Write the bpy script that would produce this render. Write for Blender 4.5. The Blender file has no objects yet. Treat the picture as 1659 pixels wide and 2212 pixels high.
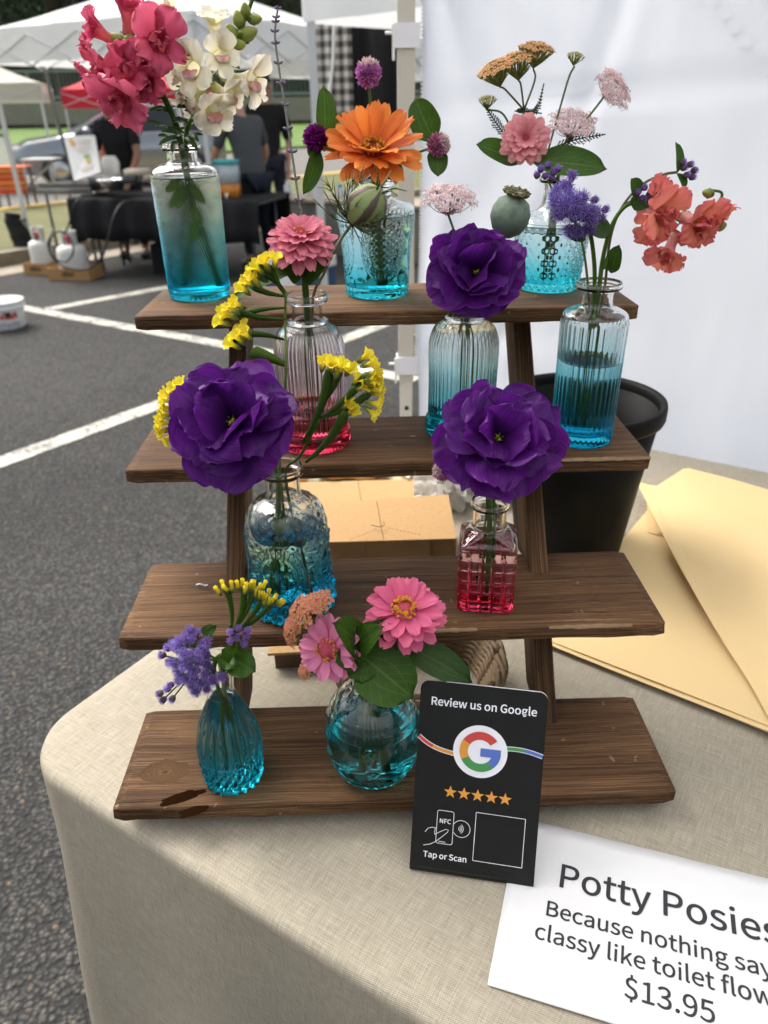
import bpy, math, random
import numpy as np
from mathutils import Vector, Matrix, Euler, noise as mnoise
sc = bpy.context.scene
COL = sc.collection
rad = math.radians
# ------------------------------------------------------------------ camera, sky, sun, exposure
CAM = Vector((0, 0, 1.318)); FPX = 1605.5; PITCH = rad(28.5); ROLL = rad(-0.94)
cd = bpy.data.cameras.new('camera'); cam = bpy.data.objects.new('camera', cd); COL.objects.link(cam)
cam.matrix_world = Matrix.Translation(CAM) @ Euler((rad(90) - PITCH, 0, 0)).to_matrix().to_4x4() @ Matrix.Rotation(ROLL, 4, 'Z')
cd.sensor_fit = 'VERTICAL'; cd.sensor_height = 36; cd.sensor_width = 27; cd.lens = FPX / 2212 * 36
cd.clip_start = 0.02; cd.clip_end = 600
cd.dof.use_dof = True; cd.dof.focus_distance = 0.57; cd.dof.aperture_fstop = 8.0
sc.camera = cam
SUN_EL, SUN_AZ = rad(52), rad(-45)      # direction the light comes from: azimuth from +Y, clockwise
w = bpy.data.worlds.new('World'); sc.world = w; w.use_nodes = True
nt = w.node_tree; bg = nt.nodes['Background']
sky = nt.nodes.new('ShaderNodeTexSky'); sky.sky_type = 'NISHITA'; sky.sun_disc = False
sky.sun_elevation = SUN_EL; sky.sun_rotation = SUN_AZ; sky.air_density = 1.0; sky.dust_density = 6.0; sky.ozone_density = 1.0
hs = nt.nodes.new('ShaderNodeHueSaturation'); hs.inputs['Saturation'].default_value = 0.35
nt.links.new(sky.outputs[0], hs.inputs['Color']); nt.links.new(hs.outputs[0], bg.inputs['Color'])
bg.inputs['Strength'].default_value = 0.15
sl = bpy.data.lights.new('sun', 'SUN'); sl.energy = 1.5; sl.angle = rad(35); sl.color = (1.0, 0.95, 0.87)
sun = bpy.data.objects.new('sun', sl); COL.objects.link(sun)
sd = Vector((math.sin(SUN_AZ) * math.cos(SUN_EL), math.cos(SUN_AZ) * math.cos(SUN_EL), math.sin(SUN_EL)))
sun.rotation_euler = sd.to_track_quat('Z', 'Y').to_euler()
sc.view_settings.view_transform = 'Standard'; sc.view_settings.look = 'None'; sc.view_settings.gamma = 1
sc.view_settings.use_curve_mapping = False; sc.view_settings.exposure = 1.05
sc.render.engine = 'CYCLES'
cy = sc.cycles; cy.max_bounces = 14; cy.diffuse_bounces = 4; cy.glossy_bounces = 5; cy.transmission_bounces = 14
cy.transparent_max_bounces = 12; cy.use_denoising = True; cy.sample_clamp_indirect = 6; cy.blur_glossy = 0.4

# ------------------------------------------------------------------ helpers
def ray(dx, dy):
    u, v = dx - 829.5, dy - 1106
    c, s = math.cos(ROLL), math.sin(ROLL)
    u, v = c * u + s * v, -s * u + c * v
    x, y = u / FPX, -v / FPX
    return Vector((x, math.cos(PITCH) + math.sin(PITCH) * y, -math.sin(PITCH) + math.cos(PITCH) * y))
def at(dx, dy, Y=None, z=None):
    r = ray(dx, dy)
    t = Y / r.y if Y is not None else (z - CAM.z) / r.z
    return CAM + r * t
def pxm(p):                                   # metres per unit of the measuring grid at a point
    q = p - CAM
    return (q.y * math.cos(PITCH) - q.z * math.sin(PITCH)) / FPX
def lin(c):
    if isinstance(c, str):
        c = [int(c[i:i + 2], 16) / 255 for i in (0, 2, 4)]
        c = [x / 12.92 if x <= .04045 else ((x + .055) / 1.055) ** 2.4 for x in c]
    return (c[0], c[1], c[2], 1)

class NT:
    def __init__(s, name):
        s.m = bpy.data.materials.new(name); s.m.use_nodes = True; s.t = s.m.node_tree; s.t.nodes.clear()
        s.out = s.t.nodes.new('ShaderNodeOutputMaterial')
    def put(s, sock, v):
        if hasattr(v, 'is_linked') or hasattr(v, 'links'): s.t.links.new(v, sock)
        else: sock.default_value = v
    def n(s, typ, ins=None, **at_):
        nd = s.t.nodes.new('ShaderNode' + typ)
        for k, v in at_.items(): setattr(nd, k, v)
        for k, v in (ins or {}).items(): s.put(nd.inputs[k], v)
        return nd
    def ramp(s, fac, stops, interp='LINEAR'):
        nd = s.n('ValToRGB', {0: fac}); e = nd.color_ramp.elements; nd.color_ramp.interpolation = interp
        while len(e) < len(stops): e.new(0.5)
        for el, (p, c) in zip(e, stops): el.position = p; el.color = lin(c) if not (isinstance(c, (int, float))) else (c, c, c, 1)
        return nd.outputs[0]
    def mix(s, f, a, b, blend='MIX'):
        nd = s.n('Mix', data_type='RGBA', blend_type=blend)
        s.put(nd.inputs[0], f)
        for i, v in ((6, a), (7, b)):
            s.put(nd.inputs[i], lin(v) if isinstance(v, (str, tuple, list)) else v)
        return nd.outputs[2]
    def math(s, op, a, b=0.0, c=None, clamp=False):
        nd = s.n('Math', {0: a, 1: b}, operation=op, use_clamp=clamp)
        if c is not None: s.put(nd.inputs[2], c)
        return nd.outputs[0]
    def coord(s, which='Object'): return s.n('TexCoord').outputs[which]
    def mapping(s, v, scale=(1, 1, 1), rot=(0, 0, 0), loc=(0, 0, 0)):
        return s.n('Mapping', {'Vector': v, 'Scale': scale, 'Rotation': rot, 'Location': loc}).outputs[0]
    def noise(s, v, scale=5, detail=3, rough=.5, dist=0):
        return s.n('TexNoise', {'Vector': v, 'Scale': scale, 'Detail': detail, 'Roughness': rough, 'Distortion': dist}).outputs[0]
    def bump(s, h, strength=.3, dist=.01, normal=None):
        nd = s.n('Bump', {'Height': h, 'Strength': strength, 'Distance': dist})
        if normal is not None: s.put(nd.inputs['Normal'], normal)
        return nd.outputs[0]
    def bsdf(s, color, rough=.5, normal=None, **kw):
        nd = s.n('BsdfPrincipled', {'Base Color': lin(color) if isinstance(color, (str, tuple, list)) else color, 'Roughness': rough})
        if normal is not None: s.put(nd.inputs['Normal'], normal)
        for k, v in kw.items(): s.put(nd.inputs[k.replace('_', ' ')], v)
        return nd.outputs[0]
    def end(s, sh): s.t.links.new(sh, s.out.inputs[0]); return s.m

MATS = {}
def simple(name, color, rough=.6, var=.12, scale=30, bump=0, bscale=60, **kw):
    if name in MATS: return MATS[name]
    t = NT(name); co = t.coord()
    nz = t.noise(co, scale, 4)
    c = t.mix(t.math('MULTIPLY', nz, 1.0), tuple(x * (1 - var) for x in lin(color)[:3]), tuple(min(1, x * (1 + var)) for x in lin(color)[:3]))
    nrm = t.bump(t.noise(co, bscale, 4), bump, .004) if bump else None
    MATS[name] = t.end(t.bsdf(c, rough, nrm, **kw)); return MATS[name]

class MB:
    """collects geometry for one mesh"""
    def __init__(s): s.v = []; s.f = []; s.uv = []; s.mi = []; s.cur = 0
    def vert(s, p, uv=(0, 0)): s.v.append((p[0], p[1], p[2])); s.uv.append(uv); return len(s.v) - 1
    def face(s, *idx): s.f.append(tuple(idx)); s.mi.append(s.cur)
    def grid(s, rows, closeu=False, uvs=None, flip=False):
        b = len(s.v); nr = len(rows); nc = len(rows[0])
        for i, r in enumerate(rows):
            for j, p in enumerate(r):
                s.vert(p, uvs[i][j] if uvs else (j / max(1, nc - 1), i / max(1, nr - 1)))
        for i in range(nr - 1):
            for j in range(nc - (0 if closeu else 1)):
                j2 = (j + 1) % nc
                q = (b + i * nc + j, b + i * nc + j2, b + (i + 1) * nc + j2, b + (i + 1) * nc + j)
                s.face(*(q[::-1] if flip else q))
        return b
    def tube(s, pts, radii, n=7, cap=True, flat=1.0):
        pts = [Vector(p) for p in pts]
        if isinstance(radii, (int, float)): radii = [radii] * len(pts)
        rows = []; prev = None; L = 0; us = []
        for i, p in enumerate(pts):
            a = pts[max(0, i - 1)]; c = pts[min(len(pts) - 1, i + 1)]
            t = (c - a).normalized() if (c - a).length > 1e-9 else Vector((0, 0, 1))
            if prev is None:
                nrm = t.orthogonal().normalized()
            else:
                nrm = (prev - t * prev.dot(t))
                nrm = nrm.normalized() if nrm.length > 1e-6 else t.orthogonal().normalized()
            prev = nrm; bn = t.cross(nrm)
            if i: L += (p - pts[i - 1]).length
            us.append(L)
            rows.append([p + (nrm * math.cos(2 * math.pi * k / n) + bn * math.sin(2 * math.pi * k / n) * flat) * radii[i] for k in range(n)])
        uvs = [[(k / n, u / max(L, 1e-6)) for k in range(n)] for u in us]
        b = s.grid(rows, True, uvs)
        if cap:
            s.face(*[b + k for k in range(n)][::-1]); e = b + (len(rows) - 1) * n; s.face(*[e + k for k in range(n)])
        return s
    def lathe(s, prof, n=24, c=(0, 0, 0), cap=False, fn=None):
        rows = []
        for r, z in prof:
            rows.append([Vector((c[0] + (r if fn is None else fn(2 * math.pi * k / n, z, r)) * math.cos(2 * math.pi * k / n), c[1] + (r if fn is None else fn(2 * math.pi * k / n, z, r)) * math.sin(2 * math.pi * k / n), c[2] + z)) for k in range(n)])
        b = s.grid(rows, True)
        if cap:
            s.face(*[b + k for k in range(n)][::-1]); e = b + (len(rows) - 1) * n; s.face(*[e + k for k in range(n)])
        return s
    def box(s, lo, hi, M=None):
        b = len(s.v)
        for z in (lo[2], hi[2]):
            for x, y in ((lo[0], lo[1]), (hi[0], lo[1]), (hi[0], hi[1]), (lo[0], hi[1])):
                p = Vector((x, y, z)); p = M @ p if M is not None else p
                s.vert(p, ((x - lo[0]) / max(1e-6, hi[0] - lo[0]), (z - lo[2]) / max(1e-6, hi[2] - lo[2])))
        for f in ((3, 2, 1, 0), (4, 5, 6, 7), (0, 1, 5, 4), (1, 2, 6, 5), (2, 3, 7, 6), (3, 0, 4, 7)): s.face(*[b + i for i in f])
        return s
    def bar(s, a, b, w, h):
        a, b = Vector(a), Vector(b); d = (b - a); L = d.length; q = d.to_track_quat('Z', 'Y').to_matrix().to_4x4()
        return s.box((-w / 2, -h / 2, 0), (w / 2, h / 2, L), Matrix.Translation(a) @ q)
    def sphere(s, c, r, n=12, m=8, M=None, fn=None):
        c = Vector(c); rows = []
        rr = r if isinstance(r, (tuple, list)) else (r, r, r)
        for i in range(m + 1):
            th = math.pi * i / m
            row = []
            for k in range(n):
                ph = 2 * math.pi * k / n
                d = Vector((math.sin(th) * math.cos(ph), math.sin(th) * math.sin(ph), -math.cos(th)))
                g = fn(d) if fn else 1
                p = Vector((d.x * rr[0] * g, d.y * rr[1] * g, d.z * rr[2] * g))
                if M is not None: p = M @ p
                row.append(c + p)
            rows.append(row)
        s.grid(rows, True); return s
    def poly(s, pts, thick=0, nrm=None):
        pts = [Vector(p) for p in pts]; b = len(s.v)
        for p in pts: s.vert(p)
        n = len(pts); s.face(*range(b, b + n))
        if thick:
            nn = nrm if nrm is not None else (pts[1] - pts[0]).cross(pts[2] - pts[0]).normalized()
            b2 = len(s.v)
            for p in pts: s.vert(p - nn * thick)
            s.face(*range(b2 + n - 1, b2 - 1, -1))
            for i in range(n): j = (i + 1) % n; s.face(b + i, b2 + i, b2 + j, b + j)
        return s
    def join(s, o, M=None):
        b = len(s.v)
        for p, u in zip(o.v, o.uv): s.vert(M @ Vector(p) if M is not None else p, u)
        for f, m in zip(o.f, o.mi): s.f.append(tuple(b + i for i in f)); s.mi.append(m if s.cur == 0 else s.cur)
        return s
    def mesh(s, name, mats, smooth=True):
        me = bpy.data.meshes.new(name); me.from_pydata(s.v, [], s.f)
        ul = me.uv_layers.new(name='UVMap'); li = np.empty(len(me.loops), dtype=np.int32); me.loops.foreach_get('vertex_index', li)
        ul.data.foreach_set('uv', np.array(s.uv, dtype=np.float32)[li].ravel())
        for m in (mats if isinstance(mats, (list, tuple)) else [mats]): me.materials.append(m)
        me.polygons.foreach_set('material_index', s.mi)
        me.polygons.foreach_set('use_smooth', [smooth] * len(me.polygons))
        me.update(); return me

def new(name, me, parent=None, M=None):
    o = bpy.data.objects.new(name, me); COL.objects.link(o)
    if parent is not None:
        o.parent = parent
        if M is not None: o.matrix_local = inv_world(parent) @ M
        else: o.matrix_local = inv_world(parent)
    elif M is not None: o.matrix_world = M
    return o
WM = {}
def inv_world(p): return WM[p.name].inverted() if p.name in WM else Matrix.Identity(4)
def build(mb, name, mats, parent=None, M=None, smooth=True):
    """mesh coordinates are world ones unless M is given"""
    o = new(name, mb.mesh(name, mats, smooth), parent, M)
    WM[o.name] = M.copy() if M is not None else Matrix.Identity(4)
    return o
def tag(o, label, cat, group=None, kind=None):
    o['label'] = label; o['category'] = cat
    if group: o['group'] = group
    if kind: o['kind'] = kind
    return o
def thing(name, label, cat, loc, group=None):
    o = bpy.data.objects.new(name, None); COL.objects.link(o); o.empty_display_size = .02
    o.matrix_world = Matrix.Translation(Vector(loc)); WM[o.name] = o.matrix_world.copy()
    return tag(o, label, cat, group)
def struct(o): o['kind'] = 'structure'; return o
def smooth_path(pts, n=8):
    """Catmull-Rom through points"""
    pts = [Vector(p) for p in pts]; q = [pts[0] * 2 - pts[1]] + pts + [pts[-1] * 2 - pts[-2]]; out = []
    for i in range(1, len(q) - 2):
        for k in range(n):
            t = k / n; a, b, c, d = q[i - 1], q[i], q[i + 1], q[i + 2]
            out.append(.5 * ((2 * b) + (c - a) * t + (2 * a - 5 * b + 4 * c - d) * t * t + (3 * b - a - 3 * c + d) * t ** 3))
    out.append(pts[-1]); return out
def frame(origin, z, up=(0, 0, 1), spin=0):
    z = Vector(z).normalized(); up = Vector(up)
    x = up.cross(z)
    if x.length < 1e-4: x = Vector((1, 0, 0))
    x.normalize(); y = z.cross(x)
    M = Matrix((x, y, z)).transposed().to_4x4()
    return Matrix.Translation(Vector(origin)) @ M @ Matrix.Rotation(spin, 4, 'Z')
def text(body, size, mat, name='lettering', parent=None, M=None, offset=0, extrude=0.00015, width=None, align='LEFT'):
    cu = bpy.data.curves.new(name, 'FONT'); cu.body = body; cu.size = size; cu.offset = offset; cu.extrude = extrude; cu.align_x = align; cu.resolution_u = 6
    if SANS: cu.font = SANS
    o = bpy.data.objects.new('tmp_text', cu); COL.objects.link(o)
    dg = bpy.context.evaluated_depsgraph_get(); dg.update()
    me = bpy.data.meshes.new_from_object(o.evaluated_get(dg)); COL.objects.unlink(o); bpy.data.objects.remove(o)
    co = np.empty(len(me.vertices) * 3); me.vertices.foreach_get('co', co); co = co.reshape(-1, 3)
    if width: 
        k = width / (co[:, 0].max() - co[:, 0].min()); co[:, 0] -= co[:, 0].min(); co[:, :2] *= k
        me.vertices.foreach_set('co', co.ravel())
    me.materials.clear(); me.materials.append(mat); me.update()
    return new(name, me, parent, M)
rng = random.Random(7)
def sans(names):
    import os, glob
    for nm in names:
        for p in glob.glob(os.path.join(bpy.utils.system_resource('DATAFILES'), 'fonts', nm)):
            try: return bpy.data.fonts.load(p)
            except Exception: pass
    return None
SANS = sans(['Noto Sans CJK*'])
# ------------------------------------------------------------------ materials of the large surfaces
def wood(name, knot=None, tone=1.0):
    t = NT(name); co = t.coord(); rnd = t.n('ObjectInfo').outputs['Random']
    off = t.n('CombineXYZ', {0: t.math('MULTIPLY', rnd, 7.0), 1: t.math('MULTIPLY', rnd, 3.1), 2: 0.0}).outputs[0]
    v = t.n('VectorMath', {0: co, 1: off}, operation='ADD').outputs[0]
    wob = t.noise(t.mapping(v, (6, 14, 14)), 1.0, 2)
    sep = t.n('SeparateXYZ', {0: v})
    ywarp = t.math('ADD', sep.outputs[1], t.math('MULTIPLY', t.math('SUBTRACT', wob, .5), .012))
    kfac = None
    if knot:
        s0 = t.n('SeparateXYZ', {0: co})
        kx = t.math('MULTIPLY', t.math('SUBTRACT', s0.outputs[0], knot[0]), .62); ky = t.math('SUBTRACT', s0.outputs[1], knot[1])
        d = t.math('SQRT', t.math('ADD', t.math('MULTIPLY', kx, kx), t.math('MULTIPLY', ky, ky)))
        d = t.math('ADD', d, t.math('MULTIPLY', t.math('SUBTRACT', t.noise(co, 110, 4), .5), .009))
        kfac = t.math('SUBTRACT', 1.0, t.math('DIVIDE', d, .0125), clamp=True)
        ywarp = t.math('ADD', t.math('MULTIPLY', ywarp, t.math('SUBTRACT', 1.0, kfac)), t.math('MULTIPLY', d, t.math('MULTIPLY', kfac, 1.1)))
    g = t.n('CombineXYZ', {0: t.math('MULTIPLY', sep.outputs[0], 3.0), 1: t.math('MULTIPLY', ywarp, 60.0), 2: t.math('MULTIPLY', sep.outputs[2], 60.0)}).outputs[0]
    fine = t.noise(t.mapping(g, (2.6, 17, 17)), 1.0, 4, .65)
    mid = t.noise(t.mapping(g, (1, 2.2, 2.2)), 1.0, 3, .55)
    big = t.noise(t.mapping(v, (5, 12, 12)), 1.0, 2)
    f = t.math('ADD', t.math('ADD', .5, t.math('MULTIPLY', t.math('SUBTRACT', fine, .5), 1.05)), t.math('ADD', t.math('MULTIPLY', t.math('SUBTRACT', mid, .5), .38), t.math('MULTIPLY', t.math('SUBTRACT', big, .5), .62)))
    k = tone
    c = t.ramp(f, [(.22, (.010 * k, .0048 * k, .0022 * k)), (.44, (.052 * k, .026 * k, .0118 * k)), (.60, (.104 * k, .056 * k, .027 * k)), (.85, (.22 * k, .132 * k, .070 * k))])
    if kfac is not None:
        rg = t.math('ADD', .5, t.math('MULTIPLY', t.math('SINE', t.math('MULTIPLY', d, 2600.0)), .5))
        c = t.mix(t.math('MULTIPLY', kfac, .55), c, t.mix(rg, (.07, .036, .016), (.20, .115, .055)))
        c = t.mix(t.math('MULTIPLY', t.math('LESS_THAN', d, .0016), .8), c, (.03, .014, .006))
    sp = t.noise(t.mapping(v, (90, 90, 90)), 1.0, 2)
    c = t.mix(t.math('MULTIPLY', t.math('GREATER_THAN', sp, .72), .35), c, (.35, .26, .17))
    b = t.bump(fine, .7, .0014)
    r = t.ramp(big, [(.3, .5), (.7, .72)])
    return t.end(t.bsdf(c, r, b, Specular_IOR_Level=.12))
def linen():
    t = NT('linen_weave'); uv = t.n('UVMap').outputs[0]
    s = t.n('SeparateXYZ', {0: uv}); X, Y = s.outputs[0], s.outputs[1]
    wv = lambda a, per: t.math('SINE', t.math('MULTIPLY', a, 2 * math.pi / per))
    jx = t.noise(t.mapping(uv, (60, 900, 1)), 1.0, 2); jy = t.noise(t.mapping(uv, (900, 60, 1)), 1.0, 2)
    a = wv(t.math('ADD', X, t.math('MULTIPLY', jy, .0009)), .0015); b = wv(t.math('ADD', Y, t.math('MULTIPLY', jx, .0009)), .0015)
    wv_ = t.math('MULTIPLY', a, b)
    sl1 = t.noise(t.mapping(uv, (45, 900, 1)), 1.0, 3, .6); sl2 = t.noise(t.mapping(uv, (900, 45, 1)), 1.0, 3, .6)
    big = t.noise(t.mapping(uv, (9, 9, 1)), 1.0, 3)
    f = t.math('ADD', t.math('ADD', t.math('ADD', .08, t.math('MULTIPLY', sl1, .42)), t.math('MULTIPLY', sl2, .42)), t.math('MULTIPLY', wv_, .22))
    f = t.math('ADD', f, t.math('MULTIPLY', t.math('SUBTRACT', big, .5), .10))
    c = t.ramp(f, [(.26, (.165, .140, .104)), (.45, (.290, .258, .198)), (.57, (.360, .324, .256)), (.76, (.47, .43, .35))])
    n = t.bump(t.math('ADD', wv_, t.math('MULTIPLY', sl1, 1.5)), .35, .0006)
    return t.end(t.bsdf(c, .9, n, Specular_IOR_Level=.15))
def asphalt():
    t = NT('asphalt'); co = t.coord()
    big = t.noise(co, .6, 4); mid = t.noise(co, 9, 4, .6); fine = t.noise(co, 95, 4, .7)
    vor = t.n('TexVoronoi', {'Vector': co, 'Scale': 105.0}); vd, vc = vor.outputs[0], vor.outputs[1]
    chip = t.n('SeparateColor', {0: vc}).outputs[0]
    c = t.ramp(t.math('ADD', t.math('MULTIPLY', mid, .35), t.math('MULTIPLY', fine, .65)), [(.32, (.034, .035, .034)), (.55, (.080, .080, .076)), (.75, (.16, .155, .145))])
    c = t.mix(t.math('MULTIPLY', t.math('GREATER_THAN', chip, .80), .65), c, t.mix(chip, (.30, .285, .26), (.18, .155, .125)))
    c = t.mix(t.math('MULTIPLY', t.math('GREATER_THAN', chip, .993), .8), c, (.34, .22, .12))
    c = t.mix(t.math('MULTIPLY', t.math('LESS_THAN', chip, .18), .7), c, (.03, .03, .03))
    c = t.mix(.5, c, t.mix(t.ramp(big, [(.35, 0.0), (.65, 1.0)]), (.042, .042, .041), (.115, .113, .107)))
    c = t.mix(t.math('MULTIPLY', t.ramp(vd, [(.25, 0.0), (.62, 1.0)]), .75), c, (.016, .016, .016))
    # thin cracks
    w = t.n('TexVoronoi', {'Vector': t.n('VectorMath', {0: co, 1: t.n('TexNoise', {'Vector': co, 'Scale': 2.2, 'Detail': 3.0}).outputs[1]}, operation='ADD').outputs[0], 'Scale': .28}, feature='DISTANCE_TO_EDGE').outputs[0]
    c = t.mix(t.math('MULTIPLY', t.math('LESS_THAN', w, .004), .45), c, (.03, .03, .03))
    n = t.bump(t.math('ADD', t.math('MULTIPLY', vd, -1.0), t.math('MULTIPLY', fine, .5)), .9, .008)
    return t.end(t.bsdf(c, .92, n, Specular_IOR_Level=.2))
def grassmat(name, a, b):
    t = NT(name); co = t.coord()
    f = t.math('ADD', t.math('MULTIPLY', t.noise(co, 3, 5, .7), .6), t.math('MULTIPLY', t.noise(co, 60, 3), .4))
    return t.end(t.bsdf(t.ramp(f, [(.3, a), (.7, b)]), .9, t.bump(f, .8, .03)))
def paintmat():
    t = NT('road_paint'); co = t.coord()
    f = t.noise(co, 40, 5, .7); g = t.noise(co, 6, 4, .6)
    c = t.ramp(t.math('ADD', t.math('MULTIPLY', f, .6), t.math('MULTIPLY', g, .4)), [(.41, (.10, .098, .09)), (.49, (.40, .39, .33)), (.7, (.60, .59, .52))])
    return t.end(t.bsdf(c, .8, t.bump(f, .5, .006)))
def fabric(name, col, rough=.8, trans=.0, var=.06, scale=8, bump=.25, bd=.02):
    t = NT(name); co = t.coord()
    f = t.noise(co, scale, 4)
    c = t.mix(f, tuple(x * (1 - var) for x in lin(col)[:3]), tuple(min(1, x * (1 + var)) for x in lin(col)[:3]))
    n = t.bump(t.noise(t.mapping(co, (1, 1, .35)), scale * .6, 3), bump, bd)
    sh = t.bsdf(c, rough, n, Specular_IOR_Level=.2)
    if trans: sh = t.n('MixShader', {0: trans, 1: sh, 2: t.n('BsdfTranslucent', {'Color': c, 'Normal': n}).outputs[0]}).outputs[0]
    return t.end(sh)
WOOD = wood('stained_wood', None, 1.25); WOOD_K = wood('stained_wood_knot', (-.195, -.018), 1.3); WOOD_R = wood('stained_wood_leg', None, 1.05)
LINEN = linen(); ASPHALT = asphalt(); PAINT = paintmat()
BLACK_INK = simple('black_ink', (.012, .013, .016), .35, .05)
# ------------------------------------------------------------------ ground
g = MB(); g.grid([[(-160 + 320 * i / 40, -40 + 340 * j / 40, 0) for i in range(41)] for j in range(41)])
struct(build(g, 'parking_lot', ASPHALT))
def strip(a, b, wd, z=.004, n=24, seed=1):
    r = random.Random(seed); a, b = Vector((a[0], a[1], z)), Vector((b[0], b[1], z)); d = (b - a).normalized(); s = Vector((-d.y, d.x, 0)) * wd / 2
    rows = [[a + (b - a) * (i / n) - s * (1 + r.uniform(-.07, .07)), a + (b - a) * (i / n) + s * (1 + r.uniform(-.07, .07))] for i in range(n + 1)]
    m = MB(); m.grid(rows, flip=True); return m
def gp(dx, dy): p = at(dx, dy, z=0); return Vector((p.x, p.y, 0))
l1 = (gp(-60, 1022), gp(380, 862)); d1 = (l1[1] - l1[0]).normalized()
for k, (a, b, z) in enumerate(((l1[0] - d1 * .6, l1[1] + d1 * .05, .004), (gp(30, 662), gp(900, 822), .0045), (gp(85, 672), gp(420, 610), .0035), (gp(610, 785), gp(830, 700), .0035))):
    o = build(strip(a, b, .115, z, 30, k), 'painted_line', PAINT); struct(o)
CONC = simple('concrete', (.27, .23, .175), .9, .25, 6, .4, 80)
KERB = simple('kerb_stone', (.22, .19, .135), .9, .25, 6, .4, 80)
# kerb line runs away to the left; a unit direction along it
ka, kb = gp(-30, 603), gp(90, 582); kd = (kb - ka).normalized(); kn = Vector((-kd.y, kd.x, 0))
def along(base, near, far, z0, z1, name, mat, s0=-30, s1=60):
    m = MB()
    lo = base + kd * s0; q = base + kd * s1
    P = [lo + kn * near, q + kn * near, q + kn * far, lo + kn * far]
    if z1 > z0 + .02:
        b = [Vector((p.x, p.y, z)) for z in (z0, z1) for p in P]
        for v in b: m.vert(v)
        for f in ((4, 5, 6, 7), (0, 1, 5, 4), (1, 2, 6, 5), (2, 3, 7, 6), (3, 0, 4, 7)): m.face(*f)
    else:
        n = 60
        m.grid([[P[0].lerp(P[1], i / n) + Vector((0, 0, z1)), P[3].lerp(P[2], i / n) + Vector((0, 0, z1))] for i in range(n + 1)], flip=True)
    return struct(build(m, name, mat, smooth=False))
along(ka, 0, .45, 0, .006, 'gutter', CONC)
along(ka, .45, .62, 0, .13, 'kerb', KERB)
GR1 = grassmat('verge_grass', (.06, .062, .016), (.15, .15, .042)); GR2 = grassmat('lawn_grass', (.05, .105, .012), (.13, .23, .030))
along(ka, .62, 3.9, 0, .135, 'grass_verge', GR1)
YEL = simple('yellow_kerb_paint', (.62, .42, .10), .8, .2)
along(ka, 3.9, 4.15, 0, .15, 'yellow_kerb', YEL)
ROAD = simple('pale_road', (.13, .122, .108), .9, .15, 2)
along(ka, 4.15, 14.5, 0, .010, 'road', ROAD, -60, 90)
along(ka, 14.5, 110, 0, .10, 'lawn', GR2, -140, 200)
# ------------------------------------------------------------------ table and cloth
TZ = .80
K = Vector((-.338, .507, 0)); ta = rad(-32.5); E1 = Vector((math.cos(ta), math.sin(ta), 0)); E2 = Vector((-math.sin(ta), math.cos(ta), 0))
TA, TB = 1.8, .98
def tab(a, b, z): return K + E1 * a + E2 * b + Vector((0, 0, z))
tbl = thing('folding_table', 'folding table standing under the beige linen cloth', 'table', tab(.9, .49, 0))
m = MB(); q = Matrix((E1, E2, Vector((0, 0, 1)))).transposed().to_4x4(); q.translation = K
m.box((.05, .05, TZ - .045), (TA - .05, TB - .05, TZ - .012), q); build(m, 'tabletop', simple('table_grey', (.35, .35, .34)), tbl, smooth=False)
for a in (.2, TA - .2):
    for b in (.15, TB - .15):
        m = MB(); m.tube([tab(a, b, 0), tab(a, b, TZ - .045)], .014, 10); build(m, 'leg', simple('steel_grey', (.25, .25, .26), .4, .05, Metallic=.8), tbl)
# perimeter of a rounded rectangle, dense at the corner in view
per = []   # (a, b, na, nb, s)
rc = .055
def corner(ca, cb, a0, n):
    for i in range(n + 1):
        th = a0 + (math.pi / 2) * i / n; per.append((ca + rc * math.cos(th), cb + rc * math.sin(th), math.cos(th), math.sin(th)))
def side(p, q, n, na, nb):
    for i in range(1, n): per.append((p[0] + (q[0] - p[0]) * i / n, p[1] + (q[1] - p[1]) * i / n, na, nb))
corner(rc, rc, math.pi, 22)
side((rc, 0), (TA - rc, 0), 110, 0, -1); corner(TA - rc, rc, -math.pi / 2, 8)
side((TA, rc), (TA, TB - rc), 24, 1, 0); corner(TA - rc, TB - rc, 0, 8)
side((TA - rc, TB), (rc, TB), 60, 0, 1); corner(rc, TB - rc, math.pi / 2, 8)
side((0, TB - rc), (0, rc), 60, -1, 0)
slen = [0]
for i in range(1, len(per)): slen.append(slen[-1] + math.hypot(per[i][0] - per[i - 1][0], per[i][1] - per[i - 1][1]))
cen = (TA * .5, TB * .5)
rows, uvs = [], []
def topz(a, b): 
    return TZ + .0022 * (mnoise.noise(Vector((a * 4.5, b * 4.5, .3))) + .6 * mnoise.noise(Vector((a * 11, b * 7, 5.3))))
for kk in (0.001, .25, .5, .7, .85, .93, .97, .985, .995):
    r, u = [], []
    for a, b, na, nb in per:
        A, B = cen[0] + (a - cen[0]) * kk, cen[1] + (b - cen[1]) * kk
        r.append(tab(A, B, topz(A, B) - (.001 if kk > .99 else 0))); u.append((A, B))
    rows.append(r); uvs.append(u)
rr = .011
NPER = len(per)
cs = slen[11]      # arc position of the corner in view
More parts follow.
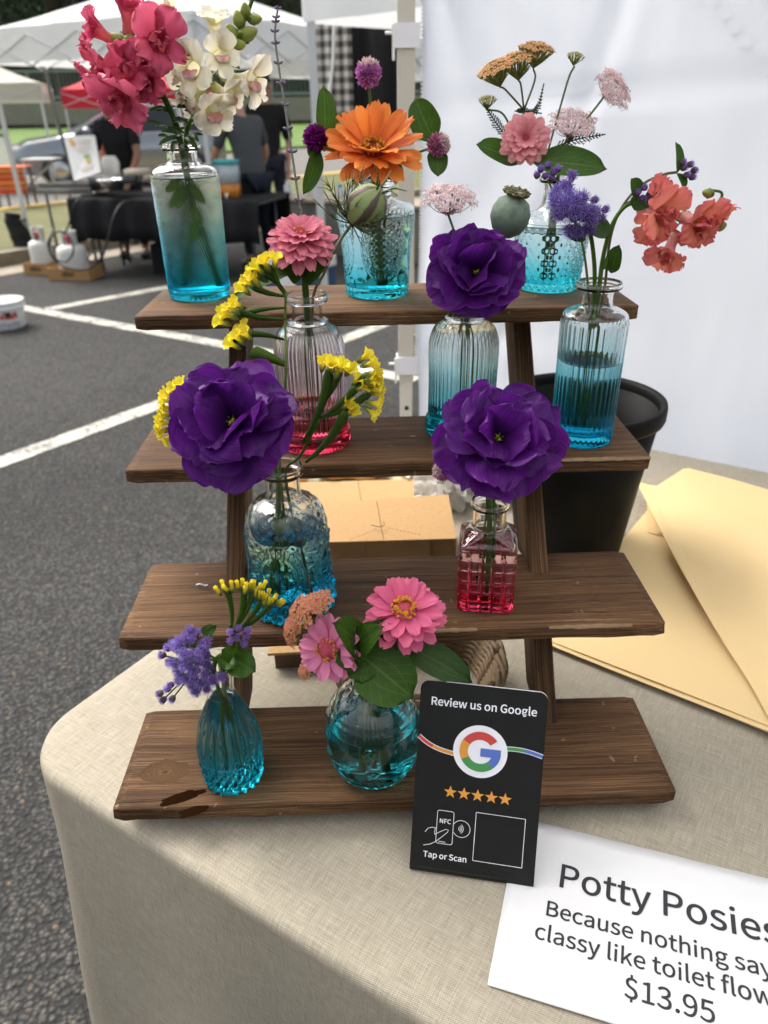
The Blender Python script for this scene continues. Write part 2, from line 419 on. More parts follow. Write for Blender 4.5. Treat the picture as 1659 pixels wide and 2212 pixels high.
for k, d in enumerate([.004, .009, .015, .022, .035, .05, .07, .09, .12, .15, .19, .23, .28, .33, .39, .45, .52, .60, .68, .735]):
    r, u = [], []
    for i, (a, b, na, nb) in enumerate(per):
        s = slen[i]; x = s - cs; x = x - slen[-1] if x > slen[-1] / 2 else x
        t_ = min(1, d / .0173); out = rr * math.sin(t_ * math.pi / 2); dz = rr * (1 - math.cos(t_ * math.pi / 2)) if d < .0173 else rr + (d - .0173)
        dd = max(0, d - .015)
        fold = dd * (.03 + .075 * math.sin(x * 9.0 + 1.3) + .035 * math.sin(x * 21 + 2.0 + 3 * d)) * min(1, 1.3 * dd + .15)
        cf = math.exp(-(x / .07) ** 2); fold += cf * dd * .03 - .13 * dd * math.exp(-((x + .012) / .016) ** 2) * min(1, dd * 5) - .05 * dd * math.exp(-((x - .30) / .05) ** 2)
        fold += .004 * mnoise.noise(Vector((x * 9, d * 5, 2.2))) * min(1, dd * 12)
        O = out + fold
        sway = .05 * dd * math.sin(x * 6 + .8)
        r.append(tab(a + na * O - nb * sway, b + nb * O + na * sway, TZ - dz - (.001 if d < .006 else 0))); u.append((a + na * d, b + nb * d))
    rows.append(r); uvs.append(u)
m = MB(); m.grid(rows, True, uvs)
tag(build(m, 'tablecloth', LINEN), 'beige linen cloth draped over the table, hanging in soft folds', 'tablecloth')
# ------------------------------------------------------------------ wooden stand
yaw = rad(1.15); SX = .017
def sp(lx, ly, z): return Vector((SX + math.cos(yaw) * lx - math.sin(yaw) * ly, math.sin(yaw) * lx + math.cos(yaw) * ly, z))
SH = [(.6766, 1.1572, .1209, .0032), (.5866, 1.0474, .113, .0002), (.4955, .9362, .1168, -.0009), (.416, .8264, .113, -.0026)]
SL, STH = .46, .0135
stand = thing('tiered_shelf', 'four-tier dark stained wooden display stand on the linen cloth', 'display stand', sp(0, .47, TZ))
def board(Lx, Dy, T, seed, nx=46, chip=.0007):
    r = random.Random(seed); ph = r.random() * 50
    sec = []     # cross-section, ccw seen from +x : (y, z, edge weight)
    R = .0022
    for cy_, cz_, a0 in ((Dy / 2 - R, -R, 0), (-Dy / 2 + R, -R, 90), (-Dy / 2 + R, -T + R, 180), (Dy / 2 - R, -T + R, 270)):
        for i in range(4):
            th = rad(a0 + 30 * i); sec.append((cy_ + R * math.cos(th), cz_ + R * math.sin(th)))
    rows = []
    for i in range(nx + 1):
        x = -Lx / 2 + Lx * i / nx; e = 0
        if i == 0 or i == nx: e = .0016
        row = []
        for j, (y, z) in enumerate(sec):
            w1 = mnoise.noise(Vector((x * 22, y * 30 + ph, seed))) * chip + mnoise.noise(Vector((x * 130, y * 90 + ph, z * 300 + seed))) * chip * .8
            sx = 1 if i > nx / 2 else -1
            xx = x + (sx * (-e) if e else 0) + (sx * .0016 * mnoise.noise(Vector((y * 38, z * 160, ph + sx))) if i in (0, 1, nx - 1, nx) else 0)
            row.append(Vector((xx, y * (1 - e / Dy * 2) + (w1 if y < 0 else -w1), z + (w1 * .7 if abs(y) > Dy / 2 - R * 1.01 else 0) + (e * .5 * (-1 if z > -T / 2 else 1)))))
        rows.append(row)
    mb = MB(); b = mb.grid(rows, True); n = len(sec)
    mb.face(*[b + k for k in range(n)][::-1]); e_ = b + nx * n; mb.face(*[e_ + k for k in range(n)])
    return mb
rotz = Matrix.Rotation(yaw, 4, 'Z')
for i, (y0, z, D_, dx) in enumerate(SH):
    build(board(SL, D_, STH, 3 + i), 'shelf', WOOD_K if i == 3 else WOOD, stand, Matrix.Translation(sp(dx, y0 + D_ / 2, z)) @ rotz)
off = .080
for s_, X in ((0, -.1525), (1, .1300)):
    for i in range(3):
        y1, z1 = SH[i + 1][0] + off, SH[i + 1][1]; y0, z0 = SH[i][0] + off - .012, SH[i][1] - STH - .0004
        y0 += .004; r = MB(); wd = .060; th = .0168
        prof = [(y1, z1 + .0004), (y1 + wd, z1 + .0004), (y0 + wd, z0), (y0, z0)]
        R = .0018
        rows = []
        for k, xx in enumerate((0, R, th - R, th)):
            ins = R if k in (0, 3) else 0
            cy_ = sum(p[0] for p in prof) / 4; cz_ = sum(p[1] for p in prof) / 4
            rows.append([sp(X + xx, p[0] + (ins if p[0] < cy_ + (p[1] - cz_) * (y0 - y1) / (z0 - z1) else -ins), p[1]) for p in prof])
        # local frame along the plank so that the grain follows it
        ax = (sp(0, y0, z0) - sp(0, y1, z1)).normalized(); X_ = sp(1, 0, 0) - sp(0, 0, 0)
        Mx = Matrix((ax, X_, ax.cross(X_))).transposed().to_4x4(); Mx.translation = rows[0][0]
        iv = Mx.inverted(); rows = [[iv @ p for p in row] for row in rows]
        b = r.grid(rows, True); r.face(b + 3, b + 2, b + 1, b); e_ = b + 12; r.face(e_, e_ + 1, e_ + 2, e_ + 3)
        build(r, 'leg', WOOD_R, stand, Mx, smooth=False)
    r = MB(); f0 = sp(X, SH[3][0] + .035, 0)
    r.box((0, 0, TZ + .0005), (.0145, .05, SH[3][1] - STH - .0004), Matrix.Translation(Vector((f0.x, f0.y, 0))) @ rotz); build(r, 'foot', WOOD_R, stand, smooth=False)
# bare slivers where the stain has chipped off the edges
BARE = simple('bare_wood', (.24, .15, .075), .7, .25, 200)
def sliver(i, x0, x1, seed):
    r = random.Random(seed); y0, z, D_, dx = SH[i]; rows = []
    n = 14
    for k in range(n + 1):
        x = x0 + (x1 - x0) * k / n; tp = math.sin(math.pi * k / n) ** .5; h = (.0002 + .0011 * r.random() ** 2) * tp
        rows.append([sp(dx + x, y0 + .0016 * tp * r.random() + .0006, z + .0003), sp(dx + x, y0 + .0003 - .0004, z - .0006), sp(dx + x, y0 - .0006, z - .0018 - h)])
    mb = MB(); mb.grid(rows, flip=True); build(mb, 'chipped_edge', BARE, stand)
for a in ((1, .15, .2285, 1), (2, .03, .07, 2), (2, .13, .20, 3)): sliver(*a)
# a bent staple left on the third shelf
m = MB(); q_ = at(437, 1266, z=SH[2][1] + .0022); m.tube(smooth_path([q_ + Vector((-.006, .001, 0)), q_ + Vector((-.002, .0012, .0012)), q_ + Vector((.003, -.0006, .0006)), q_ + Vector((.006, -.001, .0016))], 4), .0011, 6); tag(build(m, 'bent_staple', simple('staple_steel', (.30, .30, .32), .4, .1, Metallic=.6)), 'small bent metal staple on the left of the third shelf', 'staple')
# wet patches beside the teardrop vase
WET = simple('spilled_water', (.012, .005, .002), .6, .05, Specular_IOR_Level=0.0)
def puddle(cx, cy_, w_, h_, rot, seed):
    r = random.Random(seed); c = at(cx, cy_, z=SH[3][1]); rows = []
    for k in range(5):
        rad_ = [1, .92, .7, .4, .02][k]; zz = [.00005, .0002, .0003, .00035, .00036][k]; row = []
        for j in range(28):
            th = 2 * math.pi * j / 28; q_ = 1 + .35 * mnoise.noise(Vector((math.cos(th) * 2.3, math.sin(th) * 2.3, seed)))
            x, y = w_ * rad_ * q_ * math.cos(th), h_ * rad_ * q_ * math.sin(th)
            row.append(Vector((c.x + x * math.cos(rot) - y * math.sin(rot), c.y + x * math.sin(rot) + y * math.cos(rot), SH[3][1] + zz)))
        rows.append(row)
    mb = MB(); mb.grid(rows, True); return mb
tag(build(puddle(395, 1722, .020, .0052, .35, 3.1), 'water_spill', WET), 'long thin wet streak on the bottom shelf near the knot', 'water')
tag(build(puddle(418, 1752, .012, .0045, .3, 8.7), 'water_spill', WET), 'small dark wet patch at the front edge of the bottom shelf', 'water')
# ------------------------------------------------------------------ white tent wall, its pole and clips
PLASTIC_W = simple('white_plastic', (.78, .78, .76), .4, .03)
POLE = simple('pole_cream', (.56, .53, .46), .45, .06, 12, Metallic=.1)
WALLC = fabric('wall_fabric', (.84, .875, .95), .75, .5, .015, 5, .9, .03)
PY = 1.50; PX = at(877, 420, Y=PY).x
wd_ = Vector((math.cos(rad(-27)), math.sin(rad(-27)), 0)); wn = Vector((wd_.y, -wd_.x, 0))
def wall_pt(s, z):
    x = s; pin = math.exp(-((z - 1.60) / .05) ** 2) + math.exp(-((z - .93) / .06) ** 2)
    sag = .012 * (1 - pin * .9) * math.exp(-s / .03) if s < .25 else 0
    if z > 1.62: sag *= 1.5
    o = .010 * mnoise.noise(Vector((s * 3.0, z * 1.1, 3))) + .006 * mnoise.noise(Vector((s * 9 + z * 3, z * 2.2, 8)))
    # creases that radiate from the clip
    for cz, amp in ((1.60, .022), (.93, .014)):
        dd = math.hypot(s, z - cz); an = math.atan2(z - cz, s + .01)
        o += amp * math.sin(an * 13 + .6) * math.exp(-dd / .16) * min(1, dd * 14)
    o += .011 * math.exp(-((s - .62 + (z - 1.4) * .55) / .013) ** 2) * (1 if z > 1.1 else .3) + .010 * math.exp(-((s - .35 - (z - 1.5) * .3) / .012) ** 2)
    o += .009 * math.exp(-((s - .50 - (1.5 - z) * .8) / .014) ** 2) * (1 if z > 1.2 else 0) + .008 * math.exp(-((s - .20 - (1.75 - z) * .9) / .013) ** 2) + .008 * math.exp(-((s - .8 + (z - 1.3) * .25) / .016) ** 2)
    o += .009 * math.exp(-((z - 1.32 - .05 * s) / .012) ** 2) * math.exp(-((s - .3) / .3) ** 2)
    p = Vector((PX + .0175, PY - .004, 0)) + wd_ * (x + sag) + wn * o; return Vector((p.x, p.y, z))
tentw = thing('tent_wall', 'white fabric tent side wall hung from the cream pole', 'tent wall', (PX + 1.2, PY - .5, 0))
ss = [0, .004, .01, .018, .03, .045] + [.06 + .018 * i for i in range(60)] + [1.16 + .08 * i for i in range(20)]
zs = [.02 + .03 * i for i in range(27)] + [.83 + .018 * i for i in range(50)] + [1.73 + .05 * i for i in range(10)]
m = MB(); m.grid([[wall_pt(s, z) for s in ss] for z in zs]); build(m, 'fabric_panel', WALLC, tentw)
GREYMESH = fabric('grey_mesh', (.20, .24, .28), .8, .1, .2, 300, .3, .001)
m = MB(); m.grid([[wall_pt(s, z) + wn * .004 for s in [.05 + .02 * i for i in range(30)]] for z in (1.665, 1.68, 1.70, 1.72)]); build(m, 'mesh_band', GREYMESH, tentw)
# zip teeth along the free edge
for k in range(1):
    mz = MB()
    for i in range(150):
        z = .85 + i * .006; p = wall_pt(.0, z); mz.box((-.003, -.002, -.0018), (.0012, .002, .0018), Matrix.Translation(p))
    build(mz, 'zip_edge', PLASTIC_W, tentw, smooth=False)
pole = thing('tent_pole', 'cream square tent pole at the edge of the white wall', 'tent pole', (PX, PY, 0))
m = MB(); m.box((PX - .0150, PY - .0150, .82), (PX + .0150, PY + .0150, 2.3)); build(m, 'outer_tube', POLE, pole, smooth=False)
m = MB(); m.box((PX - .0125, PY - .0125, .012), (PX + .0125, PY + .0125, .95)); build(m, 'inner_tube', simple('pole_inner', (.66, .63, .56), .5, .05), pole, smooth=False)
m = MB(); m.box((PX - .05, PY - .05, 0), (PX + .05, PY + .05, .012)); build(m, 'foot_plate', simple('steel_grey', (.25, .25, .26)), pole, smooth=False)
HOLE = simple('dark_hole', (.01, .01, .01), .9)
for z in (.42, .55, .68, .76):
    m = MB(); m.lathe([(.0001, .0), (.0045, .0), (.0045, .0012), (.0001, .0012)], 14)
    build(m, 'hole', HOLE, pole, Matrix.Translation((PX + .001, PY - .0125, z)) @ Matrix.Rotation(rad(90), 4, 'X'))
def clip(z, nm):
    t = thing('fabric_clip', nm, 'clip', (PX, PY, z)); w_ = .0175
    m = MB(); m.box((-w_, -w_ - .002, -.018), (w_ + .006, -w_ + .002, .018)); m.box((-w_ - .002, -w_ - .002, -.018), (-w_, w_, .018)); build(m, 'strap', fabric('strap_white', (.78, .78, .82), .8, 0, .04, 60, .3, .002), t, Matrix.Translation((PX, PY, z)), smooth=False)
    m = MB(); m.tube([(-w_ - .018, -w_ + .004, .004), (-w_ - .002, -w_ + .004, .004)], .0026, 10); build(m, 'peg', PLASTIC_W, t, Matrix.Translation((PX, PY, z)))
    m = MB(); m.box((-w_ - .0065, -w_ - .001, -.036), (-w_ - .002, -w_ + .004, .016)); build(m, 'hook', PLASTIC_W, t, Matrix.Translation((PX, PY, z)), smooth=False)
clip(at(885, 78, Y=PY).z, 'white strap clip high on the cream tent pole')
clip(at(885, 785, Y=PY).z, 'white strap clip low on the cream tent pole behind the stand')
# the booth's own roof, overhead and out of the frame: it shades the right of the table
ROOF = fabric('booth_roof_fabric', (.86, .87, .88), .8, .6, .02, 3, .1, .01)
q0 = Vector((PX, PY, 0)); ud = wd_; vd = Vector((wd_.y, -wd_.x, 0)) 
own = thing('booth_roof', 'white fabric roof of the booth above the table', 'tent roof', (PX + .7, PY - 1.6, 2.0))
RZ, RS = 2.12, 3.0
cr = [q0, q0 + ud * RS, q0 + ud * RS + vd * RS, q0 + vd * RS]; apx = (cr[0] + cr[2]) / 2 + Vector((0, 0, RZ + .8))
for i in range(4):
    a, b = cr[i] + Vector((0, 0, RZ)), cr[(i + 1) % 4] + Vector((0, 0, RZ)); m = MB(); m.grid([[a.lerp(b, u / 8).lerp(apx, v / 8) for u in range(9)] for v in range(9)]); build(m, 'roof_panel', ROOF, own)
    if i != 0: m = MB(); m.grid([[a.lerp(b, u / 8) + Vector((0, 0, -.28 * v / 2)) for u in range(9)] for v in range(3)]); build(m, 'valance', ROOF, own)
for i in (1, 2, 3): m = MB(); m.box((cr[i].x - .02, cr[i].y - .02, 0), (cr[i].x + .02, cr[i].y + .02, RZ)); build(m, 'leg', POLE, own, smooth=False)
# ------------------------------------------------------------------ review card
def fitM(o, w_):     # rotation vector -> matrix
    a = Vector(w_); return Matrix.Translation(Vector(o)) @ Matrix.Rotation(a.length, 4, a.normalized())
CW, CH = .0941, .152
CM = fitM((.0610, .3620, .8008), (-.4190, .0369, -.1864))     # x right, z up along the card, -y towards the viewer
card = thing('review_card', 'black standing card with white lettering, a colour logo and five orange stars', 'sign', (.061, .362, .801))
CARDB = simple('card_black', (.011, .012, .011), .5, .12, 60, .04, 400, Specular_IOR_Level=.2)
def rrect(w0, w1, h0, h1, r, n=7, corners=(1, 1, 1, 1)):
    pts = []
    for (cx, cz, a0), on in zip(((w1 - r, h1 - r, 0), (w0 + r, h1 - r, 90), (w0 + r, h0 + r, 180), (w1 - r, h0 + r, 270)), corners):
        if on:
            for i in range(n + 1): th = rad(a0 + 90 * i / n); pts.append((cx + r * math.cos(th), cz + r * math.sin(th)))
        else: pts.append((cx + (r if cx > 0 else -r), cz + (r if a0 < 180 else -r)))
    return pts
T = .0022
m = MB(); pts = rrect(-CW / 2, CW / 2, .006, CH, .0065, 8, (1, 1, 0, 0))
m.poly([(x, 0, z) for x, z in pts][::-1], T, Vector((0, -1, 0)))
build(m, 'panel', [CARDB], card, CM, smooth=False)
m = MB(); rows = []
for k in range(9):      # bend and foot going back under the card
    th = rad(115 * k / 8); r_ = .006
    rows.append([(x, r_ - r_ * math.cos(th), .006 - r_ * math.sin(th)) for x in (-CW / 2, CW / 2)])
for k in range(1, 5): 
    th = rad(115); rows.append([(x, r_ - r_ * math.cos(th) + .013 * k * math.sin(th), .006 - r_ * math.sin(th) - .013 * k * math.cos(th) * -1 * .0 + .013 * k * -math.cos(th)) for x in (-CW / 2, CW / 2)])
m.grid(rows, flip=True)
ft = build(m, 'foot', CARDB, card, CM); md = ft.modifiers.new('solid', 'SOLIDIFY'); md.thickness = T; md.offset = -1
m = MB(); e_ = rrect(-CW / 2 - .0001, CW / 2 + .0001, .006, CH + .0001, .0065, 8, (1, 1, 0, 0)); e_ = [p for p in e_ if p[1] > .007]
m.grid([[(x, -.00005, z) for x, z in e_], [(x, T * .95, z) for x, z in e_]]); build(m, 'pale_edge', simple('acrylic_edge', (.55, .56, .58), .3), card, CM)
WHITE = simple('white_print', (.80, .81, .86), .5, .02)
GC = {k: simple('print_' + k, c, .5, .03) for k, c in dict(red=(.55, .055, .05), yellow=(.68, .29, .045), green=(.065, .27, .075), blue=(.09, .16, .50)).items()}
FACE = CM @ Matrix.Rotation(rad(90), 4, 'X')       # xy of the print plane = card x,z ; z towards the viewer
ks = CH / .164
def cp(x, t): return (x / 1000 - .0465, t / 1000 * ks)
def flat(pts, mat, name, lift, parent=card, par=None):
    mb = MB(); mb.poly([(x, y, 0) for x, y in pts]); return build(mb, name, mat, parent, FACE @ Matrix.Translation((0, 0, lift)), smooth=False)
def ring_pts(cx, cy_, r0, r1, a0, a1, n=20):
    return [(cx + r1 * math.cos(rad(a0 + (a1 - a0) * i / n)), cy_ + r1 * math.sin(rad(a0 + (a1 - a0) * i / n))) for i in range(n + 1)] + [(cx + r0 * math.cos(rad(a1 - (a1 - a0) * i / n)), cy_ + r0 * math.sin(rad(a1 - (a1 - a0) * i / n))) for i in range(n + 1)]
def stripm(pts, w_, mat, name, lift):
    mb = MB(); rows = []
    for i, p in enumerate(pts):
        a, b = pts[max(0, i - 1)], pts[min(len(pts) - 1, i + 1)]; d = Vector((b[0] - a[0], b[1] - a[1])).normalized(); n_ = Vector((-d.y, d.x)) * w_ / 2
        rows.append([(p[0] + n_.x, p[1] + n_.y, 0), (p[0] - n_.x, p[1] - n_.y, 0)])
    mb.grid(rows); return build(mb, name, mat, card, FACE @ Matrix.Translation((0, 0, lift)), smooth=False)
TM = FACE @ Matrix.Translation((cp(8.3, 0)[0], cp(0, 144.4)[1], .0003))
text('Review us on Google', .0092, WHITE, 'lettering', card, TM, .00006, 0, width=.0780)
gx, gy = cp(47.0, 110.0); gr = .0202
flat([(gx + gr * math.cos(2 * math.pi * i / 64), gy + gr * math.sin(2 * math.pi * i / 64)) for i in range(64)], WHITE, 'logo_disc', .0003)
ro, ri = .0154, .0092
for col, a0, a1 in (('red', 38, 148), ('yellow', 148, 208), ('green', 208, 312), ('blue', 312, 352)):
    flat(ring_pts(gx, gy, ri, ro, a0, a1, 24), GC[col], 'logo_arc', .0006)
flat([(gx + .0002, gy + .0030), (gx + .0153, gy + .0030), (gx + .0153, gy - .0022), (gx + .0136, gy - .0034), (gx + .0002, gy - .0034)], GC['blue'], 'logo_bar', .00085)
def bez(a, b, c, d, n=16): return [tuple(a[k] * (1 - t) ** 3 + 3 * b[k] * t * (1 - t) ** 2 + 3 * c[k] * t * t * (1 - t) + d[k] * t ** 3 for k in (0, 1)) for t in [i / n for i in range(n + 1)]]
lb = bez(cp(.4, 117.4), cp(9, 109.5), cp(16, 107.5), cp(28, 105.6)); rb = bez(cp(66, 115.0), cp(76, 116.2), cp(83, 115.0), cp(92.8, 112.0))
stripm(lb, .0036, WHITE, 'ribbon_border', .0002); stripm(rb, .0036, WHITE, 'ribbon_border', .0002)
stripm(lb[:8], .0026, GC['red'], 'ribbon', .00025); stripm(lb[7:], .0026, GC['yellow'], 'ribbon', .00025); stripm(rb[:9], .0026, GC['green'], 'ribbon', .00025); stripm(rb[8:], .0026, GC['blue'], 'ribbon', .00025)
ORANGE = simple('star_orange', (.72, .31, .045), .5, .04)
for i in range(5):
    x, y = cp(26.9 + i * 10.25, 73.2)
    flat([(x + (.0051 if k % 2 == 0 else .0021) * math.sin(2 * math.pi * k / 10), y + (.0051 if k % 2 == 0 else .0021) * math.cos(2 * math.pi * k / 10)) for k in range(10)][::-1], ORANGE, 'star', .0003)
# phone icon
def outline(pts, w_=.00042, name='icon_line', lift=.0003): stripm(pts, w_, WHITE, name, lift)
ph = rrect(.0183, .0308, .0287 * ks, .0568 * ks, .0016, 5); ph = [(x - .0465, y) for x, y in ph]; outline(ph + ph[:1])
cx, cy_ = cp(37.0, 43.4); outline([(cx + .0066 * math.cos(rad(a)), cy_ + .0066 * math.sin(rad(a))) for a in range(-150, 155, 8)])
for k in range(4): outline([(cx - .0030 + (.0012 + .0011 * k) * math.cos(rad(a)), cy_ + (.0012 + .0011 * k) * math.sin(rad(a))) for a in range(-50, 55, 10)], .0004)
outline([cp(*p) for p in ((9.7, 36.7), (12, 40.3), (15, 41.5), (18.2, 41.2))]); outline([cp(*p) for p in ((17.2, 35.6), (21, 38.5), (25.6, 41.4), (27.4, 40.9), (26.6, 38.8), (22.5, 34.2), (18, 29.5), (14, 26.8), (9, 25.3))]); outline([cp(*p) for p in ((17.4, 41.2), (17.0, 37.6), (17.2, 35.6))]); outline([cp(20.5, 30.4), cp(25.5, 30.2)])
text('NFC', .0054, WHITE, 'lettering', card, FACE @ Matrix.Translation((cp(20.4, 0)[0], cp(0, 46.2)[1], .0003)), .00003, 0, width=.0085)
text('Tap or Scan', .0064, WHITE, 'lettering', card, FACE @ Matrix.Translation((cp(9.4, 0)[0], cp(0, 15.6)[1], .0003)), .00004, 0, width=.0330)
qf = [cp(47.3, 59.2), cp(83.9, 59.0), cp(83.8, 18.0), cp(47.1, 18.2), cp(47.3, 59.2)]
for a, b in zip(qf, qf[1:]): outline([a, b], .00045, 'empty_frame')
# ------------------------------------------------------------------ price sheet
TL = Vector((.1075, .4176, TZ)); p1 = Vector((.9497, -.3131, 0)).normalized(); p2 = Vector((p1.y, -p1.x, 0))
PM = Matrix((p1, -p2, Vector((0, 0, 1)))).transposed().to_4x4(); PM.translation = TL + Vector((0, 0, .0028))
LAM = simple('laminated_paper', (.63, .63, .64), .30, .05, 7, .16, 38, Coat_Weight=.35, Coat_Roughness=.15)
pw, phh = .2794, .1395
sheet = thing('price_sheet', 'white laminated sheet with printed name, slogan and $13.95, lying by the card', 'sign', TL)
m = MB(); n = 30
m.grid([[(pw * i / n, -phh * (1 - j / 14), .0003 * mnoise.noise(Vector((i * .21, j * .24, 4)))) for i in range(n + 1)] for j in range(15)])
o = build(m, 'paper', LAM, sheet, PM); md = o.modifiers.new('solid', 'SOLIDIFY'); md.thickness = .0005; md.offset = -1
def ptext(s, x, y, w_, size):
    text(s, size, BLACK_INK, 'lettering', sheet, PM @ Matrix.Translation((x, -y, .00045)), size * .0035, 0, width=w_)
ptext('Potty Posies', .0380, .0535, .1520, .0268)
ptext('Because nothing says', .0312, .0790, .1580, .0162)
ptext('classy like toilet flowers', .0255, .0985, .1770, .0162)
ptext('$13.95', .0870, .1205, .0560, .0162)
# ------------------------------------------------------------------ cream kraft sheets on the right
KR = NT('cream_paper'); co = KR.coord()
KRC = KR.mix(KR.noise(co, 3, 3), (.80, .60, .30), (.86, .67, .37)); KRC = KR.mix(KR.math('MULTIPLY', KR.noise(co, 500, 2), .25), KRC, (.75, .56, .28))
_n = KR.bump(KR.noise(co, 5, 3), .2, .01)
KRAFT = KR.end(KR.n('MixShader', {0: .25, 1: KR.bsdf(KRC, .8, _n, Specular_IOR_Level=.2), 2: KR.n('BsdfTranslucent', {'Color': KRC}).outputs[0]}).outputs[0])
def sheetgrid(fn, na=26, nb=22):
    m = MB(); m.grid([[fn(i / na, j / nb) for i in range(na + 1)] for j in range(nb + 1)]); return m
k0 = Vector((.165, .648, 0)); ku = Vector((.795, -.606, 0)); kv = Vector((.606, .795, 0))
for k in range(6):
    r = random.Random(k); dx, dy, da = r.uniform(-.004, .004), r.uniform(-.003, .005), r.uniform(-.012, .012)
    def f(s, t, k=k, dx=dx, dy=dy, da=da):
        p = k0 + ku * (.62 * s + dx + da * t * .4) + kv * (.40 * t + dy + da * s * .3)
        z = TZ + .0025 + k * .0011 + .012 * max(0, t - .55) ** 1.5 * (k / 5) * 2 + .0012 * math.sin(s * 9 + k) * (1 - t)
        return Vector((p.x, p.y, z))
    o = tag(build(sheetgrid(f), 'paper_sheet', KRAFT, smooth=False), ('bottom', 'second lowest', 'third lowest', 'third highest', 'second highest', 'uppermost')[k] + ' cream kraft sheet of the flat stack behind the stand', 'paper', 'stacked cream paper sheets'); md = o.modifiers.new('solid', 'SOLIDIFY'); md.thickness = .0006
edge = smooth_path([at(1374, 1046, z=TZ + .020), at(1440, 1180, z=TZ + .020), at(1500, 1290, z=TZ + .018), at(1560, 1390, z=TZ + .0145), at(1620, 1480, z=TZ + .0125), at(1662, 1552, z=TZ + .012), at(1740, 1690, z=TZ + .0115)], 6)
edr = smooth_path([at(1800, 1165, z=TZ + .021), at(1900, 1300, z=TZ + .018), at(2060, 1500, z=TZ + .014), at(2200, 1700, z=TZ + .012)], 8)
def onp(pp, u): q_ = u * (len(pp) - 1); i = min(int(q_), len(pp) - 2); return pp[i].lerp(pp[i + 1], q_ - i)
def f(s, t):
    p = onp(edge, t).lerp(onp(edr, t), s)
    return p + Vector((0, 0, .010 * math.sin(math.pi * min(1, s * 1.4)) * (1 - t) + .0015 * math.sin(s * 8 + t * 5) + .004 * math.exp(-(s / .05) ** 2) * (1 - t)))
o = tag(build(sheetgrid(f, 30, 30), 'paper_sheet', KRAFT, smooth=False), 'large cream kraft sheet lying loose on top of the stack, edge curling up', 'paper', None); md = o.modifiers.new('solid', 'SOLIDIFY'); md.thickness = .0004
for k_, (bk, fr_, lab) in enumerate((([at(1412, 1058, z=TZ + .018), at(1440, 1037, z=TZ + .020), at(1480, 1010, z=TZ + .024), at(1570, 1032, z=TZ + .024), at(1660, 1058, z=TZ + .024), at(1800, 1100, z=TZ + .024)], [at(1420, 1150, z=TZ + .012), at(1450, 1160, z=TZ + .012), at(1500, 1170, z=TZ + .012), at(1600, 1190, z=TZ + .012), at(1700, 1200, z=TZ + .012), at(1830, 1230, z=TZ + .012)], 'folded cream kraft sheet at the back of the pile against the white wall'), ([at(1395, 1066, z=TZ + .010), at(1425, 1046, z=TZ + .012), at(1462, 1022, z=TZ + .014), at(1560, 1046, z=TZ + .014), at(1660, 1072, z=TZ + .014), at(1800, 1112, z=TZ + .014)], [at(1400, 1150, z=TZ + .0105), at(1440, 1160, z=TZ + .0105), at(1500, 1170, z=TZ + .0105), at(1600, 1190, z=TZ + .0105), at(1700, 1200, z=TZ + .0105), at(1830, 1230, z=TZ + .0105)], 'narrow strip of cream kraft sheet showing below the rearmost folded sheet'))):
    o = tag(build(sheetgrid(lambda s, t: onp(bk, s).lerp(onp(fr_, s), t) + Vector((0, 0, .004 * math.sin(math.pi * t))), 24, 10), 'paper_sheet', KRAFT, smooth=False), lab, 'paper'); md = o.modifiers.new('solid', 'SOLIDIFY'); md.thickness = .0004
# ------------------------------------------------------------------ black bucket
BB = at(1222, 1178, z=TZ); bh = at(1250, 858, Y=BB.y).z - TZ; br = (1433 - 1258) * pxm(Vector((BB.x, BB.y, TZ + bh)))
bucket = thing('bucket', 'black plastic bucket standing behind the right side of the stand', 'bucket', BB)
BPL = simple('black_plastic', (.0045, .005, .0045), .55, .15, 8, .05, 20, Specular_IOR_Level=.10)
r1, r0 = br * .94, br * .70
m = MB(); m.lathe([(.001, .001), (r0 - .004, .001), (r0, .004), (r0 + (r1 - r0) * .5, bh * .5), (r1, bh - .012), (r1 - .003, bh - .012), (r0 + (r1 - r0) * .5 - .003, bh * .5), (r0 - .003, .008), (.001, .008)], 56); build(m, 'body', BPL, bucket, Matrix.Translation(BB))
m = MB(); m.lathe([(r1 - .001, bh - .020), (br * .985, bh - .020), (br, bh - .016), (br, bh - .005), (br * .99, bh), (r1 + .001, bh + .001), (r1 - .003, bh - .004), (r1 - .003, bh - .013)], 56); build(m, 'rim', BPL, bucket, Matrix.Translation(BB))
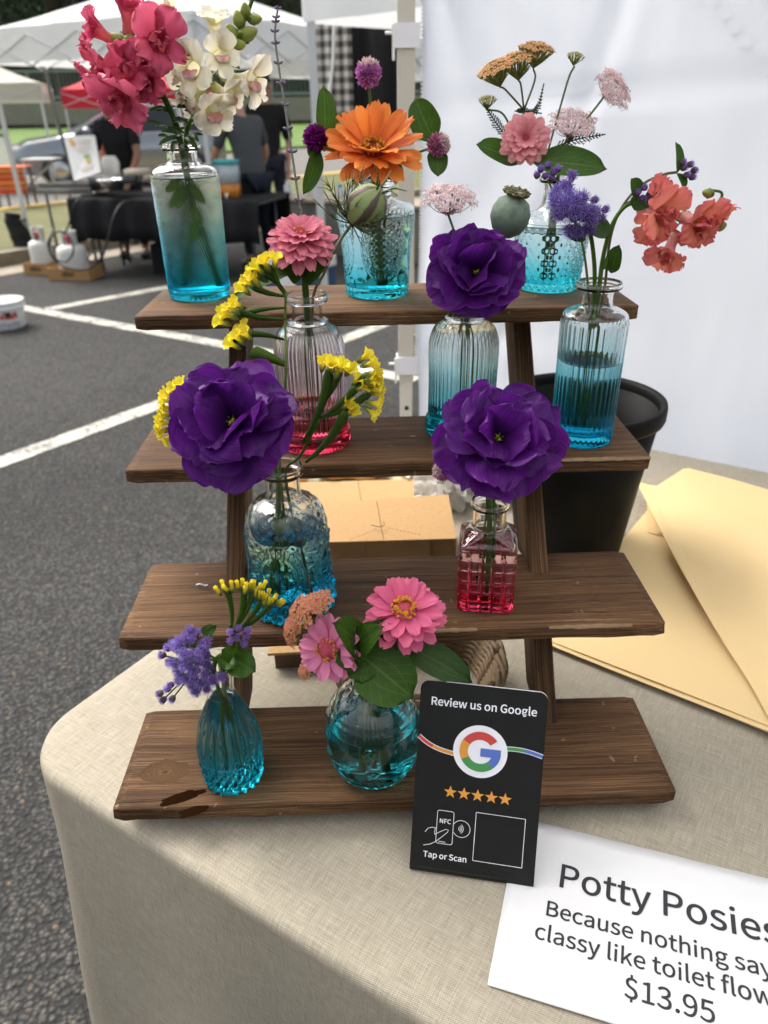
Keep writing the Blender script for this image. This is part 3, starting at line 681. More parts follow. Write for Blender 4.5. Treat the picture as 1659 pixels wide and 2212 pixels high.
# ------------------------------------------------------------------ kraft gift boxes behind the stand
BOX = NT('kraft_board'); co = BOX.coord()
BOXM = BOX.end(BOX.bsdf(BOX.mix(BOX.noise(BOX.mapping(co, (1, 1, 1)), 260, 3), (.33, .20, .088), (.45, .285, .135)), .85, BOX.bump(BOX.noise(co, 300, 2), .15, .001), Specular_IOR_Level=.2))
LINE = simple('crease_dark', (.20, .115, .05), .9)
def giftbox(label, tl, tr, bl, br_, depth, slot):
    """flattened kraft box whose tilted upper face shows; corners are points in space"""
    t = thing('gift_box', label, 'box', (bl + br_) / 2 - Vector((0, 0, 0)))
    n_ = (tr - tl).cross(bl - tl).normalized(); n_ = n_ if n_.z > 0 else -n_
    half = [(tl, tl.lerp(tr, .5), bl.lerp(br_, .5), bl), (tl.lerp(tr, .504), tr, br_, bl.lerp(br_, .504))]
    for i, (a, b, c, d) in enumerate(half):
        m = MB(); k = 10
        m.grid([[a.lerp(b, u / k).lerp(d.lerp(c, u / k), v / 8) + n_ * (.0012 * math.sin(math.pi * v / 8) * (u / k)) for u in range(k + 1)] for v in range(9)], flip=True)
        o = build(m, 'flap', BOXM, t, smooth=False); md = o.modifiers.new('solid', 'SOLIDIFY'); md.thickness = .0009
    m = MB(); b0 = [tl, tr, br_, bl]; lo = [p - n_ * depth for p in b0]; b0 = [p - n_ * .003 for p in b0]
    for p in b0 + lo: m.vert(p)
    for f_ in ((0, 1, 5, 4), (1, 2, 6, 5), (3, 0, 4, 7), (7, 6, 5, 4)): m.face(*f_)
    build(m, 'carton', BOXM, t, smooth=False)
    if slot:
        mid = tl.lerp(tr, .5).lerp(bl.lerp(br_, .5), .72); u_ = (tr - tl).normalized(); v_ = (bl - tl).normalized()
        pts = [mid + v_ * .012 * 0 + u_ * x + v_ * y + n_ * .0062 for x, y in ((.004, -.006), (.004, .001), (-.003, .004), (-.012, -.001))]
        m = MB(); m.tube(smooth_path(pts, 4), .0006, 5); build(m, 'slot', LINE, t)
        for s_ in (-1, 1):
            for k in range(9):
                p = mid + u_ * s_ * (.008 + .0042 * k) + v_ * (.008 + .0022 * k) + n_ * .0062
                m = MB(); m.bar(p, p + u_ * s_ * .0022 + v_ * .0011, .0006, .0004); build(m, 'perforation', LINE, t, smooth=False)
    return t
Y0 = .80
giftbox('kraft cardboard gift box with a tuck slot, lying open behind the stand', at(655, 1090, Y=.875), at(968, 1068, Y=.885), at(670, 1172, Y=.795), at(986, 1163, Y=.80), .05, True)
giftbox('kraft cardboard gift box underneath, its lower flap showing behind the third shelf', at(650, 1168, z=TZ + .012), at(930, 1162, z=TZ + .012), at(640, 1260, z=TZ + .006), at(930, 1262, z=TZ + .006), .004, False)
giftbox('kraft cardboard carton standing furthest back behind the gift boxes', at(640, 1042, Y=1.02), at(905, 1035, Y=1.02), at(640, 1110, Y=.94), at(925, 1090, Y=.94), .06, False)
# ------------------------------------------------------------------ wicker basket
WK = simple('wicker', (.21, .135, .068), .6, .35, 60, .3, 300)
bs = thing('wicker_basket', 'woven wicker basket lying behind the bottom shelf', 'basket', at(900, 1450, z=TZ))
c0 = at(905, 1440, z=TZ + .03)
def oval(a_, b_, z, n=44, ph=0, wig=0): return [Vector((c0.x + a_ * (abs(math.cos(t)) ** .7) * (1 if math.cos(t) > 0 else -1), c0.y + b_ * (abs(math.sin(t)) ** .7) * (1 if math.sin(t) > 0 else -1), TZ + z + wig * math.sin(t * 12 + ph))) for t in [2 * math.pi * i / n for i in range(n + 1)]]
for k in range(7):
    z = .004 + .0052 * k
    for ph in (0, math.pi):
        m = MB(); m.tube(oval(.062 + .0022 * k + .0015 * (ph > 0), .052 + .0016 * k + .0015 * (ph > 0), z, 60, ph, .0022), .0026, 6); build(m, 'wicker_strand', WK, bs)
for j in range(3):
    m = MB(); pts = [Vector((p.x, p.y, p.z)) for p in oval(.080, .064, .043, 90)]
    pts = [p + Vector((.0035 * math.cos(i * .55 + j * 2.1), .0035 * math.sin(i * .55 + j * 2.1), .003 * math.sin(i * .55 + j * 2.1))) for i, p in enumerate(pts)]
    m.tube(pts, .0028, 6); build(m, 'rim_strand', WK, bs)
for i in range(22):
    t_ = 2 * math.pi * i / 22; o_ = oval(.062, .052, .003, 22)[i]; q_ = oval(.079, .064, .044, 22)[i]
    m = MB(); m.tube([o_, o_.lerp(q_, .5), q_], .0022, 6); build(m, 'stake', WK, bs)
kb_ = thing('kraft_tray', 'small dark-sided kraft tray at the left of the wicker basket', 'tray', at(640, 1430, z=TZ))
pa, pb, pc, pd = at(578, 1412, z=TZ + .024), at(760, 1402, z=TZ + .024), at(770, 1352, z=TZ + .024), at(585, 1362, z=TZ + .024)
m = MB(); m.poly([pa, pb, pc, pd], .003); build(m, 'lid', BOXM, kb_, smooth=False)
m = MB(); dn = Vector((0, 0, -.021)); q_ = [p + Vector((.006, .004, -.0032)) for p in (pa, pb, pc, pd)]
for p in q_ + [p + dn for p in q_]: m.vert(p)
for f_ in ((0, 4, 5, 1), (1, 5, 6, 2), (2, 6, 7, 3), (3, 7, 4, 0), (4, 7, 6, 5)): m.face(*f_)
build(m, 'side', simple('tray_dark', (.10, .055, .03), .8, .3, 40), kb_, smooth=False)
# loose tissue and wrapping behind the boxes
TIS = fabric('tissue', (.74, .73, .70), .7, .4, .04, 20, .5, .01)
def crumple(name, label, cat, px, Y, w_, h_, mat, seed, pts=None):
    c = at(px[0], px[1], Y=Y); m = MB(); n = 14
    m.grid([[Vector((c.x + w_ * (i / n - .5), c.y + .10 * w_ * mnoise.noise(Vector((i * .5, j * .5, seed))) * 3, c.z + h_ * (j / n - .5) + .2 * h_ * mnoise.noise(Vector((i * .4, j * .3, seed + 9))))) for i in range(n + 1)] for j in range(n + 1)])
    return tag(build(m, name, mat), label, cat)
crumple('tissue_paper', 'crumpled white tissue paper behind the kraft boxes', 'tissue', (950, 1062), .95, .075, .075, TIS, 3)
crumple('plastic_wrap', 'pale grey crumpled wrap beside the bucket', 'wrap', (1030, 1110), .97, .12, .12, fabric('grey_wrap', (.42, .41, .37), .6, .2, .1, 20, .6, .01), 6)
def wrapmat():
    t = NT('floral_wrap'); co = t.coord(); v = t.n('TexVoronoi', {'Vector': co, 'Scale': 26.0}).outputs[1]; s = t.n('SeparateColor', {0: v}).outputs[0]
    return t.end(t.bsdf(t.ramp(s, [(.0, (.72, .66, .50)), (.45, (.72, .60, .38)), (.55, (.70, .33, .08)), (.75, (.20, .38, .06)), (.9, (.40, .30, .45))], 'CONSTANT'), .7))
crumple('wrapping_paper', 'printed floral wrapping paper peeking out above the kraft boxes', 'wrapping paper', (770, 1040), 1.06, .28, .05, wrapmat(), 12)
# ------------------------------------------------------------------ glass vases
def glassmat(name, stops, H, ior=1.45, rough=.0):
    t = NT(name); z = t.math('DIVIDE', t.n('SeparateXYZ', {0: t.coord()}).outputs[2], H)
    c = t.ramp(z, [(p_, tuple(max(.002, x) ** .25 for x in c_)) for p_, c_ in stops])      # stops give the tint seen through both walls
    return t.end(t.n('BsdfGlass', {'Color': c, 'IOR': ior, 'Roughness': rough}).outputs[0])
wt = NT('water_surface'); WATER = wt.end(wt.n('BsdfGlass', {'Color': (.97, .985, .985, 1), 'IOR': 1.33, 'Roughness': 0.0}).outputs[0])
def spline_prof(pts, n=6):
    """control points (r, z) ; a third value 1 marks a crisp corner"""
    out = []; seg = []
    def flush(seg):
        if len(seg) < 2: return
        P = [Vector((p[0], p[1], 0)) for p in seg]
        q = smooth_path(P, n) if len(P) > 2 else [P[0].lerp(P[1], k / n) for k in range(n + 1)]
        for p in q:
            if not out or (abs(out[-1][0] - p.x) + abs(out[-1][1] - p.y)) > 1e-6: out.append((p.x, p.y))
    for p in pts:
        seg.append(p)
        if len(p) > 2: flush(seg); seg = [p]
    flush(seg); return out
def resample(prof, dz):
    out = [prof[0]]
    for a, b in zip(prof, prof[1:]):
        L = math.hypot(b[0] - a[0], b[1] - a[1]); k = max(1, int(L / dz))
        for i in range(1, k + 1): out.append((a[0] + (b[0] - a[0]) * i / k, a[1] + (b[1] - a[1]) * i / k))
    return out
VASES = {}
def vase(key, name, label, loc, prof, wall, zbase, zw, stops, fn=None, n=96, dz=.002, neck_n=None, group='bud vases on the wooden stand', shape=None, rot=0, rough=0.0):
    H = max(p[1] for p in prof); loc = Vector(loc); M = Matrix.Translation(loc) @ Matrix.Rotation(rot, 4, 'Z')
    outer = resample(spline_prof(prof), dz)
    shp = shape or (lambda th, z, r: r)
    def ring(r, z, rel): return [Vector(((shp(th, z, r) + (fn(th, z) if (fn and rel) else 0)) * math.cos(th), (shp(th, z, r) + (fn(th, z) if (fn and rel) else 0)) * math.sin(th), z)) for th in [2 * math.pi * k / n for k in range(n)]]
    g = MB(); rows = [[Vector((.0005 * math.cos(2 * math.pi * k / n), .0005 * math.sin(2 * math.pi * k / n), .0012)) for k in range(n)], ring(outer[0][0] * .55, .0012, False), ring(outer[0][0] * .8, 0.0003, False)]
    for r, z in outer: rows.append(ring(r, z, True))
    # inner wall
    inner = []
    for i in range(len(outer) - 1, -1, -1):
        a = outer[max(0, i - 1)]; b = outer[min(len(outer) - 1, i + 1)]; tx, tz = b[0] - a[0], b[1] - a[1]; L = math.hypot(tx, tz) or 1
        r, z = outer[i][0] - wall * tz / L, outer[i][1] + wall * tx / L
        if z > H - wall * .4: continue
        inner.append((max(r, .002), z))
    # rim
    rt = outer[-1]; ri = inner[0][0]
    for k in range(1, 6):
        th = math.pi * k / 6; rc_ = (rt[0] + ri) / 2; hw = (rt[0] - ri) / 2
        rows.append(ring(rc_ + hw * math.cos(th), H + hw * .6 * math.sin(th), False))
    clean = []; last = 1e9
    for r, z in inner:
        if z < last - 1e-5 and z > zbase: clean.append((r, z)); last = z
    dry = [p for p in clean if p[1] > zw]; wet = [p for p in clean if p[1] <= zw]
    for r, z in dry: rows.append(ring(r, z, False))
    rw = wet[0][0] if wet else .01
    if dry and wet: f_ = (dry[-1][1] - zw) / max(1e-6, dry[-1][1] - wet[0][1]); rw = dry[-1][0] + (wet[0][0] - dry[-1][0]) * f_
    rows.append(ring(rw, zw, False))
    g.grid(rows, True)
    t = thing(name, label, 'vase', loc, group)
    gm = glassmat('glass_' + key, stops, H, 1.45, rough)
    body = build(g, 'glass_body', gm, t, M)
    if zw > zbase + .004:
        wm = MB(); rb_ = wet[-1][0] if wet else .01
        wr = [[Vector((.0004 * math.cos(2 * math.pi * k / n), .0004 * math.sin(2 * math.pi * k / n), zbase)) for k in range(n)], ring(rb_ * .6, zbase, False), ring(rb_ * .97, zbase + .0004, False)]
        for r, z in wet[::-1]: wr.append(ring(r, max(z, zbase + .0006), False))
        wr.append(ring(rw, zw, False)); wm.grid(wr, True)
        wm.cur = 1
        tp = [ring(rw, zw, False), ring(rw - .0008, zw - .0007, False), ring(rw - .002, zw - .0011, False), ring(rw * .5, zw - .0012, False), [Vector((.0003 * math.cos(2 * math.pi * k / n), .0003 * math.sin(2 * math.pi * k / n), zw - .0012)) for k in range(n)]]
        wm.grid(tp, True)
        build(wm, 'water', [glassmat('wet_' + key, stops, H, 1.33 / 1.45), WATER], t, M)
    VASES[key] = dict(loc=loc, H=H, prof=outer, obj=t, M=M, zw=zw)
    return t
CL = (.90, .92, .92)
BLUE = [(0.0, (.01, .52, .66)), (.10, (.03, .58, .72)), (.30, (.30, .74, .82)), (.62, (.66, .88, .92)), (.85, CL)]
def pedge(*p): return list(p)
zt = [s[1] for s in SH]
def zlev(px, key_y): return at(px[0], px[1], Y=key_y).z
# A tall vase with fine diagonal ribs
Z0 = zt[0] + .0003
vase('A', 'ribbed_vase', 'tall blue-tinted glass vase with fine diagonal ribs holding pink and cream snapdragons', (-.1782, .7499, Z0),
     [(.0262, 0, 1), (.0285, .0012), (.0292, .004), (.0293, .010), (.0296, .05), (.0305, .100), (.0307, .1085), (.0295, .1135), (.024, .1175), (.0165, .1195), (.0140, .1215), (.0136, .1290, 1), (.0172, .1300), (.0180, .1322), (.0172, .1348)], .0022, .009, .1085,
     [(0.0, (.005, .46, .66)), (.08, (.01, .50, .68)), (.28, (.20, .66, .78)), (.55, (.66, .88, .92)), (.78, CL)],
     lambda th, z: .0007 * math.sin(84 * th + 900 * z) * (1 if .006 < z < .106 else 0), 336, .0016, rough=.05)
# B medallion vase
def relB(th, z):
    d = 0
    for k in range(4):
        a = (th - math.pi * 1.5 - .22 + k * math.pi / 2 + math.pi) % (2 * math.pi) - math.pi
        x = a * .034; e = math.hypot(x / .0175, (z - .046) / .0225)
        d += .0009 * (math.exp(-((e - .86) / .045) ** 2) + math.exp(-((e - 1.22) / .045) ** 2))
        if abs(e - 1.04) < .10:
            b = math.atan2((z - .046) / .0225, x / .0175); d += .0010 * max(0, math.cos(b * 26)) * math.exp(-((e - 1.04) / .07) ** 2)
        if e < .8: d += .0006 * math.sin(x * 900) * math.sin(z * 1100 + 1)
    if z < .022: d += .0011 * abs(math.cos(th * 9)) ** .7 * min(1, (.022 - z) / .004) * min(1, z / .002)
    if .066 < z < .076: d += .0005 * math.sin(th * 40)
    return d
vase('B', 'medallion_vase', 'blue-tinted glass vase with beaded oval medallions holding the orange zinnia', (-.0031, .7472, Z0),
     [(.0268, 0, 1), (.0288, .0014), (.0295, .004), (.0315, .030), (.0345, .060), (.0362, .0745), (.0355, .0795), (.0315, .0830), (.0225, .0855), (.0165, .0880), (.0148, .0915), (.0148, .0955, 1), (.0172, .0965), (.0176, .0990), (.0165, .1015)], .0026, .009, .074, BLUE, relB, 260, .0012)
# C diamond vase
def relC(th, z):
    if z > .062: return 0
    a, b = th * 13, z * 2 * math.pi / .0115 * .5 * 1.0
    u = abs((a + b) / math.pi % 1 - .5) + abs((a - b) / math.pi % 1 - .5)
    return .0017 * (.5 - u) * min(1, (.062 - z) / .003) * min(1, z / .003)
vase('C', 'diamond_cut_vase', 'aqua glass vase with cut diamond facets holding peach yarrow and pale pink blooms', (.1676, .762, Z0),
     [(.0278, 0, 1), (.0300, .0015), (.0305, .005), (.0325, .025), (.0365, .058), (.0362, .0635), (.0325, .0675), (.0245, .0705), (.0160, .0735), (.0128, .0785), (.0112, .0890), (.0116, .0960, 1), (.0152, .0972), (.0162, .0995), (.0152, .1022)], .0028, .008, .0560,
     [(0.0, (.02, .58, .68)), (.12, (.06, .64, .74)), (.32, (.40, .80, .85)), (.55, (.74, .90, .92)), (.75, CL)], relC, 234, .0011)
# D and E bottles with vertical ribs, F straight ribbed bottle
Z1 = zt[1] + .0003
def relV(n_, amp, z0, z1):
    def f(th, z):
        e = min(1, max(0, (z - z0) / .003)) * min(1, max(0, (z1 - z) / .02)); base = .0005 * math.cos(th * 60) * (1 if z < .0035 else 0)
        return amp * (abs(math.cos(th * n_ / 2)) - .5) * e + base
    return f
PINK = [(0.0, (.82, .05, .13)), (.08, (.86, .12, .20)), (.16, (.86, .34, .42)), (.32, (.86, .58, .64)), (.60, (.88, .76, .80)), (.85, (.90, .90, .90))]
bot = [(.0300, 0, 1), (.0326, .0012), (.0332, .004), (.0332, .0125), (.0318, .0158, 1), (.0306, .0175), (.0302, .05), (.0306, .080), (.0300, .092), (.0262, .1035), (.0190, .1085), (.0176, .1095, 1), (.0180, .1110), (.0176, .1126, 1), (.0138, .1135), (.0132, .120), (.0132, .1265, 1), (.0176, .1280), (.0184, .1308), (.0176, .1345)]
vase('D', 'ribbed_bottle', 'clear-to-pink ribbed glass bottle on the second shelf holding a pink zinnia and lavender', (-.0626, .6362, Z1), bot, .0022, .0085, .036, PINK, relV(52, .0010, .018, .112), 260, .0018)
sE = .95
vase('E', 'ribbed_bottle', 'clear-to-teal ribbed glass bottle with a domed shoulder in the middle of the second shelf', (.0745, .6608, Z1), [(p[0] * 1.02, p[1] * sE) + tuple(p[2:]) for p in bot], .0022, .0085, .1035,
     [(0.0, (.01, .48, .60)), (.10, (.03, .54, .64)), (.30, (.24, .64, .68)), (.60, (.70, .84, .82)), (.80, CL)], relV(48, .0011, .0175, .108), 240, .0018)
vase('F', 'ribbed_bottle', 'straight clear-to-blue ribbed glass bottle on the right holding coral snapdragons', (.1832, .6369, Z1),
     [(.0245, 0, 1), (.0268, .0012), (.0274, .004), (.0276, .05), (.0283, .100), (.0283, .1085), (.0270, .1140), (.0210, .1180), (.0150, .1205), (.0135, .1235), (.0130, .1295), (.0136, .1335, 1), (.0188, .1352), (.0197, .1375), (.0188, .1402)], .0022, .009, .0745,
     [(0.0, (.005, .42, .68)), (.10, (.02, .46, .68)), (.32, (.12, .56, .68)), (.60, (.56, .82, .86)), (.82, CL)],
     lambda th, z: .0012 * (abs(math.cos(th * 18)) - .5) * min(1, max(0, (z - .004) / .003)) * min(1, max(0, (.1105 - z) / .004)), 252, .0018)
# G sun-face bottle
Z2 = zt[2] + .0003
def relG(th, z):
    d = 0
    for k in range(4):
        a = (th - math.pi * 1.5 + .16 + k * math.pi / 2 + math.pi) % (2 * math.pi) - math.pi
        x = a * .036; y = z - .047; e = math.hypot(x / .0205, y / .0245)
        if .72 < e < 1.2:
            b = math.atan2(y, x); d += .0008 * math.exp(-((e - .80) / .035) ** 2) + .0008 * math.exp(-((e - 1.10) / .03) ** 2)
            if .82 < e < 1.08: d += .0007 * max(0, math.cos(b * 34))
        if e < .75:
            def st(px, py, w): return math.exp(-((px) ** 2 + py ** 2) / w ** 2)
            for sx in (-1, 1):
                ex = x - sx * .0068; d += .0011 * math.exp(-((y - .0015 - .0022 * (1 - (ex / .0042) ** 2)) / .0008) ** 2) * (1 if abs(ex) < .0042 else 0)
                d += .0008 * math.exp(-((y + .0125 + .0015 * (1 - (ex / .0035) ** 2)) / .0008) ** 2) * (1 if abs(ex) < .0035 else 0)
            d += .0009 * math.exp(-((x + .0004) / .0009) ** 2) * (1 if -.003 < y < .0075 else 0)
            d += .0012 * math.exp(-((y + .0062 - .0006 * (x / .006) ** 2) / .0010) ** 2) * (1 if abs(x) < .0062 else 0)
    if z < .024: d += .0016 * abs(math.sin(th * 8 + z * 190)) * min(1, (.024 - z) / .005) * min(1, z / .002) + .0006 * math.sin(th * 31 - z * 500)
    if .070 < z < .100: d += .0005 * math.sin(th * 14 + 60 * z) * math.sin(z * 420)
    return d * 1.7
vase('G', 'sun_face_bottle', 'round-shouldered blue glass bottle embossed with smiling sun faces on the third shelf', (-.0816, .5397, Z2),
     [(.0318, 0, 1), (.0345, .0015), (.0352, .006), (.0348, .030), (.0342, .055), (.0342, .074), (.0325, .088), (.0268, .0985), (.0185, .1035), (.0150, .1060), (.0142, .1100), (.0142, .1240, 1), (.0172, .1255), (.0178, .1285), (.0170, .1318)], .0024, .010, .0760,
     [(0.0, (.005, .44, .68)), (.12, (.02, .50, .70)), (.30, (.16, .62, .74)), (.50, (.52, .80, .86)), (.75, CL)], relG, 300, .0011)
# H square bottle
def shpH(th, z, r):
    k = min(1, max(0, (.0705 - z) / .010)); k = k * k * (3 - 2 * k)
    c, s = abs(math.cos(th)), abs(math.sin(th)); p = 7
    return r * ((1 - k) + k / ((c ** p + s ** p) ** (1 / p)))
def relH(th, z):
    if z > .0560 or z < .002: return 0
    q = (th + math.pi / 4) % (math.pi / 2) - math.pi / 4; x = math.tan(q) * .024
    gx_ = abs(((x / .0094) + .5) % 1 - .5); gz = abs((z / .0100) % 1 - .5)
    d = -.0017 * math.exp(-((.5 - gx_) / .11) ** 2) - .0017 * math.exp(-((.5 - gz) / .10) ** 2)
    return d * min(1, (.056 - z) / .004) * (1 if abs(x) < .0225 else .3)
vase('H', 'square_bottle', 'square pink glass bottle with a pressed grid of panels on the third shelf', (.088, .542, Z2),
     [(.0225, 0, 1), (.0242, .0014), (.0246, .004), (.0246, .030), (.0246, .058), (.0236, .0645), (.0190, .0695), (.0150, .0722), (.0140, .0740, 1), (.0138, .0745), (.0136, .0900, 1), (.0160, .0915), (.0164, .0940), (.0158, .0962)], .0024, .007, .060,
     [(0.0, (.84, .04, .12)), (.10, (.86, .12, .20)), (.26, (.86, .34, .42)), (.50, (.88, .60, .64)), (.72, (.90, .90, .90))], relH, 264, .0011, shape=shpH, rot=rad(-8))
# I teardrop vase
Z3 = zt[3] + .0003
def relI(th, z):
    d = .0032 * (abs(math.cos(th * 9)) - .5) * min(1, max(0, (z - .020) / .02)) * min(1, max(0, (.086 - z) / .03))
    if z < .034: a = th * 22 / 2; b = z * math.pi / .012; d += .0030 * (.5 - abs((a + b) / math.pi % 1 - .5) - abs((a - b) / math.pi % 1 - .5)) * min(1, (.034 - z) / .006)
    if z < .008: d += .0022 * abs(math.cos(th * 9)) * (1 - z / .008)
    return d
vase('I', 'teardrop_vase', 'small blue teardrop-shaped glass vase with a scalloped base on the bottom shelf', (-.130, .4466, Z3),
     [(.0205, 0, 1), (.0224, .0015), (.0236, .006), (.0250, .018), (.0253, .030), (.0240, .0447), (.0200, .0626), (.0138, .080), (.0107, .0905), (.0102, .096), (.0116, .108), (.0150, .118), (.0162, .1225)], .0020, .008, .0880,
     [(0.0, (.01, .50, .62)), (.15, (.06, .60, .72)), (.36, (.36, .74, .82)), (.62, (.52, .80, .85)), (.72, CL)], relI, 264, .0012)
# J round vase
def relJ(th, z):
    d = 0
    for row, (zz, nn, rr_) in enumerate(((.030, 10, .0030), (.052, 11, .0042))):
        a = ((th * nn / (2 * math.pi) + row * .37) % 1 - .5) * 2 * math.pi / nn * .037; e = math.hypot(a, z - zz) / rr_
        d += .0012 * math.exp(-((e - .75) / .28) ** 2)
    d += .0007 * (math.exp(-((z - .0665) / .0012) ** 2) + math.exp(-((z - .072) / .0012) ** 2))
    if z < .022: d += .0010 * abs(math.sin(th * 14 + 200 * z)) * min(1, (.022 - z) / .008)
    if .080 < z < .094: d += .0006 * math.sin(th * 10 + 90 * z)
    return d
vase('J', 'globe_vase', 'round aqua glass globe vase on the bottom shelf holding two pink zinnias', (-.012, .4541, Z3),
     [(.0225, 0, 1), (.0262, .0014), (.0310, .006), (.0365, .018), (.0390, .034), (.0392, .046), (.0366, .061), (.0300, .0745), (.0212, .0825), (.0168, .0880), (.0156, .0960), (.0164, .1040), (.0180, .1090)], .0024, .009, .0560,
     [(0.0, (.03, .62, .68)), (.12, (.08, .70, .76)), (.30, (.55, .86, .89)), (.55, (.74, .91, .92)), (.86, CL)], relJ, 260, .0012)
# ------------------------------------------------------------------ plant materials
def petalmat(name, stops, vein=(0, 0, 0), vamt=.25, trans=.3, rough=.55, spec=.3, vfreq=34, jitter=.18, bump=.35, mott=0):
    t = NT(name); uv = t.n('UVMap').outputs[0]; s = t.n('SeparateXYZ', {0: uv}); rnd = t.n('ObjectInfo').outputs['Random']
    u, v = s.outputs[0], s.outputs[1]
    st = t.noise(t.n('CombineXYZ', {0: t.math('MULTIPLY', u, float(vfreq)), 1: t.math('MULTIPLY', v, 2.0), 2: t.math('MULTIPLY', rnd, 20.0)}).outputs[0], 1.0, 3, .6)
    c = t.ramp(v, stops)
    vf = t.math('MULTIPLY', t.ramp(st, [(.40, 0.0), (.66, 1.0)]), vamt)
    c = t.mix(vf, c, vein)
    if mott: c = t.mix(t.math('MULTIPLY', t.ramp(t.noise(t.coord(), 140, 3), [(.5, 0.0), (.7, 1.0)]), mott), c, vein)
    hv = t.n('HueSaturation', {'Hue': t.math('ADD', .5, t.math('MULTIPLY', t.math('SUBTRACT', rnd, .5), .012)), 'Saturation': 1.0, 'Value': t.math('ADD', 1 - jitter / 2, t.math('MULTIPLY', rnd, jitter)), 'Color': c}).outputs[0]
    n = t.bump(st, bump, .0006)
    sh = t.bsdf(hv, rough, n, Specular_IOR_Level=spec)
    return t.end(t.n('MixShader', {0: trans, 1: sh, 2: t.n('BsdfTranslucent', {'Color': hv, 'Normal': n}).outputs[0]}).outputs[0])
def leafmat(name, a, b, veinc, trans=.25, rough=.45):
    t = NT(name); uv = t.n('UVMap').outputs[0]; s = t.n('SeparateXYZ', {0: uv}); u, v = s.outputs[0], s.outputs[1]
    au = t.math('ABSOLUTE', t.math('SUBTRACT', u, .5))
    midr = t.math('LESS_THAN', au, .022)
    side = t.math('FRACT', t.math('MULTIPLY', t.math('SUBTRACT', v, t.math('MULTIPLY', au, .75)), 7.0))
    sidev = t.math('LESS_THAN', t.math('ABSOLUTE', t.math('SUBTRACT', side, .5)), .045)
    par = t.math('LESS_THAN', t.math('ABSOLUTE', t.math('SUBTRACT', au, t.math('MULTIPLY', .20, t.math('SINE', t.math('MULTIPLY', v, 3.1))))), .014)
    ve = t.math('MAXIMUM', midr, t.math('MULTIPLY', t.math('MAXIMUM', sidev, par), .55))
    mo = t.noise(t.coord(), 90, 4); rnd = t.n('ObjectInfo').outputs['Random']
    c = t.mix(mo, a, b); c = t.mix(t.math('MULTIPLY', ve, .5), c, veinc)
    c = t.n('HueSaturation', {'Value': t.math('ADD', .85, t.math('MULTIPLY', rnd, .3)), 'Color': c}).outputs[0]
    n = t.bump(t.math('ADD', t.math('MULTIPLY', ve, -1.0), t.math('MULTIPLY', t.noise(t.coord(), 260, 3), .7)), .5, .0007)
    sh = t.bsdf(c, rough, n, Specular_IOR_Level=.22)
    return t.end(t.n('MixShader', {0: trans, 1: sh, 2: t.n('BsdfTranslucent', {'Color': c, 'Normal': n}).outputs[0]}).outputs[0])
PURPLE = petalmat('purple_petal', [(0, (.008, .001, .014)), (.20, (.034, .0035, .066)), (.62, (.110, .0115, .215)), (.92, (.120, .014, .225)), (1, (.150, .026, .26))], (.050, .0045, .105), .65, .46, .5, .28, 40, .36, .35)
ORANGEP = petalmat('orange_petal', [(0, (.52, .10, .03)), (.4, (.70, .185, .035)), (1, (.76, .26, .055))], (.78, .22, .05), .5, .3, .55, .2, 18, .16, .5)
PINKP = petalmat('pink_petal', [(0, (.50, .09, .15)), (.4, (.62, .16, .22)), (1, (.70, .25, .31))], (.66, .16, .28), .4, .28, .6, .2, 18, .16, .45)
ROSEP = petalmat('rose_petal', [(0, (.50, .05, .15)), (.35, (.60, .095, .20)), (1, (.66, .16, .27))], (.62, .09, .25), .45, .28, .6, .2, 18, .18, .45)
LILACP = petalmat('orchid_pink_petal', [(0, (.54, .11, .24)), (.4, (.64, .18, .33)), (1, (.70, .26, .40))], (.68, .18, .38), .4, .3, .6, .2, 18, .14, .45)
BLUSHP = petalmat('blush_petal', [(0, (.58, .13, .18)), (.45, (.68, .25, .28)), (1, (.74, .36, .37))], (.72, .26, .32), .4, .28, .6, .2, 18, .14, .4)
SNAPP = petalmat('snapdragon_pink', [(0, (.52, .07, .10)), (.35, (.56, .075, .15)), (1, (.68, .15, .23))], (.60, .08, .20), .5, .3, .55, .2, 26, .26, .6)
SNAPT = petalmat('snapdragon_pink_tube', [(0, (.42, .22, .14)), (.35, (.60, .20, .18)), (1, (.66, .11, .19))], (.52, .12, .14), .5, .3, .55, .2, 14, .2, .5)
CREAMP = petalmat('snapdragon_cream', [(0, (.66, .62, .30)), (.4, (.78, .74, .58)), (1, (.82, .79, .72))], (.72, .66, .46), .3, .4, .55, .2, 26, .1, .5)
CREAMT = petalmat('snapdragon_cream_tube', [(0, (.50, .54, .16)), (.5, (.72, .70, .40)), (1, (.78, .74, .60))], (.70, .64, .38), .3, .4, .55, .2, 14, .1, .4)
PALATE_P = petalmat('blush_palate', [(0, (.70, .46, .12)), (.18, (.66, .36, .26)), (.45, (.62, .26, .27)), (.75, (.70, .46, .42)), (1, (.78, .70, .60))], (.70, .25, .30), .4, .2, .7, .1, 20, .1, .8, .3)
CORALP = petalmat('snapdragon_coral', [(0, (.74, .30, .17)), (.4, (.76, .22, .15)), (1, (.72, .17, .18))], (.76, .26, .22), .4, .32, .55, .2, 26, .3, .5)
CORALT = petalmat('snapdragon_coral_tube', [(0, (.60, .34, .28)), (.5, (.72, .34, .32)), (1, (.78, .27, .25))], (.62, .22, .24), .5, .32, .55, .2, 14, .2, .4)
GOLD = petalmat('disc_gold', [(0, (.36, .09, .008)), (1, (.60, .26, .015))], (.4, .12, .01), .3, .1, .6, .2, 4, .2, .2)
MAROON = petalmat('disc_maroon', [(0, (.14, .015, .02)), (1, (.36, .05, .04))], (.08, .01, .01), .4, .05, .7, .2, 8, .2, .5, .6)
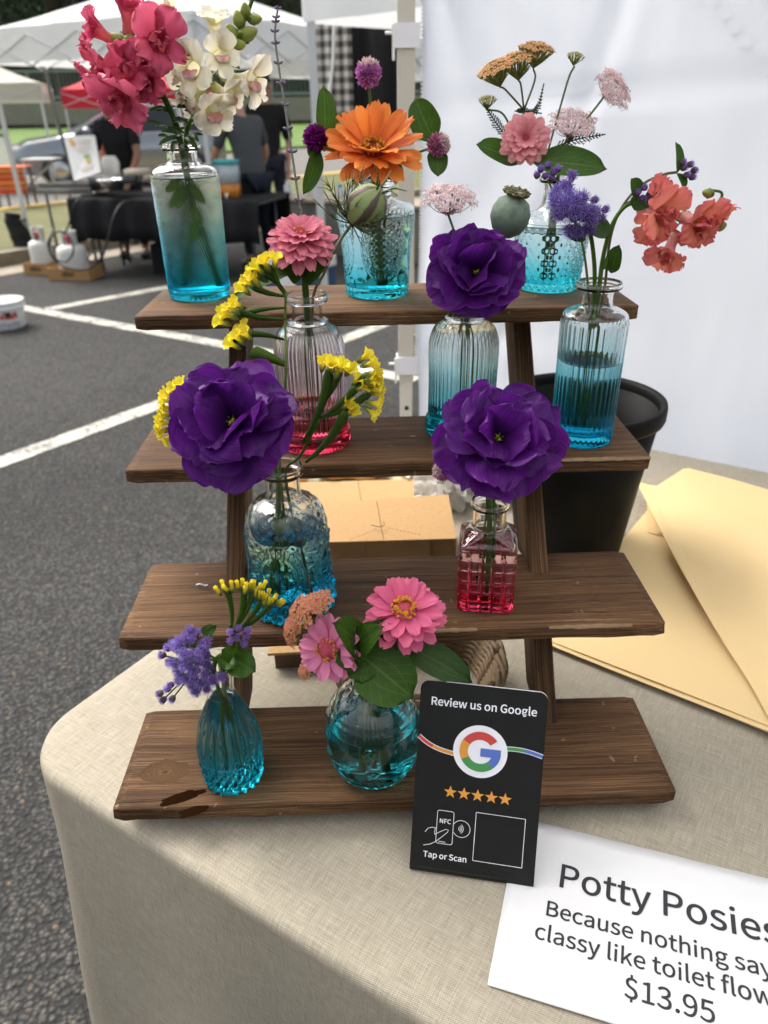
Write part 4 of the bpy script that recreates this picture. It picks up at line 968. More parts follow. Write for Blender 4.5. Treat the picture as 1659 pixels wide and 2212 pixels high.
ROSEDISC = petalmat('disc_rose', [(0, (.42, .06, .10)), (1, (.60, .12, .16))], (.30, .02, .06), .4, .05, .7, .2, 8, .2, .5, .6)
YELLOWP = petalmat('statice_yellow', [(0, (.62, .56, .04)), (.4, (.80, .66, .03)), (1, (.84, .72, .06))], (.74, .56, .02), .3, .35, .6, .15, 16, .12, .5)
MAG = petalmat('globe_magenta', [(0, (.10, .003, .10)), (1, (.30, .012, .26))], (.09, .002, .10), .4, .15, .5, .3, 4, .2, .2)
LILACG = petalmat('globe_lilac', [(0, (.40, .10, .36)), (1, (.60, .26, .54))], (.34, .05, .30), .4, .25, .5, .3, 4, .2, .2)
PALEG = petalmat('globe_pale_tip', [(0, (.50, .32, .38)), (1, (.66, .56, .50))], (.45, .22, .36), .3, .25, .5, .3, 4, .2, .2)
ROSEG = petalmat('globe_rose', [(0, (.36, .07, .22)), (1, (.58, .26, .40))], (.30, .05, .20), .4, .25, .5, .3, 4, .2, .2)
AGE = petalmat('ageratum_lavender', [(0, (.10, .05, .22)), (.4, (.27, .19, .56)), (1, (.48, .40, .84))], (.2, .1, .5), .2, .35, .6, .2, 3, .15, .1)
AGEC = petalmat('ageratum_core', [(0, (.07, .10, .03)), (.45, (.09, .08, .06)), (.6, (.12, .05, .16)), (1, (.20, .09, .36))], (.15, .05, .28), .4, .1, .7, .2, 30, .3, .5)
QALP = petalmat('umbel_pink', [(0, (.36, .12, .16)), (.40, (.58, .40, .42)), (1, (.86, .78, .77))], (.60, .36, .40), .3, .3, .6, .2, 6, .1, .2)
YARP = petalmat('yarrow_peach', [(0, (.56, .30, .12)), (1, (.66, .29, .17))], (.62, .24, .14), .3, .25, .7, .15, 4, .2, .2)
YARC = petalmat('yarrow_coral', [(0, (.56, .28, .13)), (1, (.56, .12, .11))], (.6, .14, .14), .3, .25, .7, .15, 4, .2, .2)
YARB = petalmat('yarrow_bud', [(0, (.20, .22, .08)), (1, (.52, .42, .20))], (.3, .2, .1), .3, .15, .7, .15, 4, .2, .2)
LAV = petalmat('lavender_bud', [(0, (.16, .15, .18)), (1, (.24, .18, .30))], (.10, .08, .14), .4, .1, .8, .1, 8, .2, .5)
LEAF = leafmat('leaf_green', (.020, .056, .006), (.046, .105, .011), (.10, .17, .035))
LEAFD = leafmat('leaf_dark', (.013, .038, .006), (.030, .070, .011), (.065, .11, .03), .18)
LEAFL = leafmat('leaf_light', (.045, .10, .012), (.085, .16, .020), (.14, .22, .05), .3)
STEM = petalmat('stem_green', [(0, (.06, .10, .018)), (1, (.095, .14, .028))], (.06, .10, .02), .4, .1, .5, .3, 8, .2, .3)
STEMD = petalmat('stem_dark', [(0, (.05, .09, .02)), (1, (.08, .11, .03))], (.03, .05, .015), .4, .1, .5, .3, 8, .2, .3)
STEMB = petalmat('stem_brown', [(0, (.10, .10, .035)), (1, (.12, .11, .05))], (.06, .04, .02), .4, .05, .5, .3, 8, .2, .3)
BUDG = petalmat('bud_green', [(0, (.14, .20, .04)), (1, (.34, .36, .09))], (.12, .18, .03), .4, .2, .5, .3, 10, .2, .3)
POD = petalmat('poppy_pod', [(0, (.12, .18, .13)), (1, (.21, .27, .21))], (.10, .13, .10), .6, .05, .7, .2, 6, .1, .3, .7)
YELC = petalmat('stigma_yellow', [(0, (.42, .36, .02)), (1, (.62, .54, .04))], (.3, .25, .02), .2, .1, .6, .2, 4, .1, .1)

# ------------------------------------------------------------------ plant shapes
def petal(L, W, a0, a1, um=.62, b0=.25, tipk=.92, cup=.10, ruf=0, rf=8, notch=0, seed=0, nu=10, nv=8, ck=1.0, scal=0, twist=0, edge=0, frill=0):
    """base at the origin, runs along +x, upper side +z ; angles (degrees) are the elevation at base and tip"""
    r = random.Random(seed); p1_, p2_, p3_ = r.random() * 6, r.random() * 6, r.random() * 50
    th = [rad(a0 + (a1 - a0) * (i / nu) ** ck) for i in range(nu + 1)]
    X, Z = [0], [0]
    for i in range(nu): X.append(X[-1] + L / nu * math.cos(th[i])); Z.append(Z[-1] + L / nu * math.sin(th[i]))
    rows, uvs = [], []
    for i in range(nu + 1):
        u = i / nu
        if u < um: f = b0 + (1 - b0) * math.sin(math.pi / 2 * u / um)
        else: f = math.sqrt(max(0, 1 - ((u - um) / (1 - um)) ** 2 * tipk))
        row, uvr = [], []
        for j in range(nv + 1):
            v = -1 + 2 * j / nv
            du = 0
            if notch and u > .5: du -= notch * L * math.exp(-(v / .22) ** 2) * ((u - .5) * 2) ** 2
            if u > .5: du += (-.10 * (abs(v) ** 2.6) * L * (1 - tipk * .4) + scal * L * mnoise.noise(Vector((v * 3.1, p3_, 1)))) * ((u - .5) * 2) ** 1.5
            if edge and u > .6: du += edge * L * mnoise.noise(Vector((v * 11, p3_ * 1.7, 4))) * ((u - .6) / .4)
            y = v * f * W / 2
            off = cup * W * f * v * v - cup * W * .2 * f
            off += ruf * (u ** 2.2 * math.sin(rf * v + p1_) * .9 + abs(v) ** 3 * u * math.sin(rf * 1.4 * u + (p2_ if v > 0 else p1_ + 1))) + ruf * .5 * mnoise.noise(Vector((u * 3 + p3_, v * 2.5, p2_))) * u
            off += twist * W * v * u
            if frill: off += frill * max(0, max(u, abs(v) * (.35 + .65 * u)) - .72) / .28 * mnoise.noise(Vector((v * 6.5 + p3_, u * 7.5, p1_))) * 1.8
            c, s = math.cos(th[i]), math.sin(th[i])
            row.append((X[i] + du * c - off * s, y, Z[i] + du * s + off * c)); uvr.append((j / nv, u))
        rows.append(row); uvs.append(uvr)
    m = MB(); m.grid(rows, False, uvs, flip=True); return m
def put(me, name, parent, M): return new(name, me, parent, M)
def flower(name, label, cat, base, group=None): return thing(name, label, cat, base, group)
def stem(t, pts, r0, r1=None, mat=None, n=8, name='stem', k=6):
    p = smooth_path(pts, k) if len(pts) > 2 else [Vector(pts[0]).lerp(Vector(pts[1]), i / 6) for i in range(7)]
    r1 = r1 or r0; m = MB(); m.tube(p, [r0 + (r1 - r0) * i / (len(p) - 1) for i in range(len(p))], n)
    return build(m, name, mat or STEM, t)
def leaf(t, base, tip, W, nrm=(0, -.6, .8), bend=14, fold=.14, mat=None, name='leaf', um=.38, seed=0, wave=.0, tipk=1.0, b0=.06):
    base, tip = Vector(base), Vector(tip); d = tip - base; L = d.length * 1.03; x = d.normalized(); n_ = Vector(nrm); n_ = (n_ - x * n_.dot(x)).normalized(); y = n_.cross(x)
    M = Matrix((x, y, n_)).transposed().to_4x4(); M.translation = base
    m = petal(L, W, bend, -bend, um, b0, tipk, fold, wave, 7, 0, seed, 14, 8)
    return build(m, name, mat or LEAF, t, M)
def disc(t, M, R, n_gold, cone=ROSEDISC, seed=0, h=.5, ring=(.45, 1.0), fs=1.0):
    r = random.Random(seed)
    m = MB(); m.lathe([(R * .98, -R * .5), (R * 1.0, -R * .1), (R * .9, R * h * .35), (R * .6, R * h * .75), (R * .25, R * h * .95), (R * .02, R * h)], 24, fn=lambda th, z, rr: rr * (1 + .06 * math.sin(th * 17 + z * 2500)))
    build(m, 'disc', cone, t, M)
    m = MB()
    for k in range(60):       # scales of the cone
        a = k * 2.39996; rr = R * .62 * math.sqrt(k / 60); z = R * h * (1 - (rr / R) ** 2 * .55)
        m.tube([(rr * math.cos(a), rr * math.sin(a), z - R * .12), (rr * 1.03 * math.cos(a), rr * 1.03 * math.sin(a), z + R * .13)], [R * .075, R * .02], 4)
    build(m, 'disc_scales', cone, t, M)['kind'] = 'stuff'
    m = MB()
    for k in range(n_gold):
        a = r.random() * 6.283; rr = R * r.uniform(*ring); z = R * h * (1 - (rr / R) ** 2 * .6); out = r.uniform(.05, .35); hh = R * r.uniform(.30, .52) * fs
        o = Vector((rr * math.cos(a), rr * math.sin(a), z - R * .05)); d = Vector((math.cos(a) * out, math.sin(a) * out, 1)).normalized()
        m.tube([o, o + d * hh * .6, o + d * hh], [R * .045, R * .05, R * .075], 5)
        Mf = frame(o + d * hh, d)
        for q in range(5):
            b_ = 2 * math.pi * q / 5; e = Mf @ Vector((math.cos(b_) * R * .17 * fs, math.sin(b_) * R * .17 * fs, R * .03)); s1 = Mf @ Vector((math.cos(b_ + .6) * R * .06, math.sin(b_ + .6) * R * .06, 0)); s2 = Mf @ Vector((math.cos(b_ - .6) * R * .06, math.sin(b_ - .6) * R * .06, 0))
            i0 = m.vert(s1, (0, .5)); i1 = m.vert(e, (.5, 1)); i2 = m.vert(s2, (1, .5)); m.face(i0, i2, i1)
    build(m, 'disc_florets', GOLD, t, M)['kind'] = 'stuff'
def zinnia(t, c, nrm, R, rings, mat, n_gold=36, cone=ROSEDISC, seed=0, discR=.24, cupz=.5, fs=1.0, spin=0, vary=None, h=.5, goldring=(.45, 1.0)):
    """rings: (petals, length/R, width/R, base angle, tip angle, radius/R of attachment, height/R)"""
    r = random.Random(seed); M = frame(c, nrm, spin=spin)
    for ri_, (n_, L_, W_, a0, a1, ra, hz) in enumerate(rings):
        vs = [petal(R * L_ * (1 + r.uniform(-.06, .06)), R * W_, a0 + r.uniform(-4, 4), a1 + r.uniform(-9, 9), .70, .40, .66, r.uniform(.03, .15), R * .028, 5, r.choice((0, .03, .06)), seed * 31 + ri_ * 7 + q, 8, 6, 1.2, .05).mesh('petal', mat) for q in range(4)]
        ph = r.random() * 6
        for k in range(n_):
            az = ph + 2 * math.pi * (k + r.uniform(-.2, .2)) / n_
            extra = vary(az, ri_) if vary else 0
            if extra is None: continue
            Mp = M @ Matrix.Rotation(az, 4, 'Z') @ Matrix.Translation((R * ra, 0, R * hz)) @ Matrix.Rotation(rad(-extra + r.uniform(-5, 5)), 4, 'Y') @ Matrix.Rotation(rad(r.uniform(-9, 9)), 4, 'X') @ Matrix.Scale(r.uniform(.93, 1.05), 4)
            put(vs[k % 4], 'petal', t, Mp)
    disc(t, M, R * discR, n_gold, cone, seed, h, goldring, fs)
    m = MB(); m.lathe([(.0022, -R * .42), (R * .10, -R * .36), (R * .20, -R * .18), (R * .22, -R * .02), (R * .12, R * .02)], 16, fn=lambda th, z, rr: rr * (1 + .05 * math.sin(th * 9 + z * 900)))
    build(m, 'calyx', STEMD, t, M)
    return M
def lisianthus(t, c, nrm, R, seed, spin=0, layers=None, open_=1.0):
    r = random.Random(seed); M = frame(c, nrm, spin=spin)
    layers = layers or [(6, 1.10, 1.22, 30, -16, .03, -.10), (5, 1.02, 1.20, 46, 4, .03, -.05), (5, .90, 1.10, 60, 26, .03, -.01), (3, .74, 1.0, 72, 50, .03, .02)]
    for li_, (n_, L_, W_, a0, a1, ra, hz) in enumerate(layers):
        ph = r.random() * 6
        for k in range(n_):
            az = ph + 2 * math.pi * (k + r.uniform(-.22, .22)) / n_
            m = petal(R * L_ * r.uniform(.86, 1.10), R * W_ * r.uniform(.85, 1.12), a0 + r.uniform(-10, 10), a1 + r.uniform(-20, 20), .64, .20, .72, r.uniform(.02, .18), R * r.uniform(.05, .11), r.uniform(2.6, 5.5), r.choice((0, 0, .06)), r.randrange(9999), 22, 26, .8, .07, r.uniform(-.20, .20), .024, frill=R * .034)
            Mp = M @ Matrix.Rotation(az, 4, 'Z') @ Matrix.Translation((R * ra, 0, R * hz)) @ Matrix.Rotation(rad(r.uniform(-12, 12)), 4, 'X')
            build(m, 'petal', PURPLE, t, Mp)
    m = MB(); m.lathe([(R * .02, 0), (R * .05, R * .02), (R * .05, R * .06), (R * .045, R * .10), (R * .03, R * .14)], 12); build(m, 'pistil', BUDG, t, M)
    for s_ in (-1, 1):
        m = MB(); m.sphere((s_ * R * .032, 0, R * .11), (R * .030, R * .024, R * .024), 10, 7); build(m, 'stigma', YELC, t, M)
    for k in range(6):
        a = k * 1.047 + .3; m = MB(); e = Vector((math.cos(a) * R * .07, math.sin(a) * R * .07, R * .11)); m.tube([(0, 0, R * .02), (math.cos(a) * R * .09, math.sin(a) * R * .09, R * .16), e], R * .009, 5); m.sphere(e, (R * .022, R * .022, R * .04), 6, 5); build(m, 'stamen', STEMB, t, M)
    m = MB(); m.lathe([(.002, -R * .42), (R * .06, -R * .36), (R * .09, -R * .2), (R * .13, -R * .06)], 12); build(m, 'calyx', STEM, t, M)
    for k in range(5):
        mm = petal(R * .5, R * .09, 50, 20, .2, .6, 1, .1, 0, seed=k, nu=6, nv=4); build(mm, 'sepal', LEAFD, t, M @ Matrix.Rotation(k * 1.257, 4, 'Z') @ Matrix.Translation((R * .05, 0, -R * .36)))
    return M
def tube_surface(pts, radii, n=12, flat=1.0):
    m = MB(); m.tube(pts, radii, n, False, flat); return m
def snap_floret(t, base, face, size, pm, tm, palm=None, seed=0, ruffle=1.0, up=(0, 0, 1), openness=1.0):
    """base: where the tube leaves the stem; face: centre of the open mouth"""
    r = random.Random(seed); base, face = Vector(base), Vector(face); ax = (face - base).normalized(); L = (face - base).length
    M = frame(face, ax, up); s = size
    m = MB(); pts = [base.lerp(face, k / 8) + Vector((0, 0, -.06 * L * math.sin(math.pi * k / 8))) for k in range(9)]
    m.tube(pts, [s * .15, s * .24, s * .27, s * .26, s * .25, s * .27, s * .31, s * .37, s * .42], 14, False)
    fl = build(m, 'floret', tm, t)
    for k in range(5):
        mm = petal(s * .42, s * .26, 55, 10, .45, .5, 1, .15, 0, seed=k, nu=5, nv=4)
        build(mm, 'sepal', BUDG, fl, frame(base, ax) @ Matrix.Rotation(k * 1.257 + .4, 4, 'Z') @ Matrix.Translation((s * .06, 0, -s * .04)))
    # upper lip: two broad lobes standing up and back; lower lip: three lobes folding down
    lb_ = 1.12 if palm is not None else 1.0
    for (az, L_, W_, a0, a1, tw) in ((56, 1.08 * lb_, 1.18, 74, 6, .1), (124, 1.08 * lb_, 1.18, 74, 6, -.1), (-152, .86 * lb_, .90, 64, -32, .1), (-90, .90 * lb_, .96, 58, -45, 0), (-28, .86 * lb_, .90, 64, -32, -.1)):
        mm = petal(s * L_ * r.uniform(.9, 1.1), s * W_ * r.uniform(.9, 1.1), a0 * openness + r.uniform(-8, 8), a1 + r.uniform(-14, 14), .66, .42, .85, r.uniform(-.04, .12), s * .085 * ruffle * r.uniform(.7, 1.2), r.uniform(5, 9), .05, r.randrange(9999), 15, 16, .8, .08 * ruffle, tw + r.uniform(-.08, .08), .025, frill=s * .055 * ruffle)
        build(mm, 'lip_petal', pm, fl, M @ Matrix.Rotation(rad(az + r.uniform(-8, 8)), 4, 'Z') @ Matrix.Translation((s * .30, 0, -s * .12)))
    if palm is not None:
        for az in (-118, -62):
            mm = petal(s * .62, s * .62, 84, -30, .55, .5, .8, -.22, s * .012, 4, 0, seed * 5 + az, 10, 10, 1.1, .03)
            build(mm, 'palate', palm, fl, M @ Matrix.Rotation(rad(az), 4, 'Z') @ Matrix.Translation((s * .10, 0, -s * .02)))
    elif ruffle > .9:
        for k in range(4):
            mm = petal(s * .6, s * .5, 80, 50 + 10 * k, .6, .4, .85, .2, s * .09, 8, 0, seed * 13 + k, 11, 12, .9, .08, frill=s * .05); build(mm, 'inner_petal', pm, fl, M @ Matrix.Rotation(k * 1.6 + seed, 4, 'Z') @ Matrix.Translation((s * .08, 0, -s * .12)))
    return fl
def bud(t, base, tip, R, mat=None, name='bud', n=10):
    base, tip = Vector(base), Vector(tip); m = MB(); m.tube([base.lerp(tip, x) for x in (0, .12, .35, .6, .82, .95, 1)], [R * .35, R * .75, R, R * .92, R * .6, R * .3, R * .08], n); o = build(m, name, mat or BUDG, t)
    for k in range(4):
        mm = petal((tip - base).length * .55, R * 1.1, 62, 80, .4, .5, 1, .2, 0, seed=k, nu=5, nv=4); build(mm, 'sepal', LEAFL, o, frame(base, tip - base) @ Matrix.Rotation(k * 1.571, 4, 'Z') @ Matrix.Translation((R * .45, 0, 0)))
    return o
def gomphrena(t, c, axis, R, mat, tipmat=None, seed=0, n=190):
    r = random.Random(seed); M = frame(c, axis)
    m = MB(); m.sphere((0, 0, 0), (R * .7, R * .7, R * .75), 14, 10); build(m, 'core', mat, t, M)
    mm = MB()
    for k in range(n):
        y = 1 - 2 * (k + .5) / n; a = k * 2.39996; q = math.sqrt(1 - y * y); d = Vector((q * math.cos(a), q * math.sin(a), y)); mm.cur = 1 if (tipmat and y > .62) else 0
        dd = (d + Vector((0, 0, .45)) + Vector((r.uniform(-.2, .2), r.uniform(-.2, .2), r.uniform(-.2, .2)))).normalized(); L_ = R * r.uniform(.46, .62)
        o = Vector((d.x * R * .62, d.y * R * .62, d.z * R * .68)); f_ = frame(o, dd, d.cross(Vector((0, 0, 1))).cross(d) if abs(y) < .98 else (1, 0, 0), r.random() * 6)
        w_ = R * .16
        ids = [mm.vert(f_ @ Vector(p), u) for p, u in (((-w_ * .6, 0, 0), (0, 0)), ((w_ * .6, 0, 0), (1, 0)), ((w_, w_ * .5, L_ * .5), (1, .5)), ((0, 0, L_), (.5, 1)), ((-w_, w_ * .5, L_ * .5), (0, .5)), ((0, -w_ * .6, L_ * .45), (.5, .5)))]
        mm.face(ids[0], ids[1], ids[5]); mm.face(ids[1], ids[2], ids[5]); mm.face(ids[2], ids[3], ids[5]); mm.face(ids[3], ids[4], ids[5]); mm.face(ids[4], ids[0], ids[5])
    build(mm, 'bracts', [mat, tipmat or mat], t, M, smooth=False)['kind'] = 'stuff'
def ageratum(t, heads, r0, seed=0, hair=52, mat=AGE, fuzz=1.0):
    """heads: (centre, direction, radius)"""
    r = random.Random(seed)
    for c, d, R in heads:
        M = frame(c, d, spin=r.random() * 6)
        m = MB(); m.lathe([(R * .12, -R * .75), (R * .45, -R * .55), (R * .62, -R * .1), (R * .60, R * .18), (R * .35, R * .34), (R * .02, R * .36)], 12, fn=lambda th, z, rr: rr * (1 + .07 * math.sin(th * 8)))
        o = build(m, 'flower_head', AGEC, t, M)
        mm = MB()
        for k in range(hair):
            a = k * 2.39996; q = math.sqrt((k + .5) / hair); tl = q * 1.15 * fuzz + .05
            dd = Vector((math.sin(tl) * math.cos(a), math.sin(tl) * math.sin(a), math.cos(tl))); o0 = Vector((q * R * .55 * math.cos(a), q * R * .55 * math.sin(a), R * (.30 - .25 * q * q)))
            jit = Vector((r.uniform(-.25, .25), r.uniform(-.25, .25), r.uniform(-.25, .25))); L_ = R * r.uniform(.55, .85) * (.55 + .45 * fuzz)
            mm.tube([o0, o0 + dd * L_ * .55, o0 + (dd + jit).normalized() * L_], [R * .055, R * .050, R * .028], 3, False)
        build(mm, 'filaments', mat, o, M)['kind'] = 'stuff'
def umbel(t, c, axis, R, seed, n=26, per=11, mat=QALP, fl=.0021, dome=.34, base=None, wild=.2):
    r = random.Random(seed); M = frame(c, axis); m = MB(); rays = MB()
    for k in range(n):
        a = k * 2.39996; q = math.sqrt((k + .5) / n); hub = Vector((q * R * math.cos(a), q * R * math.sin(a), R * dome * (1 - q * q) + r.uniform(-.06, .06) * R))
        b0_ = Vector((0, 0, -R * .55)); mid = Vector((hub.x * .55, hub.y * .55, -R * .28 - R * .10 * q))
        rays.tube(smooth_path([b0_, mid, hub], 4), .00042, 4)
        for j in range(per):
            b_ = j * 2.39996; p_ = math.sqrt((j + .5) / per) * R * .20; cc = hub + Vector((p_ * math.cos(b_), p_ * math.sin(b_), r.uniform(-.4, 1) * fl)); dd = Vector((cc.x * .5 / R + r.uniform(-.4, .4), cc.y * .5 / R + r.uniform(-.4, .4), 1)); Mf = frame(cc, dd, spin=r.random() * 6)
            s_ = fl * r.uniform(.75, 1.25)
            for e in range(5):
                g_ = e * 1.2566; ids = [m.vert(Mf @ Vector(v_), u_) for v_, u_ in (((0, 0, 0), (.5, 0)), ((s_ * math.cos(g_ - .45) * .75, s_ * math.sin(g_ - .45) * .75, s_ * .12), (0, .7)), ((s_ * math.cos(g_), s_ * math.sin(g_), s_ * .3), (.5, 1)), ((s_ * math.cos(g_ + .45) * .75, s_ * math.sin(g_ + .45) * .75, s_ * .12), (1, .7)))]
                m.face(*ids)
            if r.random() < .5: rays.tube([cc - Vector((0, 0, fl * 2)), cc], .00025, 3, False)
    build(m, 'florets', mat, t, M, smooth=False)['kind'] = 'stuff'; build(rays, 'rays', QALP if mat is QALP else STEM, t, M)
    return M
def yarrow(t, heads, mat, seed=0, fs=.0022, hub=None, smat=BUDG):
    """heads: (centre, axis, radius, florets)"""
    r = random.Random(seed)
    for c, ax, R, n in heads:
        M = frame(c, ax); m = MB(); g_ = MB()
        for k in range(n):
            a = k * 2.39996; q = math.sqrt((k + .5) / n); p = Vector((q * R * math.cos(a), q * R * math.sin(a), R * .32 * (1 - q * q) + r.uniform(-.05, .05) * R))
            d = Vector((p.x / R * .5 + r.uniform(-.25, .25), p.y / R * .5 + r.uniform(-.25, .25), 1)); Mf = frame(p, d, spin=r.random() * 6); s_ = fs * r.uniform(.8, 1.15)
            g_.tube([p - d.normalized() * s_ * 1.9, p - d.normalized() * s_ * .9, p], [s_ * .25, s_ * .5, s_ * .42], 6)
            g_.tube(smooth_path([Vector((0, 0, -R * .95)), Vector((p.x * .5, p.y * .5, -R * .55)), p - d.normalized() * s_ * 1.8], 3), .0004, 4, False)
            for e in range(5):
                b_ = e * 1.2566 + r.uniform(-.1, .1); x0 = s_ * .3
                ids = [m.vert(Mf @ Vector((ra * math.cos(b_ + da), ra * math.sin(b_ + da), hz)), uu) for ra, da, hz, uu in ((x0, 0, s_ * .1, (.5, 0)), (s_ * .75, -.5, s_ * .2, (0, .5)), (s_ * 1.1, -.35, s_ * .1, (.2, 1)), (s_ * 1.02, 0, s_ * .08, (.5, .9)), (s_ * 1.1, .35, s_ * .1, (.8, 1)), (s_ * .75, .5, s_ * .2, (1, .5)))]
                m.face(*ids)
        build(m, 'florets', mat, t, M, smooth=False)['kind'] = 'stuff'; build(g_, 'floret_stalks', smat, t, M)['kind'] = 'stuff'
def feather(t, pts, W, mat=None, n=16, name='feathery_leaf', seed=0):
    r = random.Random(seed); p = smooth_path(pts, 8); m = MB(); m.tube(p, .0006, 5)
    for i in range(2, len(p) - 1):
        d = (p[i + 1] - p[i - 1]).normalized(); side = d.cross(Vector((0, -1, .2))).normalized(); k = math.sin(math.pi * min(1, (i + 3) / (len(p) + 2))) * W
        for s_ in (-1, 1):
            e = p[i] + (side * s_ + d * .7 + Vector((0, r.uniform(-.5, .5), 0))).normalized() * k * r.uniform(.7, 1.1); m.tube([p[i], p[i].lerp(e, .5), e], [.0007, .0006, .0002], 4)
            for q in (.45, .7):
                b_ = p[i].lerp(e, q); m.tube([b_, b_ + (d + side * s_ * .2 + Vector((0, r.uniform(-.6, .6), 0))).normalized() * k * .35], [.0006, .0002], 4)
    return build(m, name, mat or LEAFD, t)
def statice_head(t, c, axis, n, size, seed=0, closed=False, spread=1.0):
    r = random.Random(seed); c = Vector(c); axis = Vector(axis).normalized(); side = axis.cross(Vector((0, -1, 0))).normalized()
    for k in range(n):
        x = (k - (n - 1) / 2) * size * .62 * spread; o = c + side * x + Vector((0, r.uniform(-.5, .5) * size, 0)) - axis * size * .15 * abs(k - (n - 1) / 2); d = (axis + side * (x / size) * .20 + Vector((r.uniform(-.2, .2), r.uniform(-.35, .1), r.uniform(-.2, .2)))).normalized(); M = frame(o, d, spin=r.random() * 6)
        m = MB(); rows, uvs = [], []
        prof = ((.10, 0), (.16, .35), (.26, .7), (.52, .98), (.62, 1.06)) if not closed else ((.12, 0), (.17, .4), (.17, .8), (.20, 1.1), (.10, 1.2))
        for i, (rr, zz) in enumerate(prof):
            rows.append([Vector((size * rr * math.cos(a) * (1 + (.16 if i > 2 else 0) * math.sin(a * 5)), size * rr * math.sin(a) * (1 + (.16 if i > 2 else 0) * math.sin(a * 5)), size * (zz + (.10 * math.sin(a * 10 + k) + .08 * math.sin(a * 3 + k) if i > 2 and not closed else 0)))) for a in [2 * math.pi * q / 20 for q in range(20)]]); uvs.append([(q / 20, i / 4) for q in range(20)])
        m.grid(rows, True, uvs); fl = build(m, 'floret', YELLOWP, t, M)
        g_ = MB()
        for q in range(7): a = q * .9; g_.tube([(size * .05 * math.cos(a), size * .05 * math.sin(a), -size * .35), (size * .17 * math.cos(a), size * .17 * math.sin(a), 0), (size * .24 * math.cos(a), size * .24 * math.sin(a), size * .42)], [size * .05, size * .07, size * .012], 4)
        build(g_, 'calyx', BUDG, fl, M)
def winged(t, a, b, w_, mat=LEAF, bend=.06, name='winged_stalk'):
    a, b = Vector(a), Vector(b); d = b - a; sd_ = d.cross(Vector((0, -1, 0))).normalized(); m = MB(); rows = []
    for i in range(11):
        u = i / 10; p = a.lerp(b, u) + sd_ * bend * d.length * math.sin(math.pi * u); ww = w_ * (.25 + .75 * u ** .8) * (1 if i < 10 else .6)
        rows.append([p - sd_ * ww + Vector((0, ww * .35, 0)), p + Vector((0, -ww * .3, 0)), p + sd_ * ww + Vector((0, ww * .35, 0))])
    m.grid(rows, False, [[(x, i / 10) for x in (0, .5, 1)] for i in range(11)]); o = build(m, name, mat, t); md = o.modifiers.new('solid', 'SOLIDIFY'); md.thickness = .0006; return o
def inv(key, fx=0, fy=0, zf=.1):          # a point inside a vase
    v = VASES[key]; return v['loc'] + Vector((fx, fy, v['H'] * zf))
def mouth(key, fx=0, fy=0): v = VASES[key]; return v['loc'] + Vector((fx, fy, v['H'] - .004))
# ------------------------------------------------------------------ bouquets
def stemto(t, key, tip, r0=.0016, r1=None, mat=None, fx=0, fy=0, mx=0, my=0, mids=(), zf=.1):
    return stem(t, [inv(key, fx, fy, zf), inv(key, fx * .3 + mx * .7, fy * .3 + my * .7, .6), mouth(key, mx, my)] + list(mids) + [tip], r0, r1, mat)
view = Vector((0, -1, 0))
# ---- A : snapdragons
YA = .75
t = flower('snapdragon', 'pink ruffled snapdragon spike leaning left in the tall blue vase', 'flower', inv('A', .012, 0, .06), 'snapdragons')
sp_pts = [at(388, 300, Y=.748), at(372, 250, Y=.745), at(345, 190, Y=.742), at(322, 130, Y=.742), at(300, 75, Y=.745), at(283, 20, Y=.748), at(275, -30, Y=.75)]
stem(t, [inv('A', .016, .004, .08), inv('A', .006, 0, .5)] + sp_pts, .0034, .0016, LEAFL)
S = .0175
fl_ = [((318, 110), (342, 84), (.75, -.55, .25), .0225, 0), ((258, 92), (205, 62), None, .0165, 1), ((278, 82), (276, 12), None, .0200, 2), ((325, 150), (275, 150), None, .0190, 3), ((330, 170), (262, 215), None, .0245, 4), ((310, 140), (222, 150), None, .0205, 5), ((320, 170), (232, 205), None, .0180, 7), ((300, 110), (308, 130), None, .0170, 8), ((318, 140), (205, 175), None, .0165, 9), ((335, 150), (318, 178), None, .0160, 10)]
offs = {0: (-.012, -.032), 1: (0, -.012), 2: (0, -.010), 3: (-.004, -.034), 4: (-.004, -.040), 5: (.004, -.022), 7: (0, -.02), 8: (0, -.030), 9: (0, -.010), 10: (0, -.030)}
for (a, b, _, s_, sd_) in fl_:
    y0, y1 = offs[sd_]
    up = (0, 0, 1) if sd_ not in (1, 2) else (0, -1, .3)
    if sd_ == 0: pb = at(318, 110, Y=YA - .006); pf = at(343, 88, Y=YA - .036)
    else: pb = at(*a, Y=YA - .004); pf = at(*b, Y=YA + y1)
    snap_floret(t, pb, pf, s_, SNAPP, SNAPT, None, 20 + sd_, 1.5, up, 1.0 if sd_ not in (1, 2) else 1.25)
for a, b, R in (((272, 105), (240, 72), .0058), ((300, 92), (255, 100), .0055), ((288, 84), (268, 84), .0042)): bud(t, at(*a, Y=YA - .006), at(*b, Y=YA - .012), R)
r = random.Random(4)
for k in range(22):
    a = (r.uniform(352, 412), r.uniform(205, 305)); ln = r.uniform(28, 52); an = r.choice((r.uniform(-40, 30), r.uniform(150, 220))); b = (a[0] + ln * math.cos(rad(an)), a[1] + ln * .7 * math.sin(rad(an)) - 8)
    leaf(t, at(*a, Y=YA - .004), at(*b, Y=YA - .012 - .012 * r.random()), .0055, (0, -.7, .7), 22, .2, LEAF if k % 3 else LEAFD, seed=k, um=.4)
for a, b in (((395, 300), (340, 318)), ((400, 296), (430, 328)), ((385, 305), (372, 335)), ((410, 292), (432, 310))): leaf(t, at(*a, Y=YA - .012), at(*b, Y=YA - .03), .006, (0, -.7, .6), 30, .2, LEAFD)
